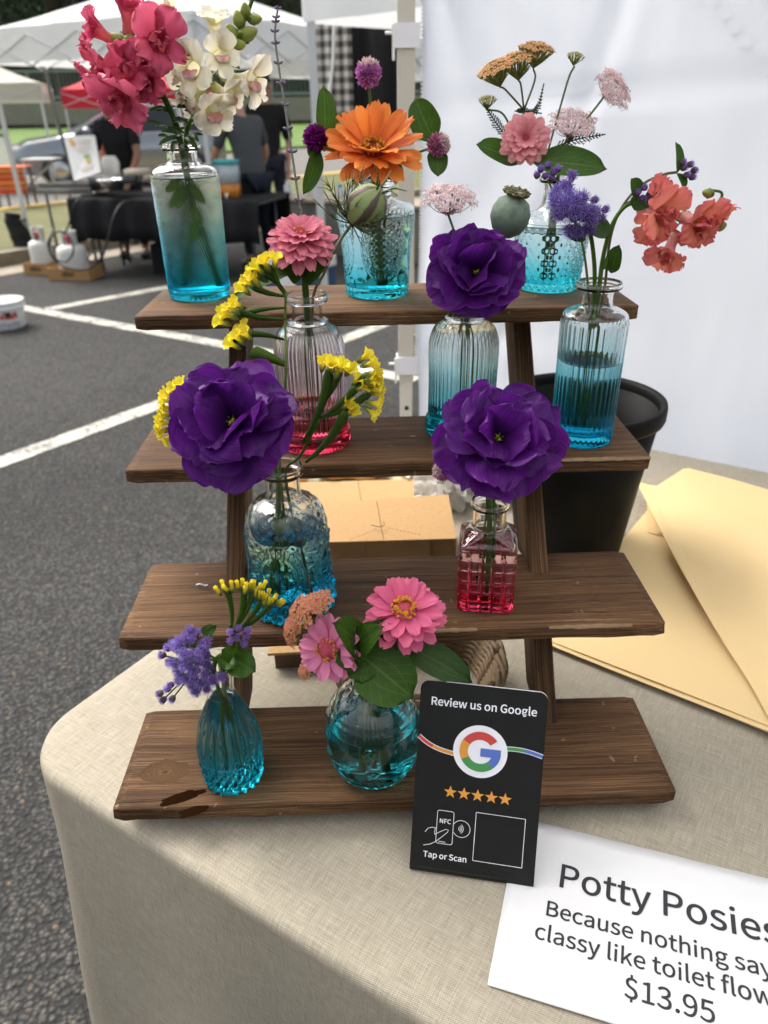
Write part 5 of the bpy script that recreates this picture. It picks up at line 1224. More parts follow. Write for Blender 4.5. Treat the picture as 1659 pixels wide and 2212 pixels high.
for k, (a, b) in enumerate((((402, 395), (372, 450)), ((420, 440), (432, 492)), ((408, 390), (440, 440)), ((395, 385), (362, 415)), ((398, 400), (388, 450)), ((425, 470), (418, 520)))): leaf(t, at(*a, Y=YA - .006), at(*b, Y=YA - .012), .008, (0, -1, .1), 10, .1, LEAFL)
t = flower('snapdragon', 'cream snapdragon spike with blush palates and green buds in the tall blue vase', 'flower', inv('A', -.01, 0, .06), 'snapdragons')
stem(t, [inv('A', -.012, .004, .08), inv('A', -.004, .006, .5), at(402, 300, Y=.752), at(418, 250, Y=.752), at(442, 190, Y=.752), at(478, 130, Y=.755), at(505, 85, Y=.757), at(530, 40, Y=.758), at(548, -10, Y=.758)], .0026, .0016, LEAFL)
for a, b, s_, sd_, dy, up in (((455, 165), (415, 148), .0185, 1, .026, (0, 0, 1)), ((448, 185), (398, 195), .0160, 2, .016, (0, 0, 1)), ((468, 100), (462, 42), .0150, 3, .014, (0, -1, .4)), ((475, 160), (545, 172), .0190, 4, .016, (0, 0, 1)), ((430, 205), (462, 240), .0170, 5, .024, (0, 0, 1)), ((388, 70), (362, 18), .0150, 6, .01, (0, -1, .4)), ((470, 140), (478, 118), .0150, 7, .020, (0, 0, 1)), ((455, 180), (498, 205), .0150, 8, .018, (0, 0, 1)), ((440, 190), (412, 225), .0140, 9, .014, (0, 0, 1))):
    snap_floret(t, at(*a, Y=YA - .002), at(*b, Y=YA - dy), s_, CREAMP, CREAMT, PALATE_P if sd_ not in (3, 6) else None, 40 + sd_, .55, up, 1.0 if sd_ not in (3, 6) else 1.25)
for a, b, R in (((508, 92), (492, 52), .0062), ((512, 85), (556, 64), .0062), ((522, 60), (510, 22), .0055), ((536, 42), (566, 40), .0045), ((532, 40), (528, 5), .0045), ((505, 95), (530, 95), .005)): bud(t, at(*a, Y=YA + .004), at(*b, Y=YA - .004), R)
for a, b in (((470, 150), (440, 178)), ((485, 140), (520, 150)), ((412, 270), (440, 262)), ((420, 250), (398, 240))): leaf(t, at(*a, Y=YA - .004), at(*b, Y=YA - .014), .006, (0, -.7, .7), 18, .2, LEAFL)
# ---- B : orange zinnia, globe amaranths
YB = .747
t = flower('zinnia', 'large orange zinnia with a dark gold centre in the medallion vase', 'flower', inv('B', .005, 0, .1), 'zinnias')
c = at(806, 322, Y=YB - .012)
def vb(az, ri_):   # front petals of the bloom droop
    return -16 * max(0, math.cos(az + math.pi / 2)) + 10 * max(0, -math.cos(az + math.pi / 2))
zinnia(t, c, (0.03, -.50, .86), .0400, [(14, 1.0, .40, 12, 2, .16, -.14), (14, .98, .38, 30, 20, .16, -.06), (12, .88, .34, 46, 36, .15, 0)], ORANGEP, 70, MAROON, 5, .31, fs=.85, vary=lambda az, ri_: 8 * math.sin(az), h=.25, goldring=(.35, 1.0))
for (w_, s0_) in ((.0165, 61), (.0150, 62)):
    pass
stemto(t, 'B', c - Vector((.001, -.012, .016)), .0032, .0032, STEM, .004, 0, 0, 0)
for a, b in (((790, 345), (740, 318)), ((760, 330), (690, 318)), ((830, 350), (868, 385)), ((800, 360), (775, 395))): leaf(t, at(*a, Y=YB), at(*b, Y=YB - .01), .016, (0, -.5, .8), 16, .15, LEAF)
def gom(label, c, R, mat, tip, seed, key, axis=(0, -.2, 1), leaves=(), sm=STEM, mids=()):
    t = flower('globe_amaranth', label, 'flower', inv(key, .004 * (seed % 3 - 1), 0, .1), 'globe amaranths'); gomphrena(t, c, axis, R, mat, tip, seed)
    stemto(t, key, c - Vector(axis).normalized() * R * .7, .0011, .0012, sm, .006 * (seed % 3 - 1), .004, .004 * (seed % 3 - 1), .003, mids)
    for k, (a, b, w_, nr) in enumerate(leaves): leaf(t, a, b, w_, nr, 16, .16, LEAF, seed=k)
gom('lilac globe amaranth on a bare stalk above the orange zinnia', at(796, 158, Y=YB + .006), .0108, LILACG, PALEG, 1, 'B', mids=[at(803, 260, Y=YB + .012)])
gom('deep magenta globe amaranth to the left of the orange zinnia', at(683, 299, Y=YB - .004), .0110, MAG, None, 2, 'B', (-.3, -.7, .5), [(at(700, 305, Y=YB), at(697, 186, Y=YB + .004), .021, (.5, -.8, .1)), (at(688, 318, Y=YB - .004), at(654, 420, Y=YB - .02), .017, (.6, -.6, .3)), (at(690, 300, Y=YB + .004), at(672, 345, Y=YB - .008), .014, (0, -.7, .4))], mids=[at(775, 340, Y=YB + .004), at(720, 318, Y=YB)])
gom('pale rose globe amaranth to the right of the orange zinnia', at(947, 313, Y=YB - .004), .0098, ROSEG, PALEG, 3, 'B', (.75, -.55, .3), [(at(938, 308, Y=YB), at(896, 212, Y=YB + .006), .027, (-.2, -.9, .2)), (at(942, 322, Y=YB), at(946, 382, Y=YB - .012), .019, (.1, -.9, .2))], mids=[at(840, 350, Y=YB + .006), at(900, 330, Y=YB + .004)])
# ---- C : yarrow, blush zinnia, pale umbels
YC = .762
t = flower('yarrow', 'peach yarrow with flat clustered heads in the diamond-cut vase', 'flower', inv('C', .004, .004, .1), 'yarrows')
hub = at(1132, 238, Y=YC + .01)
stemto(t, 'C', hub, .0014, .0013, STEM, .004, .004, -.002, .002)
hd = [(at(1070, 148, Y=YC - .004), (-.35, -.25, .9), .0165, 60), (at(1118, 128, Y=YC + .002), (-.15, -.2, .95), .0175, 64), (at(1160, 105, Y=YC + .008), (.1, -.2, .95), .0160, 58)]
yarrow(t, hd, YARP, 3, .0023)
for k, (cc, ax, R, _) in enumerate(hd): stem(t, [hub, hub.lerp(cc, .5) + Vector((.004 * (k - 1), 0, 0)), cc - Vector(ax).normalized() * R * .95], .0009, .0008, STEM, 6, 'branch')
b1 = at(1052, 215, Y=YC); yarrow(t, [(b1, (-.1, -.3, 1), .0085, 24)], YARB, 9, .0015); stem(t, [at(1110, 290, Y=YC), at(1085, 245, Y=YC), b1 - Vector((0, 0, .008))], .0009, .0009, STEM, 6, 'branch')
b2 = at(1243, 120, Y=YC + .004); yarrow(t, [(b2, (.1, -.2, 1), .0080, 20)], YARB, 10, .0016); stem(t, [at(1180, 340, Y=YC), at(1205, 250, Y=YC + .004), at(1228, 170, Y=YC + .004), b2 - Vector((0, 0, .008))], .0009, .0009, STEM, 6, 'branch')
feather(t, [at(1100, 305, Y=YC), at(1075, 270, Y=YC), at(1045, 225, Y=YC - .004)], .0062, seed=1); feather(t, [at(1130, 248, Y=YC + .004), at(1160, 235, Y=YC + .004), at(1175, 180, Y=YC + .006)], .0038, seed=2)
feather(t, [at(1190, 320, Y=YC), at(1250, 300, Y=YC - .006), at(1308, 290, Y=YC - .01)], .0072, seed=3); feather(t, [at(1170, 245, Y=YC + .004), at(1135, 240, Y=YC), at(1112, 240, Y=YC)], .0040, seed=4)
t = flower('zinnia', 'blush pink zinnia above two broad leaves in the diamond-cut vase', 'flower', inv('C', -.004, 0, .1), 'zinnias')
c = at(1135, 300, Y=YC - .022)
zinnia(t, c, (-.10, -.92, .38), .0222, [(15, .98, .40, 4, -6, .12, -.10), (14, .86, .38, 14, 6, .12, -.02), (13, .70, .34, 26, 20, .12, .06), (11, .52, .28, 42, 36, .12, .12)], BLUSHP, 12, ROSEDISC, 8, .20, fs=.9, h=.6)
stemto(t, 'C', c + Vector((.001, .010, -.006)), .0020, .0020, STEM, -.004, 0, -.002, 0)
leaf(t, at(1125, 352, Y=YC - .01), at(1029, 313, Y=YC - .016), .024, (0, -.75, .6), 10, .14, LEAF); leaf(t, at(1150, 350, Y=YC - .012), at(1309, 367, Y=YC - .024), .030, (0, -.80, .55), 14, .14, LEAF)
def qal(label, c, ax, R, seed, key, mids, mx, n=26, per=11):
    t = flower('wild_carrot', label, 'flower', inv(key, mx, .004, .12), 'pale pink umbels'); M = umbel(t, c, ax, R, seed, n, per); stemto(t, key, M @ Vector((0, 0, -R * .55)), .0010, .0010, STEM, mx, .004, mx * .6, .002, mids)
qal('pale pink umbel on a slanting stalk at the upper right of the diamond-cut vase', at(1325, 192, Y=YC), (.55, -.62, .55), .0185, 3, 'C', [at(1215, 330, Y=YC)], .004)
qal('pale pink umbel low behind the blush zinnia', at(1238, 268, Y=YC + .006), (.05, -.45, .9), .0215, 4, 'C', [at(1200, 340, Y=YC + .004)], .002, 26, 11)
# ---- D : pink zinnia, lavender, love-in-a-mist
YD = .636
t = flower('zinnia', 'double salmon pink zinnia on the pink ribbed bottle', 'flower', inv('D', .004, 0, .1), 'zinnias')
c = at(650, 506, Y=YD - .006)
zinnia(t, c, (.02, -.42, .90), .0262, [(14, .98, .40, -14, -34, .16, -.26), (15, .96, .40, 0, -14, .16, -.18), (14, .84, .38, 10, -2, .15, -.09), (13, .70, .34, 20, 10, .14, 0), (11, .52, .30, 34, 26, .13, .08)], PINKP, 13, ROSEDISC, 11, .20, fs=1.5, h=.7)
stemto(t, 'D', c - Vector((0, -.006, .010)), .0030, .0028, LEAF, .004, 0, 0, 0)
for a, b, w_, nr in (((650, 600), (608, 552), .026, (.1, -.7, .6)), ((660, 605), (712, 562), .024, (-.1, -.7, .6)), ((640, 590), (585, 585), .018, (.1, -.6, .7)), ((645, 580), (500, 655), .020, (0, -.5, .8))): leaf(t, at(*a, Y=YD), at(*b, Y=YD - .012), w_, nr, 22, .16, LEAF)
t = flower('lavender', 'single tall thin lavender stalk rising from the pink ribbed bottle', 'flower', inv('D', -.006, .006, .1))
lp = smooth_path([at(652, 470, Y=YD + .012), at(645, 430, Y=YD + .012), at(632, 340, Y=YD + .014), at(617, 240, Y=YD + .016), at(600, 130, Y=YD + .018), at(594, 70, Y=YD + .018), at(600, 20, Y=YD + .018)], 10)
stem(t, [inv('D', -.006, .006, .1), inv('D', -.002, .004, .6), mouth('D', 0, .005)] + lp[::6], .0011, .0008, petalmat('lavender_stem', [(0, (.14, .18, .09)), (1, (.22, .22, .22))], (.1, .12, .06), .3, .05))
for i, y in enumerate((438, 390, 335, 285, 228, 182, 137, 98, 72, 50, 38, 22)):
    p = min(lp, key=lambda q: abs(q.z - at(610, y, Y=q.y).z)); s_ = .0030 * (1 - .035 * i)
    for k in range(6 if i < 8 else 3):
        a = k * 2.1 + i; d = Vector((math.cos(a), math.sin(a) * .6, .45)).normalized(); m = MB(); o_ = p + d * s_ * .3
        m.tube([o_, o_ + d * s_ * .5, o_ + d * s_ * 1.1, o_ + d * s_ * 1.5], [s_ * .22, s_ * .42, s_ * .40, s_ * .12], 7); build(m, 'bud', LAV, t)
t = flower('love_in_a_mist', 'striped green seed pod wrapped in thread-like bracts before the medallion vase', 'seed pod', inv('D', .006, .002, .1))
c = at(790, 447, Y=YD + .03); ax = Vector((.55, -.25, .62)).normalized(); M = frame(c, ax); PR = .0175
def podmat():
    tt = NT('nigella_pod'); s = tt.n('SeparateXYZ', {0: tt.n('UVMap').outputs[0]}); a_ = tt.math('ABSOLUTE', tt.math('SINE', tt.math('MULTIPLY', s.outputs[0], 2 * math.pi * 2.5)))
    cc = tt.mix(tt.ramp(tt.math('ADD', a_, tt.math('MULTIPLY', tt.math('SUBTRACT', tt.noise(tt.coord(), 220, 3), .5), .5)), [(.42, 0.0), (.62, 1.0)]), (.075, .045, .035), (.20, .25, .09)); return tt.end(tt.bsdf(cc, .55, tt.bump(tt.noise(tt.coord(), 500, 2), .2, .0005)))
m = MB(); m.lathe([(.001, -PR * 1.05), (PR * .45, -PR * .92), (PR * .82, -PR * .5), (PR * .98, 0), (PR * .90, PR * .45), (PR * .6, PR * .88), (PR * .25, PR * 1.1), (.0006, PR * 1.14)], 40, fn=lambda th, z, rr: rr * (.94 + .06 * abs(math.cos(th * 2.5)))); build(m, 'pod', podmat(), t, M)
for k in range(5):
    a = k * 1.2566 + .4; m = MB(); m.tube(smooth_path([M @ Vector((math.cos(a) * PR * .2, math.sin(a) * PR * .2, PR * 1.0)), M @ Vector((math.cos(a) * PR * .5, math.sin(a) * PR * .5, PR * 1.5)), M @ Vector((math.cos(a) * PR * 1.1, math.sin(a) * PR * 1.1, PR * 1.75))], 5), [.0011 - .00008 * i for i in range(11)], 5); build(m, 'style', STEMD, t)
r = random.Random(5); br_ = MB(); ba = M @ Vector((0, 0, -PR * 1.1))
for k in range(46):
    a = r.random() * 6.283; el = r.uniform(-.5, .9); d = M.to_3x3() @ Vector((math.cos(a) * math.cos(el), math.sin(a) * math.cos(el), math.sin(el))); L_ = PR * r.uniform(1.2, 2.9); sag = Vector((r.uniform(-.3, .3), r.uniform(-.2, .2), r.uniform(-.1, .5)))
    p0 = ba; p1_ = ba + d * L_ * .45 + M.to_3x3() @ Vector((0, 0, PR * .2)); p2_ = ba + (d + sag * .5 + ax * .35).normalized() * L_
    pth = smooth_path([p0, p1_, p2_], 4); br_.tube(pth, [.0007] * 5 + [.0005, .0004, .0003, .00018], 4)
    for q in (4, 6):
        for s_ in (-1, 1):
            e = pth[q] + ((p2_ - p1_).normalized() + Vector((r.uniform(-.8, .8), r.uniform(-.5, .5), r.uniform(-.8, .8)))).normalized() * L_ * .32; br_.tube([pth[q], pth[q].lerp(e, .5) + Vector((0, 0, .001)), e], [.0004, .0003, .00015], 3)
build(br_, 'thread_bracts', STEMD, t)['kind'] = 'stuff'
stem(t, [inv('D', .006, .002, .1), inv('D', .003, 0, .6), mouth('D', .006, -.004), at(700, 590, Y=YD + .004), at(728, 530, Y=YD + .018), ba], .0011, .0014, STEMB)
# ---- E : lisianthus, poppy pod, umbel
YE = .661
t = flower('lisianthus', 'dark purple lisianthus with a yellow stigma above the teal bottle on the second shelf', 'flower', inv('E', 0, 0, .1), 'purple lisianthus')
c = at(1028, 590, Y=YE - .022)
lisianthus(t, c, (-.02, -.86, .50), .0378, 3, .3); stemto(t, 'E', c + Vector((0, .016, -.012)), .0022, .0022, STEM, .004, 0, .002, 0)
qal('pale pink umbel to the left above the purple lisianthus on the teal bottle', at(970, 430, Y=YE + .01), (.02, -.28, .95), .0225, 6, 'E', [at(985, 520, Y=YE + .01)], -.004, 30, 11)
t = flower('poppy_pod', 'round grey-green poppy seed pod beside the purple lisianthus', 'seed pod', inv('E', .006, .004, .1))
c = at(1102, 467, Y=YE + .012); PR = .0172; M = frame(c, (.18, -.25, 1))
m = MB(); m.lathe([(.0016, -PR * 1.08), (PR * .35, -PR * .98), (PR * .75, -PR * .66), (PR * .98, -PR * .15), (PR * .97, PR * .25), (PR * .78, PR * .68), (PR * .45, PR * .92), (PR * .22, PR * 1.0), (PR * .24, PR * 1.08)], 36, fn=lambda th, z, rr: rr * (1 + .012 * math.sin(th * 10))); build(m, 'pod', POD, t, M)
m = MB(); m.lathe([(PR * .2, PR * 1.04), (PR * .5, PR * 1.04), (PR * .64, PR * 1.20), (PR * .58, PR * 1.24), (PR * .4, PR * 1.14), (.0005, PR * 1.14)], 40, fn=lambda th, z, rr: rr * (1 + .16 * math.cos(th * 10))); build(m, 'crown', STEMB, t, M)
for k in range(10): a = k * .628; m = MB(); m.tube([(PR * .05 * math.cos(a), PR * .05 * math.sin(a), PR * 1.15), (PR * .6 * math.cos(a), PR * .6 * math.sin(a), PR * 1.26)], PR * .055, 5); build(m, 'crown_ray', STEMB, t, M)
stemto(t, 'E', M @ Vector((0, 0, -PR)), .0014, .0014, STEM, .006, .004, .004, .004)
# ---- F : coral snapdragons and ageratum
YF = .637
t = flower('snapdragon', 'coral snapdragon cluster bending right out of the right-hand ribbed bottle', 'flower', inv('F', .004, 0, .1), 'snapdragons')
stem(t, [inv('F', .006, 0, .1), inv('F', .002, 0, .6), mouth('F', 0, -.002), at(1305, 545, Y=YF), at(1325, 480, Y=YF), at(1362, 440, Y=YF), at(1420, 450, Y=YF), at(1480, 480, Y=YF), at(1530, 470, Y=YF), at(1560, 420, Y=YF), at(1530, 410, Y=YF)], .0022, .0010, LEAFL)
for a, b, s_, sd_, dy, up in (((1380, 450), (1432, 462), .0205, 1, .024, (0, 0, 1)), ((1470, 465), (1512, 478), .0190, 2, .020, (0, 0, 1)), ((1460, 500), (1440, 552), .0165, 3, .020, (0, -.6, .6)), ((1505, 450), (1545, 470), .0150, 5, .012, (.4, 0, 1)), ((1400, 450), (1425, 430), .0150, 6, .012, (0, 0, 1)), ((1420, 470), (1410, 490), .0150, 7, .018, (0, 0, 1)), ((1500, 470), (1505, 500), .0150, 8, .016, (0, 0, 1))):
    snap_floret(t, at(*a, Y=YF - .002), at(*b, Y=YF - dy), s_, CORALP, CORALT, None, 60 + sd_, 1.05, up)
for a, b, R in (((1500, 500), (1478, 512), .0045), ((1545, 490), (1570, 485), .0045), ((1540, 420), (1518, 415), .0036), ((1478, 505), (1500, 530), .0045), ((1395, 480), (1400, 505), .005)): bud(t, at(*a, Y=YF - .004), at(*b, Y=YF - .01), R)
leaf(t, at(1320, 590, Y=YF - .002), at(1338, 528, Y=YF - .01), .014, (-.5, -.8, .2), 16, .16, LEAF); leaf(t, at(1300, 585, Y=YF - .004), at(1312, 556, Y=YF - .008), .004, (0, -.8, .2), 16, .1, LEAFL)
t = flower('ageratum', 'fluffy lavender ageratum cluster leaning left from the right-hand ribbed bottle', 'flower', inv('F', -.004, 0, .1), 'ageratums')
r = random.Random(9); hub = at(1268, 470, Y=YF - .004); heads = []
for k in range(34):
    a = r.uniform(0, 6.283); q = math.sqrt(r.random()); px = (1240 + 54 * q * math.cos(a), 452 + 50 * q * math.sin(a)); y_ = YF - .016 - .018 * (1 - q * q) + r.uniform(-.003, .003); cc = at(*px, Y=y_); heads.append((cc, (cc - hub).normalized() + Vector((0, -.9, .3)), .0060 * r.uniform(.85, 1.15)))
for p_ in ((1218, 400), (1236, 382), (1205, 412)): cc = at(*p_, Y=YF - .014); heads.append((cc, Vector((-.2, -.7, .7)), .005))
ageratum(t, heads, 0, 1, 46)
ageratum(t, [(at(x, y, Y=YF - .016), (.5, -.8, .4), .0046) for x, y in ((1284, 432), (1300, 470), (1282, 478), (1270, 455), (1308, 452), (1278, 500))], 0, 2, 30, AGE, .45)
for cc, d, R in heads[::2]: stem(t, [hub, cc - Vector(d).normalized() * R * .6], .0006, .0006, STEM, 5, 'branch')
stem(t, [inv('F', -.006, 0, .1), inv('F', -.002, 0, .6), mouth('F', -.004, -.002), at(1281, 540, Y=YF - .002), hub], .0019, .0017, LEAFL)
for a, b, w_ in (((1275, 480), (1312, 515), .018), ((1262, 500), (1225, 512), .016)): leaf(t, at(*a, Y=YF - .006), at(*b, Y=YF - .018), w_, (.1, -.8, .4), 14, .14, LEAFD)
t = flower('ageratum', 'unopened dark ageratum buds on a small stalk below the blush zinnia', 'flower', inv('F', -.006, .004, .1), 'ageratums')
ageratum(t, [(at(x, y, Y=YF + .02), (-.1, -.6, .8), .0044) for x, y in ((1168, 365), (1184, 358), (1178, 380), (1196, 372), (1160, 378), (1192, 385), (1206, 364))], 0, 3, 26, AGE, .35)
stem(t, [inv('F', -.008, .004, .1), inv('F', -.002, .004, .6), mouth('F', -.008, .004), at(1250, 500, Y=YF + .012), at(1200, 420, Y=YF + .018), at(1182, 388, Y=YF + .022)], .0012, .0009, STEM)
t = flower('ageratum', 'curved ageratum stalk with closed buds arching right over the coral snapdragons', 'flower', inv('F', .006, .004, .1), 'ageratums')
stem(t, [inv('F', .008, .004, .1), inv('F', .004, .004, .6), mouth('F', .006, .003), at(1312, 560, Y=YF + .004), at(1322, 500, Y=YF + .004), at(1345, 445, Y=YF + .004), at(1385, 400, Y=YF + .004), at(1430, 378, Y=YF + .004), at(1462, 372, Y=YF + .004)], .0013, .0010, STEMB)
ageratum(t, [(at(x, y, Y=YF - .002), (.6, -.5, .3), .0042) for x, y in ((1478, 362), (1492, 355), (1500, 368), (1484, 378), (1496, 382), (1476, 350))], 0, 4, 24, AGE, .3)
leaf(t, at(1462, 374, Y=YF), at(1458, 307, Y=YF + .004), .012, (.6, -.7, .1), 16, .2, LEAF); leaf(t, at(1462, 374, Y=YF), at(1476, 408, Y=YF - .006), .012, (.6, -.7, .1), 16, .2, LEAF)
ageratum(t, [(at(x, y, Y=YF - .014), (.1, -.9, .3), .0042) for x, y in ((1378, 415), (1392, 405), (1405, 415), (1388, 428), (1402, 432), (1410, 400))], 0, 5, 24, AGE, .3)
stem(t, [at(1352, 440, Y=YF + .004), at(1372, 430, Y=YF - .004), at(1388, 424, Y=YF - .008)], .0009, .0009, STEM, 6, 'branch')
for a, b in (((1378, 428), (1362, 386)), ((1388, 435), (1425, 430)), ((1382, 432), (1370, 455))): leaf(t, at(*a, Y=YF - .006), at(*b, Y=YF - .014), .014, (0, -.8, .5), 14, .16, LEAF)
# ---- G : lisianthus and yellow statice
YG = .54
t = flower('lisianthus', 'largest purple lisianthus, spilling left of the sun-face bottle', 'flower', inv('G', 0, 0, .1), 'purple lisianthus')
c = at(505, 915, Y=YG - .034)
lisianthus(t, c, (-.12, -.72, .68), .0455, 14, 1.0); stemto(t, 'G', c + Vector((.010, .014, -.018)), .0024, .0024, STEM, -.012, 0, -.004, 0)
t = flower('statice', 'yellow statice stalk with winged branches to the left of the pink ribbed bottle', 'flower', inv('G', .006, .004, .1), 'yellow statice')
YS = .585
stem(t, [inv('G', -.004, .006, .1), inv('G', -.002, .006, .6), mouth('G', -.002, .006), at(612, 900, Y=YG + .02), at(618, 780, Y=YS - .02), at(616, 700, Y=YS), at(617, 630, Y=YS)], .0012, .0010, STEM)
for k, ((bx, by), (hx, hy), n_, ax) in enumerate((((616, 735), (532, 722), 2, (-.6, -.3, .7)), ((616, 690), (512, 672), 3, (-.7, -.3, .6)), ((616, 665), (492, 690), 2, (-.8, -.3, .3)), ((617, 640), (545, 620), 3, (-.5, -.3, .75)), ((617, 632), (566, 588), 3, (-.5, -.3, .8)), ((618, 640), (586, 575), 2, (-.1, -.3, .9)))):
    hp = at(hx, hy, Y=YS - .010); winged(t, at(bx, by, Y=YS), hp, .0030, LEAF, .05 * (-1) ** k); statice_head(t, hp, ax, n_, .0092, 80 + k)
winged(t, at(618, 790, Y=YS - .02), at(540, 762, Y=YS - .028), .0062, LEAFL, .04); statice_head(t, at(524, 738, Y=YS - .028), (-.5, -.3, .8), 3, .0092, 99)
leaf(t, at(580, 610, Y=YS), at(530, 560, Y=YS - .01), .012, (.3, -.7, .5), 12, .16, LEAFD)
t = flower('statice', 'yellow statice sprig fanning right of the biggest purple lisianthus', 'flower', inv('G', .012, 0, .1), 'yellow statice')
j0 = at(648, 985, Y=YG - .006)
stem(t, [inv('G', .012, 0, .1), inv('G', .006, 0, .6), mouth('G', .004, -.003), j0, at(690, 905, Y=YG - .012)], .0012, .0012, LEAF)
j1 = at(690, 905, Y=YG - .012)
for k, (a, b, w_, n_, ax, sz) in enumerate(((j1, (795, 808), .0036, 5, (.85, -.3, .25), .0090), (j1, (800, 850), .0034, 5, (.95, -.3, -.05), .0090), (at(655, 955, Y=YG - .008), (712, 800), .0042, 3, (.35, -.3, .85), .0088), (at(690, 880, Y=YG - .01), (735, 798), .0030, 3, (.3, -.3, .9), .0088), (at(660, 1000, Y=YG - .006), (748, 890), .0042, 2, (.7, -.3, .5), .0090), (j1, (770, 835), .003, 2, (.5, -.3, .6), .0075))):
    hp = at(*b, Y=YG - .02); winged(t, a, hp, w_, LEAF, .05); statice_head(t, hp, ax, n_, sz, 120 + k)
t = flower('statice', 'yellow statice florets peeking out at the left edge of the biggest purple lisianthus', 'flower', at(410, 905, Y=YG), 'yellow statice')
stem(t, [inv('G', -.008, .002, .1), inv('G', -.006, .004, .6), mouth('G', -.006, .004), at(520, 960, Y=YG + .01), at(430, 910, Y=YG + .006), at(385, 880, Y=YG + .004)], .0011, .0009, LEAF)
for k, (p_, ax, n_) in enumerate((((388, 848), (-.6, -.3, .7), 3), ((372, 860), (-.8, -.3, .4), 2), ((366, 898), (-.9, -.3, .2), 3), ((362, 930), (-.8, -.3, -.2), 3))): statice_head(t, at(*p_, Y=YG), ax, n_, .0088, 140 + k); stem(t, [at(405, 890, Y=YG + .004), at(*p_, Y=YG + .001)], .0009, .0009, LEAF, 6, 'branch')
# ---- H : lisianthus, globe amaranth
YH = .542
t = flower('lisianthus', 'purple lisianthus with closely packed petals on the square pink bottle', 'flower', inv('H', 0, 0, .1), 'purple lisianthus')
c = at(1075, 950, Y=YH - .034)
lisianthus(t, c, (.0, -.74, .67), .0425, 27, 2.0, [(7, 1.08, 1.15, 26, -22, .03, -.12), (6, 1.0, 1.12, 42, -2, .03, -.06), (5, .90, 1.05, 56, 20, .03, -.01), (4, .74, .95, 70, 42, .03, .02)]); stemto(t, 'H', c + Vector((0, .016, -.018)), .0022, .0022, STEM, .002, 0, 0, 0)
for k in range(4): stem(t, [inv('H', -.008 + .005 * k, .002, .25 + .08 * (k % 2)), inv('H', -.004 + .003 * k, 0, .72), mouth('H', -.003 + .002 * k, 0), c + Vector((.004 * k - .006, .02, -.012))], .0009, .0009, STEM, 6, 'branch')
gom('small rose globe amaranth peeking from behind the lisianthus on the square bottle', at(956, 1018, Y=YH - .004), .0078, ROSEG, PALEG, 5, 'H', (-.7, -.5, .5), mids=[at(1010, 1040, Y=YH)])
# ---- I : ageratum and statice
YI = .4466
t = flower('ageratum', 'fluffy lavender ageratum cluster hanging left from the teardrop vase', 'flower', inv('I', 0, 0, .1), 'ageratums')
r = random.Random(19); hub = at(470, 1425, Y=YI - .004); heads = []
for k in range(40):
    a = r.uniform(0, 6.283); q = math.sqrt(r.random()); px = (416 + 50 * q * math.cos(a) + 14 * q * math.sin(a), 1434 + 58 * q * math.sin(a)); cc = at(*px, Y=YI - .012 - .016 * (1 - q * q) + r.uniform(-.003, .003)); heads.append((cc, (cc - hub).normalized() * .6 + Vector((-.2, -.8, .5)), .0047 * r.uniform(.85, 1.15)))
for p_ in ((460, 1470), (446, 1488), (478, 1462), (436, 1400), (445, 1385)): heads.append((at(*p_, Y=YI - .02), Vector((.2, -.8, .4)), .0046))
ageratum(t, heads, 0, 11, 46)
small = [((350, 1415), (-.9, -.4, .2)), ((362, 1400), (-.8, -.4, .5)), ((372, 1390), (-.5, -.5, .7)), ((366, 1430), (-.9, -.5, 0)), ((345, 1498), (-.9, -.4, -.2)), ((362, 1488), (-.7, -.6, .2)), ((352, 1512), (-.8, -.5, -.4)), ((372, 1510), (-.5, -.7, -.5)), ((368, 1480), (-.4, -.8, .3)), ((412, 1360), (-.2, -.5, .9)), ((426, 1366), (.2, -.5, .9)), ((402, 1370), (-.4, -.5, .8)), ((458, 1450), (.2, -.8, .5)), ((446, 1396), (.3, -.7, .7))]
ageratum(t, [(at(*p_, Y=YI - .010), d, .0044) for p_, d in small], 0, 12, 32, AGE, .5)
for p_, d in small: stem(t, [hub.lerp(at(405, 1440, Y=YI - .006), .6), at(*p_, Y=YI - .008)], .0007, .0006, LEAFL, 5, 'branch')
for cc, d, R in heads[::3]: stem(t, [hub, cc - Vector(d).normalized() * R * .6], .0006, .0006, LEAFL, 5, 'branch')
stem(t, [inv('I', .004, 0, .12), inv('I', 0, 0, .55), mouth('I', -.002, -.002), at(482, 1412, Y=YI - .004), hub], .0016, .0014, LEAFL)
t = flower('ageratum', 'ageratum sprig with closed purple buds and a toothed leaf in the teardrop vase', 'flower', inv('I', .004, 0, .12), 'ageratums')
ageratum(t, [(at(x, y, Y=YI - .012), d, .0044) for x, y, d in ((516, 1358, (.1, -.6, .8)), (500, 1366, (-.4, -.6, .7)), (512, 1376, (0, -.9, .4)), (530, 1372, (.5, -.7, .5)), (500, 1384, (-.5, -.8, .2)), (526, 1388, (.4, -.8, .1)), (534, 1362, (.7, -.5, .5)))], 0, 13, 30, AGE, .4)
stem(t, [inv('I', .006, 0, .12), inv('I', .002, 0, .55), mouth('I', .004, 0), at(512, 1408, Y=YI - .006), at(515, 1384, Y=YI - .008)], .0012, .0010, LEAFL)
for a, b, w_ in (((498, 1420), (553, 1452), .022), ((495, 1425), (485, 1450), .016), ((505, 1415), (478, 1402), .014), ((440, 1375), (470, 1350), .010)): leaf(t, at(*a, Y=YI - .008), at(*b, Y=YI - .022), w_, (.1, -.7, .6), 16, .16, LEAF, wave=.0012)
t = flower('statice', 'yellow statice with closed tubular florets above the teardrop vase', 'flower', inv('I', .002, .004, .12), 'yellow statice')
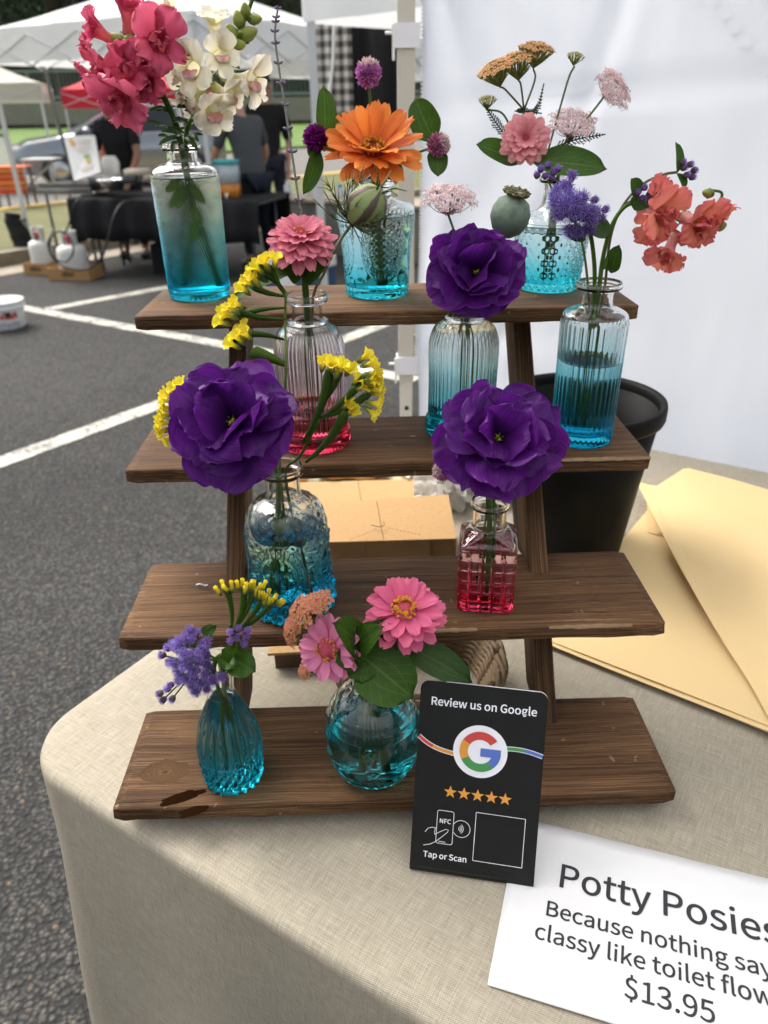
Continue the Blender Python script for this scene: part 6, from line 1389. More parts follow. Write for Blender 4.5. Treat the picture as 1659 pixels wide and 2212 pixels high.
stem(t, [inv('I', 0, .004, .12), inv('I', .002, .004, .55), mouth('I', .003, .003), at(504, 1395, Y=YI + .002), at(496, 1350, Y=YI + .002)], .0011, .0010, LEAF)
for k, (a, b, w_, n_, ax) in enumerate((((500, 1360), (488, 1272), .0028, 4, (-.05, -.2, 1)), ((498, 1380), (528, 1268), .0028, 4, (.1, -.2, 1)), ((500, 1370), (548, 1272), .0026, 5, (.2, -.2, .95)), ((502, 1375), (570, 1288), .0026, 5, (.35, -.2, .9)), ((505, 1372), (590, 1300), .0024, 5, (.45, -.2, .85)))):
    hp = at(*b, Y=YI); winged(t, at(*a, Y=YI + .002), hp, w_, LEAF, .05); statice_head(t, hp, ax, n_, .0078, 160 + k, True, .6)
# ---- J : rose zinnias, coral yarrow
YJ = .454
t = flower('zinnia', 'rose pink zinnia with a golden centre above the review card', 'flower', inv('J', .006, 0, .12), 'zinnias')
c = at(874, 1318, Y=YJ - .004)
zinnia(t, c, (.02, -.40, .92), .0285, [(15, .98, .42, -6, -26, .16, -.18), (14, .92, .40, 8, -8, .16, -.10), (12, .78, .36, 18, 6, .15, -.02)], ROSEP, 80, ROSEDISC, 17, .33, fs=.8, h=.5, goldring=(.45, 1.0))
stemto(t, 'J', c - Vector((0, -.004, .010)), .0026, .0024, LEAFD, .006, 0, .004, 0, [at(878, 1400, Y=YJ)])
for a, b, w_, nr in (((872, 1392), (1018, 1476), .026, (.1, -.6, .8)), ((868, 1388), (800, 1345), .022, (0, -.5, .9)), ((870, 1395), (838, 1345), .018, (0, -.6, .8)), ((866, 1398), (885, 1440), .016, (0, -.7, .6))): leaf(t, at(*a, Y=YJ - .004), at(*b, Y=YJ - .016), w_, nr, 20, .13, LEAFD, wave=.001)
t = flower('zinnia', 'orchid pink zinnia turned left with a partly shed golden ring, in the globe vase', 'flower', inv('J', -.006, 0, .12), 'zinnias')
c = at(708, 1402, Y=YJ - .018)
zinnia(t, c, (-.34, -.80, .50), .0222, [(15, .98, .40, 2, -14, .18, -.10), (11, .88, .38, 14, 0, .18, -.03)], LILACP, 30, ROSEDISC, 23, .38, fs=.8, h=.35, goldring=(.65, 1.0))
stemto(t, 'J', c + Vector((.008, .010, -.006)), .0022, .0022, LEAF, -.006, 0, -.004, 0, [at(775, 1430, Y=YJ)])
for a, b, w_, nr in (((772, 1408), (893, 1508), .046, (-.1, -.7, .7)), ((775, 1405), (714, 1345), .028, (0, -.5, .9)), ((770, 1412), (834, 1352), .024, (-.2, -.6, .8)), ((765, 1415), (722, 1432), .022, (.1, -.7, .6)), ((780, 1415), (740, 1395), .02, (0, -.6, .8)), ((775, 1420), (782, 1478), .026, (.2, -.8, .4))): leaf(t, at(*a, Y=YJ - .010), at(*b, Y=YJ - .030), w_, nr, 24, .12, LEAF, um=.40, wave=.001)
t = flower('yarrow', 'coral yarrow head tipped on its side beside the orchid pink zinnia', 'flower', inv('J', 0, .004, .12), 'yarrows')
hub = at(712, 1370, Y=YJ + .004)
yarrow(t, [(at(652, 1325, Y=YJ), (-.62, -.35, .55), .0150, 60), (at(628, 1365, Y=YJ), (-.75, -.4, .25), .0110, 40), (at(690, 1300, Y=YJ), (-.2, -.35, .85), .0105, 34)], YARC, 21, .0021)
stemto(t, 'J', hub, .0013, .0012, STEM, 0, .004, -.002, .003, [at(770, 1420, Y=YJ + .004)])
for p_ in ((662, 1340), (640, 1365), (695, 1312)): stem(t, [hub, at(*p_, Y=YJ + .002)], .0009, .0008, STEM, 6, 'branch')
feather(t, [hub, at(690, 1392, Y=YJ), at(655, 1395, Y=YJ - .004)], .0040, STEM, seed=8)
yarrow(t, [(at(658, 1450, Y=YJ - .004), (-.6, -.5, .3), .0075, 16)], YARC, 25, .0021); stem(t, [at(740, 1430, Y=YJ), at(700, 1450, Y=YJ), at(662, 1452, Y=YJ)], .0008, .0008, STEM, 6, 'branch')
# ------------------------------------------------------------------ the market behind: tents, tables, people, car, trees
CANVAS = fabric('canopy_white', (.84, .85, .85), .7, .38, .03, 3, .15, .02); CANVASC = fabric('canopy_cream', (.62, .60, .50), .7, .25, .03, 3, .15, .02); CANVASR = fabric('canopy_red', (.60, .035, .055), .7, .2, .06, 3, .15, .02)
TPOLE = simple('tent_pole_white', (.70, .71, .70), .35, .05, 10, Metallic=.2); STEEL = simple('steel_dark', (.10, .11, .11), .5, .1, 10, Metallic=.5)
def canopy(label, A, B, depth, zb, vh, peak, mat, legs=(1, 1, 1, 1), group='pop-up canopy tents', pw_=.035, truss=True):
    """A, B: front corners on the ground; the tent runs back by depth"""
    A, B = Vector((A.x, A.y, 0)), Vector((B.x, B.y, 0)); d = (B - A).normalized(); n_ = Vector((-d.y, d.x, 0)); Q = [A, B, B + n_ * depth, A + n_ * depth]
    t = thing('canopy_tent', label, 'tent', (Q[0] + Q[2]) / 2, group); ze = zb + vh; ap = (Q[0] + Q[2]) / 2 + Vector((0, 0, ze + peak)); up = Vector((0, 0, ze))
    for i in range(4):
        a, b = Q[i] + up, Q[(i + 1) % 4] + up; m = MB(); rows = []
        for v in range(11):
            q = v / 10; rows.append([(a.lerp(b, u / 12)).lerp(ap, q) + Vector((0, 0, -.10 * peak * math.sin(math.pi * q) - .012 * math.sin(u * 2.1 + v) * (1 - q))) for u in range(13)])
        m.grid(rows); o = build(m, 'roof_panel', mat, t)
        m = MB(); m.grid([[a.lerp(b, u / 20) + Vector((0, 0, -vh * v / 3)) + (Q[i] - Q[(i + 3) % 4]).normalized() * (.012 * math.sin(u * 1.3 + i) * v / 3) for u in range(21)] for v in range(4)], flip=True); build(m, 'valance', mat, t)
        if legs[i]:
            m = MB(); c = Q[i] + ((Q[0] + Q[2]) / 2 - Q[i]) * .02; m.box((c.x - pw_ / 2, c.y - pw_ / 2, .02), (c.x + pw_ / 2, c.y + pw_ / 2, ze - .02)); build(m, 'leg', TPOLE, t, smooth=False)
            m = MB(); m.box((c.x - pw_, c.y - pw_, 0), (c.x + pw_, c.y + pw_, .02)); build(m, 'foot_plate', TPOLE, t, smooth=False)
        for k in range(4 if truss else 0):       # scissor truss
            p, q = Q[i].lerp(Q[(i + 1) % 4], k / 4), Q[i].lerp(Q[(i + 1) % 4], (k + 1) / 4); z0_, z1_ = (ze - .30, ze - .06) if k % 2 else (ze - .06, ze - .30)
            m = MB(); m.bar(p + Vector((0, 0, z0_)), q + Vector((0, 0, z1_)), .018, .012); build(m, 'truss_bar', TPOLE, t, smooth=False)
            m = MB(); m.bar(p + Vector((0, 0, ze - .36 + .30 - (z0_ - ze + .30))), q + Vector((0, 0, ze - .36 + .30 - (z1_ - ze + .30))), .018, .012); build(m, 'truss_bar', TPOLE, t, smooth=False)
    return t, Q
PLb, PRb = gp(66, 556), gp(480, 602)
zv = at(5, 139, Y=PLb.y).z
canopy('white canopy tent over the black-covered food table, roof rising to the left', PLb, PRb, 2.5, zv, .27, .50, CANVAS)
pA = at(590, 250, Y=9.5); pB = at(860, 250, Y=8.6)
canopy('white canopy tent further back, its truss showing between the lavender and the gingham curtain', Vector((pA.x, pA.y, 0)), Vector((pB.x, pB.y, 0)), 2.8, at(600, 168, Y=9.5).z, .30, .8, CANVAS, (0, 0, 1, 1))
pB = at(92, 218, Y=16); canopy('cream canopy tent at the far left edge beyond the grass verge', Vector((pB.x - 3.0, pB.y - .9, 0)), Vector((pB.x, pB.y, 0)), 2.8, pB.z, .30, .75, CANVASC)
pA = at(137, 234, Y=17); canopy('red canopy tent in the distance behind the grey car', Vector((pA.x, pA.y, 0)), Vector((pA.x + 3.0, pA.y + .2, 0)), 2.8, pA.z, .33, .9, CANVASR)
pA = at(668, 300, Y=3.7); pB = at(868, 300, Y=3.3); dd = (Vector((pB.x, pB.y, 0)) - Vector((pA.x, pA.y, 0)))
canopy('white canopy tent with the gingham and black curtains, its pole right of the lavender', Vector((pA.x, pA.y, 0)), Vector((pA.x, pA.y, 0)) + dd.normalized() * 2.4, 2.4, at(760, 42, Y=3.6).z, .30, .6, CANVAS, (1, 0, 1, 1), pw_=.034, truss=False)
# curtains hung in that booth
def gingham():
    t = NT('gingham_check'); s = t.n('SeparateXYZ', {0: t.n('UVMap').outputs[0]})
    a = t.math('GREATER_THAN', t.math('FRACT', t.math('MULTIPLY', s.outputs[0], 4.0)), .5); b = t.math('GREATER_THAN', t.math('FRACT', t.math('MULTIPLY', s.outputs[1], 9.0)), .5)
    f = t.math('MULTIPLY', t.math('ADD', a, b), .5); c = t.ramp(f, [(0, (.72, .68, .60)), (.4, (.30, .28, .25)), (.8, (.06, .055, .05))], 'CONSTANT'); return t.end(t.bsdf(c, .9))
def curtain(label, name, x0, x1, y0, y1, Y, mat, waves, amp):
    a, b = at(x0, y0, Y=Y), at(x1, y0, Y=Y); z1_ = at(x0, y1, Y=Y).z; m = MB(); n = 40
    m.grid([[Vector((a.x + (b.x - a.x) * i / n, Y + amp * math.sin(i / n * waves * 6.28 + .4 * j / 14), a.z + (z1_ - a.z) * j / 14)) for i in range(n + 1)] for j in range(15)], flip=True); o = tag(build(m, name, mat), label, 'curtain'); md = o.modifiers.new('solid', 'SOLIDIFY'); md.thickness = .004; return o
curtain('black and cream gingham curtain hanging left of the orange zinnia', 'gingham_curtain', 678, 758, 22, 255, 4.6, gingham(), 2, .02)
curtain('plain black curtain hanging behind the orange zinnia', 'black_curtain', 752, 880, 18, 400, 4.7, fabric('black_curtain_cloth', (.022, .022, .023), .8, 0, .3, 3, .4, .05), 1.5, .05)
m = MB(); m.tube(smooth_path([at(722, 40, Y=4.5), at(719, 130, Y=4.5), at(712, 200, Y=4.5), at(706, 240, Y=4.5)], 6), .008, 8); tag(build(m, 'pull_cord', PLASTIC_W), 'white cord dangling between the gingham and black curtains', 'cord')
# small yellow sign on a pole
ys_ = at(476, 266, Y=6.8); m = MB(); m.box((ys_.x - .05, ys_.y - .01, ys_.z - .055), (ys_.x + .05, ys_.y, ys_.z + .055)); tag(build(m, 'yellow_card', simple('yellow_card', (.75, .62, .03)), smooth=False), 'small yellow card hanging beside the man in grey', 'card')
# ---- food table with black cloth
ta_, tb_ = gp(178, 592), gp(575, 608); td = (tb_ - ta_).normalized(); tn = Vector((-td.y, td.x, 0)); TL_ = (tb_ - ta_).length; zt_ = .655
def tp(a, b, z): p = ta_ + td * a + tn * b; return Vector((p.x, p.y, z))
t = thing('food_table', 'long folding food table under the white canopy tent', 'table', tp(TL_ / 2, .35, 0))
m = MB(); m.poly([tp(.02, .02, zt_ - .006), tp(TL_ - .02, .02, zt_ - .006), tp(TL_ - .02, .68, zt_ - .006), tp(.02, .68, zt_ - .006)], .03); build(m, 'tabletop', STEEL, t, smooth=False)
for a in (.12, TL_ - .12):
    for b in (.08, .62): m = MB(); m.tube([tp(a, b, 0), tp(a, b, zt_ - .036)], .014, 8); build(m, 'leg', STEEL, t)
BLK = fabric('black_tablecloth', (.012, .012, .013), .75, 0, .3, 3, .4, .04)
m = MB(); rows = []
for k, (b, z) in enumerate(((.70, zt_ - .30), (.70, zt_), (.35, zt_ + .001), (0, zt_), (-.012, zt_ - .015), (-.02, zt_ - .10), (-.03, zt_ - .22), (-.035, zt_ - .34))):
    rows.append([tp(TL_ * i / 60, b + (.022 * math.sin(i * .8) * max(0, k - 3) / 4), z + (.012 * math.sin(i * .37) if k == 7 else 0)) for i in range(61)])
m.grid(rows)
m.grid([[tp(-.01 + .02 * math.sin(i * .9) * j / 4, .70 * i / 14, zt_ - .38 * j / 4) for i in range(15)] for j in range(5)]); o = tag(build(m, 'black_tablecloth', BLK), 'black cloth draped over the food table', 'tablecloth'); md = o.modifiers.new('solid', 'SOLIDIFY'); md.thickness = .004
m = MB(); m.box((-.28, -.17, 0), (.28, .17, .26)); b_ = tp(.95, .3, .002); tag(build(m, 'storage_tote', BLK, None, Matrix.Translation(b_) @ Matrix.Rotation(math.atan2(td.y, td.x), 4, 'Z'), smooth=False), 'black storage tote under the food table', 'tote')
# griddle
t = thing('griddle', 'black flat-top gas griddle on thin legs left of the food table', 'griddle', gp(150, 570)); gc = at(168, 402, Y=7.5)
rm = Matrix.Translation((gc.x, gc.y, 0)) @ Matrix.Rotation(math.atan2(td.y, td.x), 4, 'Z')
m = MB(); m.box((-.26, -.20, gc.z - .03), (.26, .20, gc.z + .03)); build(m, 'cook_top', simple('griddle_black', (.015, .015, .016), .3), t, rm, smooth=False)
m = MB(); m.box((-.28, -.23, gc.z - .05), (.28, -.20, gc.z + .012)); build(m, 'front_rail', simple('griddle_steel', (.30, .30, .31), .3, .05, Metallic=.9), t, rm, smooth=False)
for sx in (-1, 1):
    for sy in (-1, 1): m = MB(); m.tube([(sx * .23, sy * .17, 0), (sx * .23, sy * .17, gc.z - .05)], .013, 8); build(m, 'leg', STEEL, t, rm)
m = MB(); m.tube([(-.26, -.235, gc.z - .02), (.26, -.235, gc.z - .02)], .012, 8); build(m, 'handle', STEEL, t, rm)
# things on the table
def small(name, label, cat, px, Y, parts, group=None):
    c = at(*px, Y=Y); t = thing(name, label, cat, c, group)
    for nm, mb, mt in parts: build(mb, nm, mt, t, Matrix.Translation(c))
    return t
FOIL = simple('foil', (.75, .75, .75), .25, .1, 60, .8, 90, Metallic=1.0); r = random.Random(2)
m = MB(); m.lathe([(.03, 0), (.08, .005), (.10, .06), (.115, .075), (.11, .08), (.085, .04), (.02, .03)], 40, fn=lambda th, z, rr: rr * (1 + .12 * mnoise.noise(Vector((math.cos(th) * 4, math.sin(th) * 4, z * 40))))); small('foil_tray', 'crumpled shiny foil tray on the food table', 'tray', (240, 408), 7.05, [('tray', m, FOIL)])
m = MB(); m.box((-.20, -.12, 0), (.20, .12, .06)); small('black_pan', 'black rectangular pan on the food table behind the foil tray', 'pan', (250, 395), 7.3, [('pan', m, STEEL)])
m = MB(); m.lathe([(.07, 0), (.085, .01), (.075, .12), (.06, .16), (.05, .17)], 20, fn=lambda th, z, rr: rr * .8 / max(abs(math.cos(th)), abs(math.sin(th))) * (1 + .25 * mnoise.noise(Vector((math.cos(th) * 3, math.sin(th) * 3, z * 20))))); small('white_bag', 'white paper bag standing on the food table before the person in black', 'bag', (243, 382), 7.35, [('bag', m, TIS)])
m = MB(); m.box((-.10, -.08, 0), (.10, .08, .05)); small('bread_box', 'small cream carton on the food table behind the tall vase', 'box', (298, 378), 7.3, [('carton', m, simple('cream_carton', (.60, .52, .40)))])
dp = at(496, 425, Y=7.0); m = MB(); m.box((-.09, -.09, 0), (.09, .09, .11)); m2 = MB(); m2.box((-.093, -.093, .11), (.093, .093, .26)); m3 = MB(); m3.box((-.10, -.10, .26), (.10, .10, .29)); m4 = MB(); m4.tube([(0, -.09, .03), (0, -.13, .03), (0, -.13, .0)], .012, 8)
small('drink_dispenser', 'square drink dispenser with orange juice and a teal lid by the man in grey', 'dispenser', (496, 425), 7.0, [('juice', m, simple('orange_juice', (.70, .25, .03), .3)), ('clear_tank', m2, simple('cloudy_plastic', (.50, .58, .60), .3)), ('lid', m3, simple('teal_lid', (.05, .42, .42), .4)), ('tap', m4, PLASTIC_W)])
# poster leaning on the table
c4 = [at(137, 294, Y=7.75), at(204, 292, Y=7.75), at(218, 372, Y=7.45), at(160, 391, Y=7.45)]; nn = (c4[1] - c4[0]).cross(c4[3] - c4[0]).normalized(); nn = nn if nn.y < 0 else -nn
t = thing('menu_board', 'white menu board with small orange drawings leaning on the griddle', 'board', (c4[2] + c4[3]) / 2)
m = MB(); m.poly(c4[::-1], .02, nn); build(m, 'panel', simple('poster_white', (.72, .72, .68)), t, smooth=False)
def onb(u, v, l=.004): return c4[0].lerp(c4[1], u).lerp(c4[3].lerp(c4[2], u), v) + nn * l
def blot(pts, mat, nm): m = MB(); m.poly([onb(*p) for p in pts]); build(m, nm, mat, t, smooth=False)
blot([(.14, .08), (.22, .06), (.33, .16), (.30, .24), (.18, .24)], simple('print_orange', (.70, .36, .05)), 'drawing'); blot([(.55, .56), (.72, .55), (.70, .70), (.58, .70)], simple('print_mustard', (.55, .38, .06)), 'drawing'); blot([(.52, .50), (.72, .49), (.72, .55), (.53, .56)], simple('print_green', (.10, .16, .05)), 'drawing')
for k, (v, w0_, w1_) in enumerate(((.13, .42, .85), (.20, .45, .80), (.30, .25, .85), (.37, .35, .78), (.44, .48, .72), (.78, .30, .80), (.83, .35, .75))): blot([(w0_, v), (w1_, v), (w1_, v + .022), (w0_, v + .022)], simple('print_pale', (.62, .45, .36)), 'text_line')
m = MB(); m.tube([at(96, 148, Y=8.2), at(118, 240, Y=8.0), at(162, 396, Y=7.5)], .016, 10); tag(build(m, 'dark_pole', simple('green_pole', (.09, .10, .07), .6)), 'thin dark green pole leaning beside the menu board', 'pole')
# cooler jug
jc = gp(130, 540); jz = .25; m = MB(); m.lathe([(.001, 0), (.105, 0), (.115, .02), (.115, .17), (.10, .19)], 24); m2 = MB(); m2.lathe([(.118, .17), (.122, .18), (.122, .30), (.10, .33), (.001, .335)], 24); m3 = MB(); m3.tube(smooth_path([(-.12, 0, .26), (-.08, 0, .40), (.08, 0, .40), (.12, 0, .26)], 6), .010, 8)
c = Vector((jc.x, jc.y + 1.1, .0)); t = thing('drink_cooler', 'round red cooler jug with a white lid behind the gas cylinders', 'cooler', c); Mj = Matrix.Translation(c + Vector((0, 0, .10))) 
for nm, mb, mt in (('jug', m, simple('cooler_red', (.55, .03, .04), .4)), ('lid', m2, PLASTIC_W), ('handle', m3, PLASTIC_W)): build(mb, nm, mt, t, Mj)
m = MB(); m.box((-.14, -.14, 0), (.14, .14, .10)); tag(build(m, 'low_crate', STEEL, None, Matrix.Translation(c), smooth=False), 'low dark crate under the red cooler jug', 'crate')
# gas cylinders on carton trays
CARD = simple('carton_brown', (.42, .24, .095), .9, .2, 20); TANK = simple('tank_cream', (.66, .66, .60), .5, .08, 20)
def tray(label, px, w_, d_, h_, rot):
    c = gp(*px); M = Matrix.Translation(c + Vector((0, 0, .001))) @ Matrix.Rotation(rot, 4, 'Z'); t = thing('cardboard_tray', label, 'box', c, 'cardboard trays under the gas cylinders')
    m = MB(); m.box((-w_ / 2, -d_ / 2, 0), (w_ / 2, d_ / 2, .006)); build(m, 'bottom', CARD, t, M, smooth=False)
    for lo, hi in (((-w_ / 2, -d_ / 2, .006), (w_ / 2, -d_ / 2 + .006, h_)), ((-w_ / 2, d_ / 2 - .006, .006), (w_ / 2, d_ / 2, h_)), ((-w_ / 2, -d_ / 2 + .006, .006), (-w_ / 2 + .006, d_ / 2 - .006, h_)), ((w_ / 2 - .006, -d_ / 2 + .006, .006), (w_ / 2, d_ / 2 - .006, h_))): m = MB(); m.box(lo, hi); build(m, 'side', CARD, t, M, smooth=False)
    for k in range(5): m = MB(); m.box((-.06 + k * .024, -d_ / 2 - .002, h_ * .35 - .006 * (k % 2)), (-.046 + k * .024, -d_ / 2 - .0005, h_ * .65 + .008 * (k % 3))); build(m, 'print_mark', BLACK_INK, t, M, smooth=False)
    return c
def tank(label, c, R, H):
    t = thing('gas_cylinder', label, 'gas cylinder', c, 'gas cylinders'); M = Matrix.Translation(c)
    m = MB(); m.lathe([(.001, .02), (R * .7, .025), (R * .95, R * .35), (R, R * .7), (R, H - R * .6), (R * .92, H - R * .25), (R * .6, H - .01), (.001, H)], 32); build(m, 'body', TANK, t, M)
    m = MB(); m.lathe([(R * .62, 0), (R * .62, .05)], 24); o = build(m, 'foot_ring', TANK, t, M); o.modifiers.new('s', 'SOLIDIFY').thickness = .006
    m = MB(); rows = [[Vector((R * .52 * math.cos(a), R * .52 * math.sin(a), z)) for a in [rad(-60 + 300 * i / 24) for i in range(25)]] for z in (H - .03, H + .03, H + .09, H + .105)]; m.grid(rows); o = build(m, 'collar', TANK, t, M); o.modifiers.new('s', 'SOLIDIFY').thickness = .006
    m = MB(); m.tube([(0, 0, H - .01), (0, 0, H + .06)], .018, 8); m.tube([(-.03, -.02, H + .05), (.03, -.02, H + .05)], .014, 8); build(m, 'valve', simple('valve_red', (.50, .03, .06), .5), t, M)
    return t
c1 = tray('brown cardboard tray under the gas cylinder nearest the kerb', (100, 588), .27, .27, .10, math.atan2(td.y, td.x)); tank('cream gas cylinder nearest the kerb', c1 + Vector((0, 0, .008)), .105, .29)
c2 = tray('longer brown cardboard tray under the gas cylinder with the coiled hose', (166, 600), .40, .27, .105, math.atan2(td.y, td.x) + .12); tank('cream gas cylinder with the coiled black hose before it', c2 + Vector((0, .0, .008)), .130, .29)
RUB = simple('rubber_black', (.015, .015, .015), .5)
def hose(label, pts, rr=.008): m = MB(); m.tube(smooth_path(pts, 8), rr, 6); tag(build(m, 'gas_hose', RUB), label, 'hose', 'black gas hoses')
Yh = 6.75
hose('black hose coiled in a loop before the gas cylinders', [at(118, 490, Y=Yh + .2), at(104, 520, Y=Yh), at(112, 552, Y=Yh), at(140, 566, Y=Yh), at(158, 545, Y=Yh), at(152, 515, Y=Yh), at(128, 500, Y=Yh), at(110, 515, Y=Yh - .02), at(108, 545, Y=Yh - .02), at(135, 575, Y=Yh - .02), at(175, 583, Y=Yh - .02), at(205, 572, Y=Yh), at(222, 545, Y=Yh), at(200, 545, Y=Yh), at(190, 560, Y=Yh), at(215, 568, Y=Yh), at(232, 520, Y=Yh - .1), at(245, 470, Y=Yh - .12), at(262, 440, Y=Yh), at(285, 432, Y=Yh + .2)])
hose('black hose draped over the left end of the food table', [at(140, 505, Y=7.0), at(150, 480, Y=6.95), at(157, 450, Y=6.9), at(172, 428, Y=6.95), at(200, 424, Y=7.1), at(222, 418, Y=7.2)])
# sandbag round the canopy leg
c = PLb; M = Matrix.Translation(c); t = thing('weight_bag', 'black weight bag strapped to the canopy leg on the kerb', 'weight bag', c); WB = fabric('bag_black', (.018, .018, .018), .8, 0, .3, 8, .6, .03)
kb0 = gp(62, 566); m = MB(); m.tube(smooth_path([(.02, -.06, .01), (.0, -.07, .12), (-.03, -.06, .24), (-.07, -.05, .36), (-.06, -.04, .44)], 6), [.10, .115, .115, .11, .105, .11, .115, .11, .10, .095, .10, .10, .10, .095, .09, .085, .085, .08, .085, .08, .075, .07, .075, .08, .07], 16); build(m, 'bag', WB, t, M)
m = MB(); m.tube([(-.10, -.08, .36), (0, -.10, .37), (.04, -.02, .37), (-.02, .04, .37)], .012, 6); build(m, 'strap', RUB, t, M)
# white pail at the left edge
c = gp(14, 706); R = (60 - 14) * pxm(c + Vector((0, 0, .2))); H = at(14, 648, Y=c.y).z; t = thing('pail', 'white plastic pail with a red printed patch on the asphalt at the left edge', 'pail', c); M = Matrix.Translation(c + Vector((0, 0, .001)))
m = MB(); m.lathe([(.001, 0), (R * .86, 0), (R * .9, .01), (R * .97, H - .05), (R * .97, H), (R * .94, H), (R * .86, .02), (.001, .015)], 40); build(m, 'body', PLASTIC_W, t, M)
for z in (H - .05, H - .012): m = MB(); m.lathe([(R * .97, z), (R * 1.04, z), (R * 1.04, z + .012), (R * .97, z + .012)], 40); build(m, 'rim', PLASTIC_W, t, M)
r = random.Random(8); REDP = simple('pail_red', (.55, .09, .07), .6)
def patch(a0, a1, z0, z1, mat, nm, pr): m = MB(); m.grid([[Vector(((R * (.9 + .07 * z / H) + pr) * math.cos(a), (R * (.9 + .07 * z / H) + pr) * math.sin(a), z + .018 * mnoise.noise(Vector((a * 9, z * 40, 1))))) for a in [a0 + (a1 - a0) * i / 14 for i in range(15)]] for z in [z0 + (z1 - z0) * j / 6 for j in range(7)]]); build(m, nm, mat, t, M)
patch(rad(-75), rad(-25), H * .42, H * .78, REDP, 'printed_patch', .002); patch(rad(-62), rad(-45), H * .52, H * .66, BLACK_INK, 'printed_mark', .004); patch(rad(-95), rad(-20), H * .08, H * .30, simple('pail_grey', (.45, .45, .46)), 'printed_patch', .002)
c_ = c + Vector((-R * .35, -.02, H + .002)); t = thing('glass_jar', 'small clear jar with a gold lid ring standing on the white pail', 'jar', c_); m = MB(); m.lathe([(.001, 0), (.045, 0), (.05, .01), (.05, .06), (.035, .08), (.035, .1), (.001, .101)], 24); build(m, 'jar', simple('jar_grey', (.55, .55, .56), .15, .3, 40), t, Matrix.Translation(c_)); m = MB(); m.lathe([(.037, .082), (.04, .084), (.04, .096), (.037, .098)], 24); build(m, 'lid_ring', simple('brass', (.5, .3, .1), .3, .1, Metallic=.8), t, Matrix.Translation(c_))
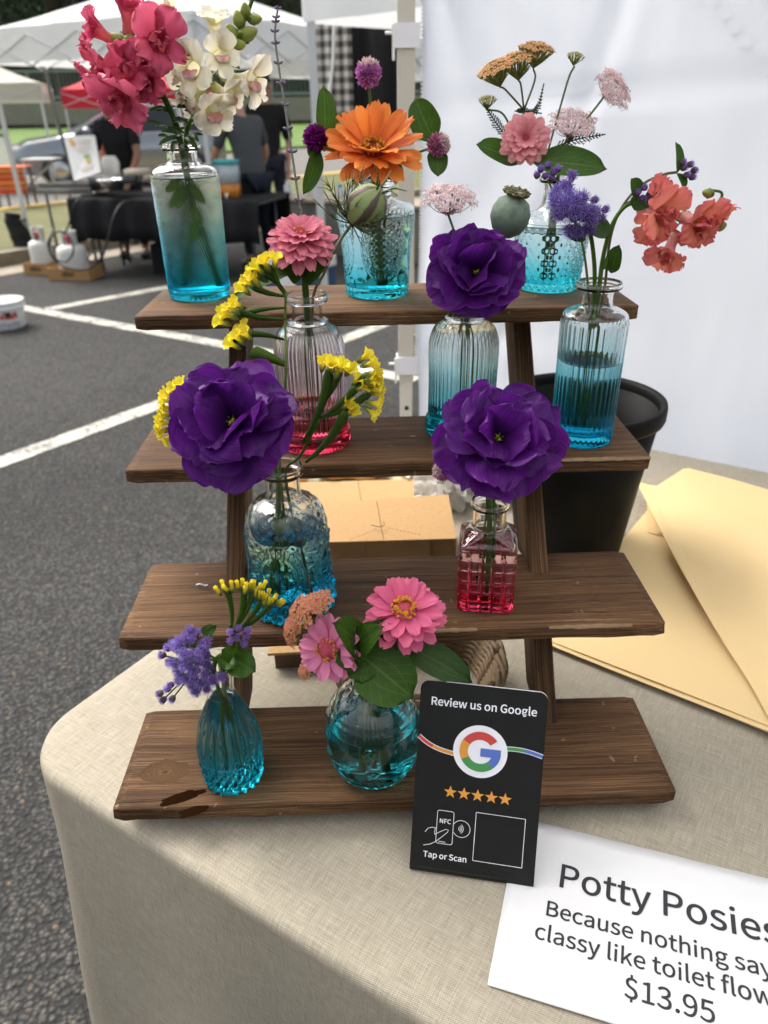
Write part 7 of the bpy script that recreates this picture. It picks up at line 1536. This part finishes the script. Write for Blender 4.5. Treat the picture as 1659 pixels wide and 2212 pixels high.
# ---- people
SKIN = simple('skin', (.50, .27, .18), .55, .1, 30); SKIN2 = simple('skin_dark', (.30, .14, .08), .55, .1, 30); HAIR = simple('hair_dark', (.015, .012, .010), .6, .3, 80)
def skin(name, joints, links, mat, parent, M, sub=1):
    names = list(joints); me = bpy.data.meshes.new(name); me.from_pydata([joints[k][:3] for k in names], [(names.index(a), names.index(b)) for a, b in links], []); me.materials.append(mat)
    o = new(name, me, parent, M); md = o.modifiers.new('skin', 'SKIN'); md.use_smooth_shade = True
    for v, k in zip(me.skin_vertices[0].data, names): rr = joints[k][3:]; v.radius = (rr[0], rr[-1]); v.use_root = (k == names[0])
    s_ = o.modifiers.new('sub', 'SUBSURF'); s_.levels = s_.render_levels = sub + 1; return o
def person(label, base, yaw_, H, shirt, legs_, skinm, lean=.0, arms=((.22, .05, .82), (-.22, .05, .82)), cap=None, short=True, headturn=0):
    t = thing('person', label, 'person', base, 'people at the food table'); M = Matrix.Translation(base) @ Matrix.Rotation(yaw_, 4, 'Z') @ Matrix.Scale(H / 1.75, 4)
    L = lambda z: lean * max(0, z - .95)       # forward shift above the hips
    hip = .95; ch = 1.30; sh = 1.45
    J = dict(pelvis=(0, L(hip), hip, .13, .10), belly=(0, L(1.1), 1.1, .14, .10), chest=(0, L(ch), ch, .16, .11), neck=(0, L(1.50), 1.50, .055, .055), head0=(0, L(1.60) + .01, 1.60, .075, .085), head1=(0, L(1.70) + .02, 1.70, .075, .095), head2=(0, L(1.745) + .01, 1.75, .05, .06))
    links = [('pelvis', 'belly'), ('belly', 'chest'), ('chest', 'neck'), ('neck', 'head0'), ('head0', 'head1'), ('head1', 'head2')]
    for s_, k in ((1, 'r'), (-1, 'l')):
        J['sho' + k] = (s_ * .19, L(sh) - .01, sh - .02, .062, .06); hx, hy, hz = arms[0 if s_ == 1 else 1]; S_ = Vector((s_ * .19, L(sh) - .01, sh - .02)); Hn = Vector((hx, L(sh) + hy, hz)); E_ = S_.lerp(Hn, .52) + Vector((s_ * .06, -.06, -.02))
        J['elb' + k] = (*E_, .042, .042); J['wri' + k] = (*Hn, .028, .028); dn_ = (Hn - E_).normalized(); J['pal' + k] = (*(Hn + dn_ * .06), .036, .018)
        links += [('chest', 'sho' + k), ('sho' + k, 'elb' + k), ('elb' + k, 'wri' + k), ('wri' + k, 'pal' + k)]
        for f_ in range(5):
            o_ = Hn + dn_ * (.10 if f_ else .04) + Vector(((f_ - 2.5) * .017, 0, 0)); J['f%d%s' % (f_, k)] = (*o_, .010, .010); e_ = o_ + dn_ * (.055 + .012 * (2 - abs(f_ - 2))) + Vector(((-.03 if f_ == 0 else 0), .012, 0)); J['g%d%s' % (f_, k)] = (*e_, .008, .008); links += [('pal' + k, 'f%d%s' % (f_, k)), ('f%d%s' % (f_, k), 'g%d%s' % (f_, k))]
        J['hip' + k] = (s_ * .10, L(hip), .88, .095, .09); J['kne' + k] = (s_ * .115, .03, .50, .062, .062); J['ank' + k] = (s_ * .12, -.01, .09, .042, .045); J['toe' + k] = (s_ * .13, .14, .035, .04, .03)
        links += [('pelvis', 'hip' + k), ('hip' + k, 'kne' + k), ('kne' + k, 'ank' + k), ('ank' + k, 'toe' + k)]
    body = skin('body', J, links, skinm, t, M, 1)
    g_ = 1.16
    SJ = {k: (*J[k][:3], *[q * g_ + .008 for q in J[k][3:]]) for k in ('belly', 'chest', 'shor', 'shol')}; SJ['hem'] = (0, L(.90), .90, .165, .13)
    for k in 'rl': a, b = Vector(J['sho' + k][:3]), Vector(J['elb' + k][:3]); SJ['slv' + k] = (*a.lerp(b, .78 if short else 1.0), .066, .066)
    SJ['col'] = (0, L(1.47), 1.475, .085, .08)
    skin('shirt', SJ, [('belly', 'chest'), ('belly', 'hem'), ('chest', 'shor'), ('chest', 'shol'), ('shor', 'slvr'), ('shol', 'slvl'), ('chest', 'col')], shirt, t, M)
    TJ = {k: (*J[k][:3], *[q * 1.14 + .008 for q in J[k][3:]]) for k in ('pelvis', 'hipr', 'hipl', 'kner', 'knel')}
    for k in 'rl': TJ['cuf' + k] = (J['ank' + k][0], J['ank' + k][1], .13, .060, .060)
    skin('trousers', TJ, [('pelvis', 'hipr'), ('pelvis', 'hipl'), ('hipr', 'kner'), ('hipl', 'knel'), ('kner', 'cufr'), ('knel', 'cufl')], legs_, t, M)
    for s_ in (-1, 1): m = MB(); m.sphere((s_ * .13, .06, .045), (.05, .13, .05), 12, 8); build(m, 'shoe', RUB, t, M)
    hz = 1.70; m = MB(); m.sphere((0, L(1.7) - .005, 1.715), (.092, .108, .092), 16, 10, fn=lambda d: 1.0 if (d.z > -.15 or d.y < -.2) else .72); build(m, 'hair' if not cap else 'cap', cap or HAIR, t, M)
    if cap: m = MB(); m.sphere((0, L(1.7) + .12, 1.73), (.075, .08, .012), 14, 6); build(m, 'cap_brim', cap, t, M)
    for s_ in (-1, 1):
        m = MB(); m.sphere((s_ * .085, L(1.65), 1.645), (.014, .025, .035), 8, 6); build(m, 'ear', skinm, t, M)
        m = MB(); m.sphere((s_ * .032, L(1.66) + .098, 1.655), .012, 8, 6); build(m, 'eye', BLACK_INK, t, M)
    m = MB(); m.sphere((0, L(1.63) + .108, 1.625), (.014, .022, .026), 8, 6); build(m, 'nose', skinm, t, M); m = MB(); m.sphere((0, L(1.58) + .092, 1.58), (.028, .010, .008), 8, 6); build(m, 'mouth', simple('lips', (.35, .12, .10)), t, M)
    return t
GREY = fabric('grey_tee', (.085, .088, .088), .9, 0, .12, 12, .4, .02); BLK2 = fabric('black_tee', (.018, .018, .020), .9, 0, .3, 12, .4, .02); DENIM = fabric('dark_jeans', (.020, .024, .035), .9, 0, .3, 20, .3, .01); PINKT = fabric('pink_tee', (.62, .18, .24), .9, 0, .1, 12, .3, .02)
b_ = gp(552, 588); person('man in a grey T-shirt and dark jeans leaning over the food table, back turned', Vector((b_.x + .02, b_.y + .25, 0)), rad(40), 1.50, GREY, DENIM, SKIN, .30, ((.30, .22, .90), (-.26, .38, .86)))
b_ = gp(290, 560); person('person in a black T-shirt behind the food table, arm reaching down to the pans', Vector((b_.x, 8.05, 0)), rad(176), 1.48, BLK2, DENIM, SKIN2, .12, ((.24, .20, .80), (-.20, .28, .92)))
b_ = at(578, 300, Y=9.2); person('person in black with a black cap standing behind the man in grey', Vector((b_.x, 9.2, 0)), rad(200), 1.62, BLK2, DENIM, SKIN, 0, cap=BLK2, short=False)
b_ = at(248, 300, Y=9.0); person('person in a pink top partly hidden behind the person in black', Vector((b_.x, 9.0, 0)), rad(160), 1.42, PINKT, DENIM, SKIN, 0)
# ---- car
def car(label, loc, ang, s=.9):
    PAINT_ = simple('car_paint', (.26, .28, .30), .25, .05, 4, Metallic=.6, Coat_Weight=.6); GL = simple('car_glass', (.42, .47, .46), .10, .05); GLD = simple('car_glass_dark', (.02, .025, .03), .1); CHR = simple('car_chrome', (.5, .5, .5), .2, .05, Metallic=.9)
    t = thing('parked_car', label, 'car', loc); M = Matrix.Translation(loc) @ Matrix.Rotation(ang, 4, 'Z') @ Matrix.Scale(s, 4)
    st = [(2.25, .42, .62, .62), (2.18, .36, .80, .80), (1.9, .30, .93, .86), (1.2, .28, 1.02, .90), (.9, .28, 1.06, .90), (0, .28, 1.08, .90), (-1.2, .28, 1.08, .90), (-1.9, .32, 1.06, .88), (-2.15, .40, .98, .80)]
    m = MB(); rows = []
    for x, z0_, z1_, hw in st: rows.append([(x, -hw * .96, z0_), (x, -hw, (z0_ + z1_) / 2), (x, -hw * .97, z1_ - .06), (x, -hw * .88, z1_), (x, 0, z1_ + .03), (x, hw * .88, z1_), (x, hw * .97, z1_ - .06), (x, hw, (z0_ + z1_) / 2), (x, hw * .96, z0_)])
    b = m.grid(rows); m.face(*[b + i for i in range(9)]); e = b + 8 * 9; m.face(*[e + i for i in range(9)][::-1]); build(m, 'body', PAINT_, t, M)
    # cabin: glass block with roof and pillars
    lo = [(.95, 1.04), (-2.0, 1.04)]; hi = [(.05, 1.56), (-1.75, 1.54)]
    def quad(a, nm, mt): m = MB(); m.poly(a, .02); build(m, nm, mt, t, M, smooth=False)
    quad([(.93, -.78, 1.06), (.93, .78, 1.06), (.08, .66, 1.52), (.08, -.66, 1.52)], 'windscreen', GL)
    quad([(-2.0, .78, 1.06), (-2.0, -.78, 1.06), (-1.76, -.66, 1.52), (-1.76, .66, 1.52)], 'rear_window', GLD)
    for s_ in (-1, 1):
        for x0, x1, x2, x3 in ((.80, -.28, -.26, .02), (-.36, -1.15, -1.12, -.34), (-1.23, -1.92, -1.72, -1.2)):
            q_ = [(x0, s_ * .82, 1.07), (x1, s_ * .82, 1.07), (x2, s_ * .70, 1.49), (x3, s_ * .70, 1.49)]; quad(q_ if s_ > 0 else q_[::-1], 'side_window', GLD)
        for a_, b2 in (((.98, s_ * .83, 1.05), (.04, s_ * .70, 1.54)), ((-.32, s_ * .835, 1.05), (-.30, s_ * .71, 1.52)), ((-1.19, s_ * .835, 1.05), (-1.16, s_ * .71, 1.52)), ((-2.02, s_ * .83, 1.05), (-1.76, s_ * .69, 1.53))): m = MB(); m.bar(a_, b2, .07, .05); build(m, 'pillar', PAINT_, t, M, smooth=False)
        for x in (1.40, -1.35):
            mm = MB(); mm.lathe([(.001, -.11), (.20, -.11), (.33, -.10), (.35, -.05), (.35, .05), (.33, .10), (.20, .11), (.001, .11)], 28); w_ = build(mm, 'wheel', RUB, t, M @ Matrix.Translation((x, s_ * .82, .35)) @ Matrix.Rotation(rad(90), 4, 'X')); WM[w_.name] = M @ Matrix.Translation((x, s_ * .82, .35)) @ Matrix.Rotation(rad(90), 4, 'X')
            mm = MB(); mm.lathe([(.001, -.125), (.10, -.125), (.21, -.115), (.21, .115), (.10, .125), (.001, .125)], 20); build(mm, 'rim', CHR, w_, WM[w_.name])
        mm = MB(); mm.sphere((2.10, s_ * .62, .78), (.16, .17, .09), 14, 8); build(mm, 'headlight', simple('headlight', (.72, .74, .74), .15), t, M)
        mm = MB(); mm.sphere((.75, s_ * .98, 1.10), (.09, .10, .07), 10, 8); build(mm, 'mirror', PAINT_, t, M)
    m = MB(); m.grid([[(x, y, 1.53 + .05 * math.cos(y * 1.5) - .02 * abs(x + .8)) for y in (-.71, -.4, 0, .4, .71)] for x in (.08, -.4, -1, -1.5, -1.78)]); o = build(m, 'roof', PAINT_, t, M); o.modifiers.new('s', 'SOLIDIFY').thickness = .05
    m = MB(); m.box((2.16, -.45, .55), (2.26, .45, .70)); build(m, 'grille', simple('grille', (.02, .02, .02), .4), t, M, smooth=False)
    m = MB(); m.box((2.24, -.22, .42), (2.275, .22, .53)); build(m, 'number_plate', PLASTIC_W, t, M, smooth=False)
cc = gp(215, 402); car('dark grey car with a pale windscreen parked on the road behind the tents', Vector((cc.x + .5, cc.y + .2, .012)), rad(205), .92)
# folding frame, blanket chair and board at the far left
t = thing('camp_table', 'grey folding camp table with crossed legs before the parked car', 'table', gp(88, 432)); GRM = simple('grey_metal', (.45, .46, .46), .4, .05, Metallic=.4)
Yq = 12.2
for a, b in (((52, 350), (60, 425)), ((112, 348), (122, 425)), ((58, 352), (112, 400)), ((112, 352), (60, 402)), ((60, 352), (75, 428)), ((104, 350), (122, 432))): m = MB(); m.tube([at(*a, Y=Yq), at(*b, Y=Yq)], .016, 8); build(m, 'leg', GRM, t)
m = MB(); p, q = at(48, 345, Y=Yq), at(116, 343, Y=Yq); m.box((p.x, Yq - .1, p.z - .015), (q.x, Yq + .35, p.z + .01)); build(m, 'top', GRM, t, smooth=False)
def serape():
    tt = NT('striped_blanket'); s = tt.n('SeparateXYZ', {0: tt.n('UVMap').outputs[0]}); f = tt.math('FRACT', tt.math('ADD', tt.math('MULTIPLY', s.outputs[1], 2.2), .1)); return tt.end(tt.bsdf(tt.ramp(f, [(0, (.60, .035, .03)), (.25, (.70, .20, .02)), (.38, (.75, .38, .05)), (.5, (.30, .12, .08)), (.62, (.62, .05, .03)), (.8, (.70, .24, .03)), (.9, (.35, .20, .12))], 'CONSTANT'), .9))
t = thing('bench', 'low bench covered by a red and orange striped blanket at the far left', 'bench', gp(10, 442)); Yb = 11.6; p, q = at(-40, 362, Y=Yb), at(47, 362, Y=Yb); zb_ = at(20, 418, Y=Yb).z
m = MB(); m.grid([[Vector((p.x + (q.x - p.x) * i / 12, Yb + .02 * math.sin(i * 1.1), p.z + (zb_ - p.z) * j / 8)) for i in range(13)] for j in range(9)], flip=True); m.grid([[Vector((p.x + (q.x - p.x) * i / 12, Yb + .45 * j / 4, p.z)) for i in range(13)] for j in range(5)]); o = build(m, 'blanket', serape(), t); o.modifiers.new('s', 'SOLIDIFY').thickness = .01
for x in (p.x + .1, q.x - .06):
    for y in (Yb + .08, Yb + .38): m = MB(); m.tube([(x, y, 0), (x, y, p.z - .01)], .018, 8); build(m, 'leg', STEEL, t)
t = thing('sandwich_board', 'dark-framed sandwich board with a pale panel at the far left edge', 'board', gp(8, 425)); Yb = 12.6; c4 = [at(-25, 290, Y=Yb + .3), at(10, 288, Y=Yb + .3), at(34, 372, Y=Yb), at(-15, 380, Y=Yb)]
m = MB(); m.poly(c4[::-1], .03); build(m, 'frame', STEEL, t, smooth=False); cc = sum(c4, Vector()) / 4; m = MB(); m.poly([cc + (p_ - cc) * .82 + Vector((0, -.02, 0)) for p_ in c4][::-1], .012); build(m, 'panel', simple('board_cream', (.55, .58, .44)), t, smooth=False)
for i in (2, 3): m = MB(); g0 = Vector((c4[i].x, c4[i].y, 0)); m.tube([g0, c4[i]], .02, 8); build(m, 'leg', STEEL, t)
# grey-covered table with goods further right
t1, t2 = at(585, 432, Y=8.4), at(905, 445, Y=7.4); zt2 = t1.z; dv = Vector((t2.x - t1.x, t2.y - t1.y, 0)); L2 = dv.length; dv.normalize(); nv_ = Vector((-dv.y, dv.x, 0)); o0 = Vector((t1.x, t1.y, 0))
def tp2(a, b, z): q_ = o0 + dv * a + nv_ * b; return Vector((q_.x, q_.y, z))
t = thing('goods_table', 'grey-covered trestle table with goods behind the medallion vase', 'table', tp2(L2 / 2, .3, 0))
m = MB(); m.grid([[tp2(L2 * i / 30, b + .015 * math.sin(i * .9) * (k > 1), z) for i in range(31)] for k, (b, z) in enumerate(((.6, zt2), (0, zt2), (-.01, zt2 - .02), (-.02, .25), (-.02, .01)))]); build(m, 'cloth', fabric('grey_cloth', (.20, .20, .17), .9, 0, .3, 10, .6, .03), t)
m = MB(); m.poly([tp2(-.03, -.04, zt2 + .03), tp2(L2, -.04, zt2 + .03), tp2(L2, .62, zt2 + .03), tp2(-.03, .62, zt2 + .03)], .025); build(m, 'top_board', simple('pine_board', (.50, .42, .30)), t, smooth=False)
for a, b in ((.1, .1), (.1, .5), (L2 - .1, .1), (L2 - .1, .5)): m = MB(); m.tube([tp2(a, b, 0), tp2(a, b, zt2)], .02, 8); build(m, 'leg', STEEL, t)
r = random.Random(12); nm_ = ['leftmost', 'second', 'third', 'fourth', 'fifth', 'sixth']
for k in range(6):
    p = tp2(.12 + k * .2, .15 + .1 * (k % 2), zt2 + .031); h = r.uniform(.10, .18); m = MB(); m.lathe([(.001, 0), (.04, 0), (.042, .01), (.042, h * .7), (.02, h * .85), (.02, h), (.001, h)], 16)
    tg = thing('bottle', nm_[k] + ' pale bottle from the left on the grey-covered table', 'bottle', p, 'bottles on the grey-covered table'); build(m, 'body', simple('bottle_pale', (.62, .64, .66), .3), tg, Matrix.Translation(p)); m = MB(); m.lathe([(.022, h - .02), (.022, h + .01), (.001, h + .01)], 12); build(m, 'cap', simple('cap_blue', (.10, .20, .45)) if k % 2 else PLASTIC_W, tg, Matrix.Translation(p))
c = gp(648, 640); t = thing('ice_chest', 'blue ice chest with a white lid on the asphalt behind the pink zinnia', 'cooler', c); M = Matrix.Translation(c + Vector((0, .1, .002))) @ Matrix.Rotation(rad(-30), 4, 'Z'); m = MB(); m.box((-.24, -.15, 0), (.24, .15, .22)); build(m, 'body', simple('chest_blue', (.03, .08, .16), .5), t, M, smooth=False); m = MB(); m.box((-.25, -.16, .22), (.25, .16, .29)); build(m, 'lid', PLASTIC_W, t, M, smooth=False); m = MB(); m.box((-.10, -.157, .06), (.06, -.151, .17)); build(m, 'label_plate', PLASTIC_W, t, M, smooth=False)
c = gp(625, 600); t = thing('stool', 'low cream stool beside the blue ice chest', 'stool', c); M = Matrix.Translation(c + Vector((0, .5, .0))); m = MB(); m.lathe([(.001, .30), (.19, .30), (.20, .32), (.19, .35), (.001, .36)], 24); build(m, 'seat', simple('stool_cream', (.60, .55, .47)), t, M)
for k in range(4): a = k * 1.571 + .5; m = MB(); m.tube([(.17 * math.cos(a), .17 * math.sin(a), 0), (.13 * math.cos(a), .13 * math.sin(a), .30)], .014, 8); build(m, 'leg', STEEL, t, M)
# ---- footbridge with railings, trees
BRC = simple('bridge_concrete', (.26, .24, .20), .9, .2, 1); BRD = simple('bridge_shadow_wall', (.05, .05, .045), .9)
Yb = 82; zd = at(300, 215, Y=Yb).z; ztop = at(300, 150, Y=Yb).z; KX = 82 / 34
t = thing('footbridge', 'concrete footbridge with a grey railing crossing behind the tents', 'bridge', (-10, Yb, 0))
m = MB(); m.box((-45 * KX, Yb, zd - 2), (25 * KX, Yb + 5, zd)); build(m, 'deck', BRC, t, smooth=False)
for x in (-38, -30, -22, -14, -6, 2, 10, 18): m = MB(); m.box((x * KX, Yb + .6, 0), (x * KX + 2, Yb + 4.5, zd - 2)); build(m, 'pier', BRC, t, smooth=False)
RAILM = simple('rail_grey', (.25, .28, .28), .5, .1, 5, Metallic=.3)
for z in (zd + .3, ztop): m = MB(); m.bar((-45 * KX, Yb + .1, z), (25 * KX, Yb + .1, z), .2, .2); build(m, 'rail', RAILM, t, smooth=False)
m = MB()
for i in range(440): x = (-45 + i * .159) * KX; m.bar((x, Yb + .1, zd + .1), (x, Yb + .1, ztop), .06, .06)
build(m, 'railing_bars', RAILM, t, smooth=False)['kind'] = 'stuff'
for i in range(30): x = (-45 + i * 2.4) * KX; m = MB(); m.bar((x, Yb + .16, zd), (x, Yb + .16, ztop + .1), .22, .22); build(m, 'post', RAILM, t, smooth=False)
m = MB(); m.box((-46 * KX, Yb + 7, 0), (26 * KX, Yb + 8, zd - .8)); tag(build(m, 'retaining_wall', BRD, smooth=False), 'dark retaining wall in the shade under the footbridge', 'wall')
TREE = [leafmat('tree_green_%d' % k, a, b, b, .2, .6) for k, (a, b) in enumerate((((.006, .016, .004), (.018, .040, .009)), ((.010, .024, .005), (.030, .062, .012)), ((.007, .018, .007), (.020, .040, .014))))]; BARK = simple('bark', (.06, .045, .03), .9, .3, 10)
def tree(label, x, y, h, w_, k, n=3200):
    r = random.Random(int(x * 7 + y * 3)); t = thing('tree', label, 'tree', (x, y, 0), 'trees behind the footbridge')
    m = MB(); m.tube(smooth_path([(x, y, 0), (x + .2, y, h * .25), (x - .1, y + .1, h * .5), (x, y, h * .8)], 5), [.32 * h / 10 * (1 - i / 22) for i in range(16)], 9)
    for q in range(7): a = q * 2.4; z = h * (.28 + .07 * q); m.tube([(x, y, z), (x + math.cos(a) * w_ * .3, y + math.sin(a) * w_ * .3, z + h * .08), (x + math.cos(a) * w_ * .42, y + math.sin(a) * w_ * .42, z + h * .16)], [.10, .07, .03], 6)
    build(m, 'trunk', BARK, t)
    cl = [(Vector((x + r.gauss(0, .24) * w_, y + r.gauss(0, .2) * w_, h * r.uniform(.28, .95))), w_ * r.uniform(.12, .24)) for _ in range(26)]; m = MB()
    for i in range(n):
        c_, R_ = cl[i % len(cl)]; d = Vector((r.gauss(0, 1), r.gauss(0, 1), r.gauss(0, 1))).normalized(); p = c_ + d * R_ * r.uniform(.6, 1.1); s_ = r.uniform(.5, 1.1); f_ = frame(p, d + Vector((r.uniform(-.6, .6), r.uniform(-.6, .6), r.uniform(-.2, .8))), spin=r.random() * 6)
        ids = [m.vert(f_ @ Vector(v), u) for v, u in (((-s_ * .5, 0, 0), (0, .3)), ((0, -s_ * .32, .02), (.4, .5)), ((s_ * .6, 0, 0), (1, .6)), ((0, s_ * .32, .02), (.6, .5)))]; m.face(*ids)
    build(m, 'crown', TREE[k], t, smooth=False)
spec = [(-27, 42, 13, 8, 0, 'broad dark tree at the far left corner'), (-21, 40, 12, 7, 1, 'lighter green tree showing above the white canopy roof'), (-15.5, 43, 14, 8, 0, 'dark tree behind the red canopy tent'), (-10, 41, 11, 7, 2, 'blue-green tree behind the person in black'), (-5, 44, 13, 8, 0, 'dark tree behind the man in grey'), (0, 41, 10, 7, 1, 'lighter tree behind the lavender stalk'), (5, 44, 12, 8, 0, 'dark tree behind the gingham curtain'), (-33, 44, 13, 8, 2, 'blue-green tree beyond the left edge'), (-24, 50, 17, 10, 0, 'tall dark tree rising in the second row at the left'), (-13, 51, 16, 10, 2, 'tall blue-green tree in the second row'), (-2, 52, 16, 10, 0, 'tall dark tree in the second row behind the man in grey')]
for x, y, h, w_, k, l in spec: tree(l, x * KX, y * KX, h * KX * 1.25, w_ * KX * 1.15, k)

m = MB(); m.grid([[Vector((-260 + 520 * i / 60, 135 + 40 * j / 10, (52 * math.sin(math.pi / 2 * j / 10) ** .7) * (1 + .18 * mnoise.noise(Vector((i * .4, j * .5, 1)))) - .5 + 2.5 * mnoise.noise(Vector((i * 1.7, j * 1.9, 6))) * (j > 0))) for i in range(61)] for j in range(11)])
struct(build(m, 'wooded_hill', grassmat('wooded_hill', (.004, .011, .003), (.016, .036, .008))))
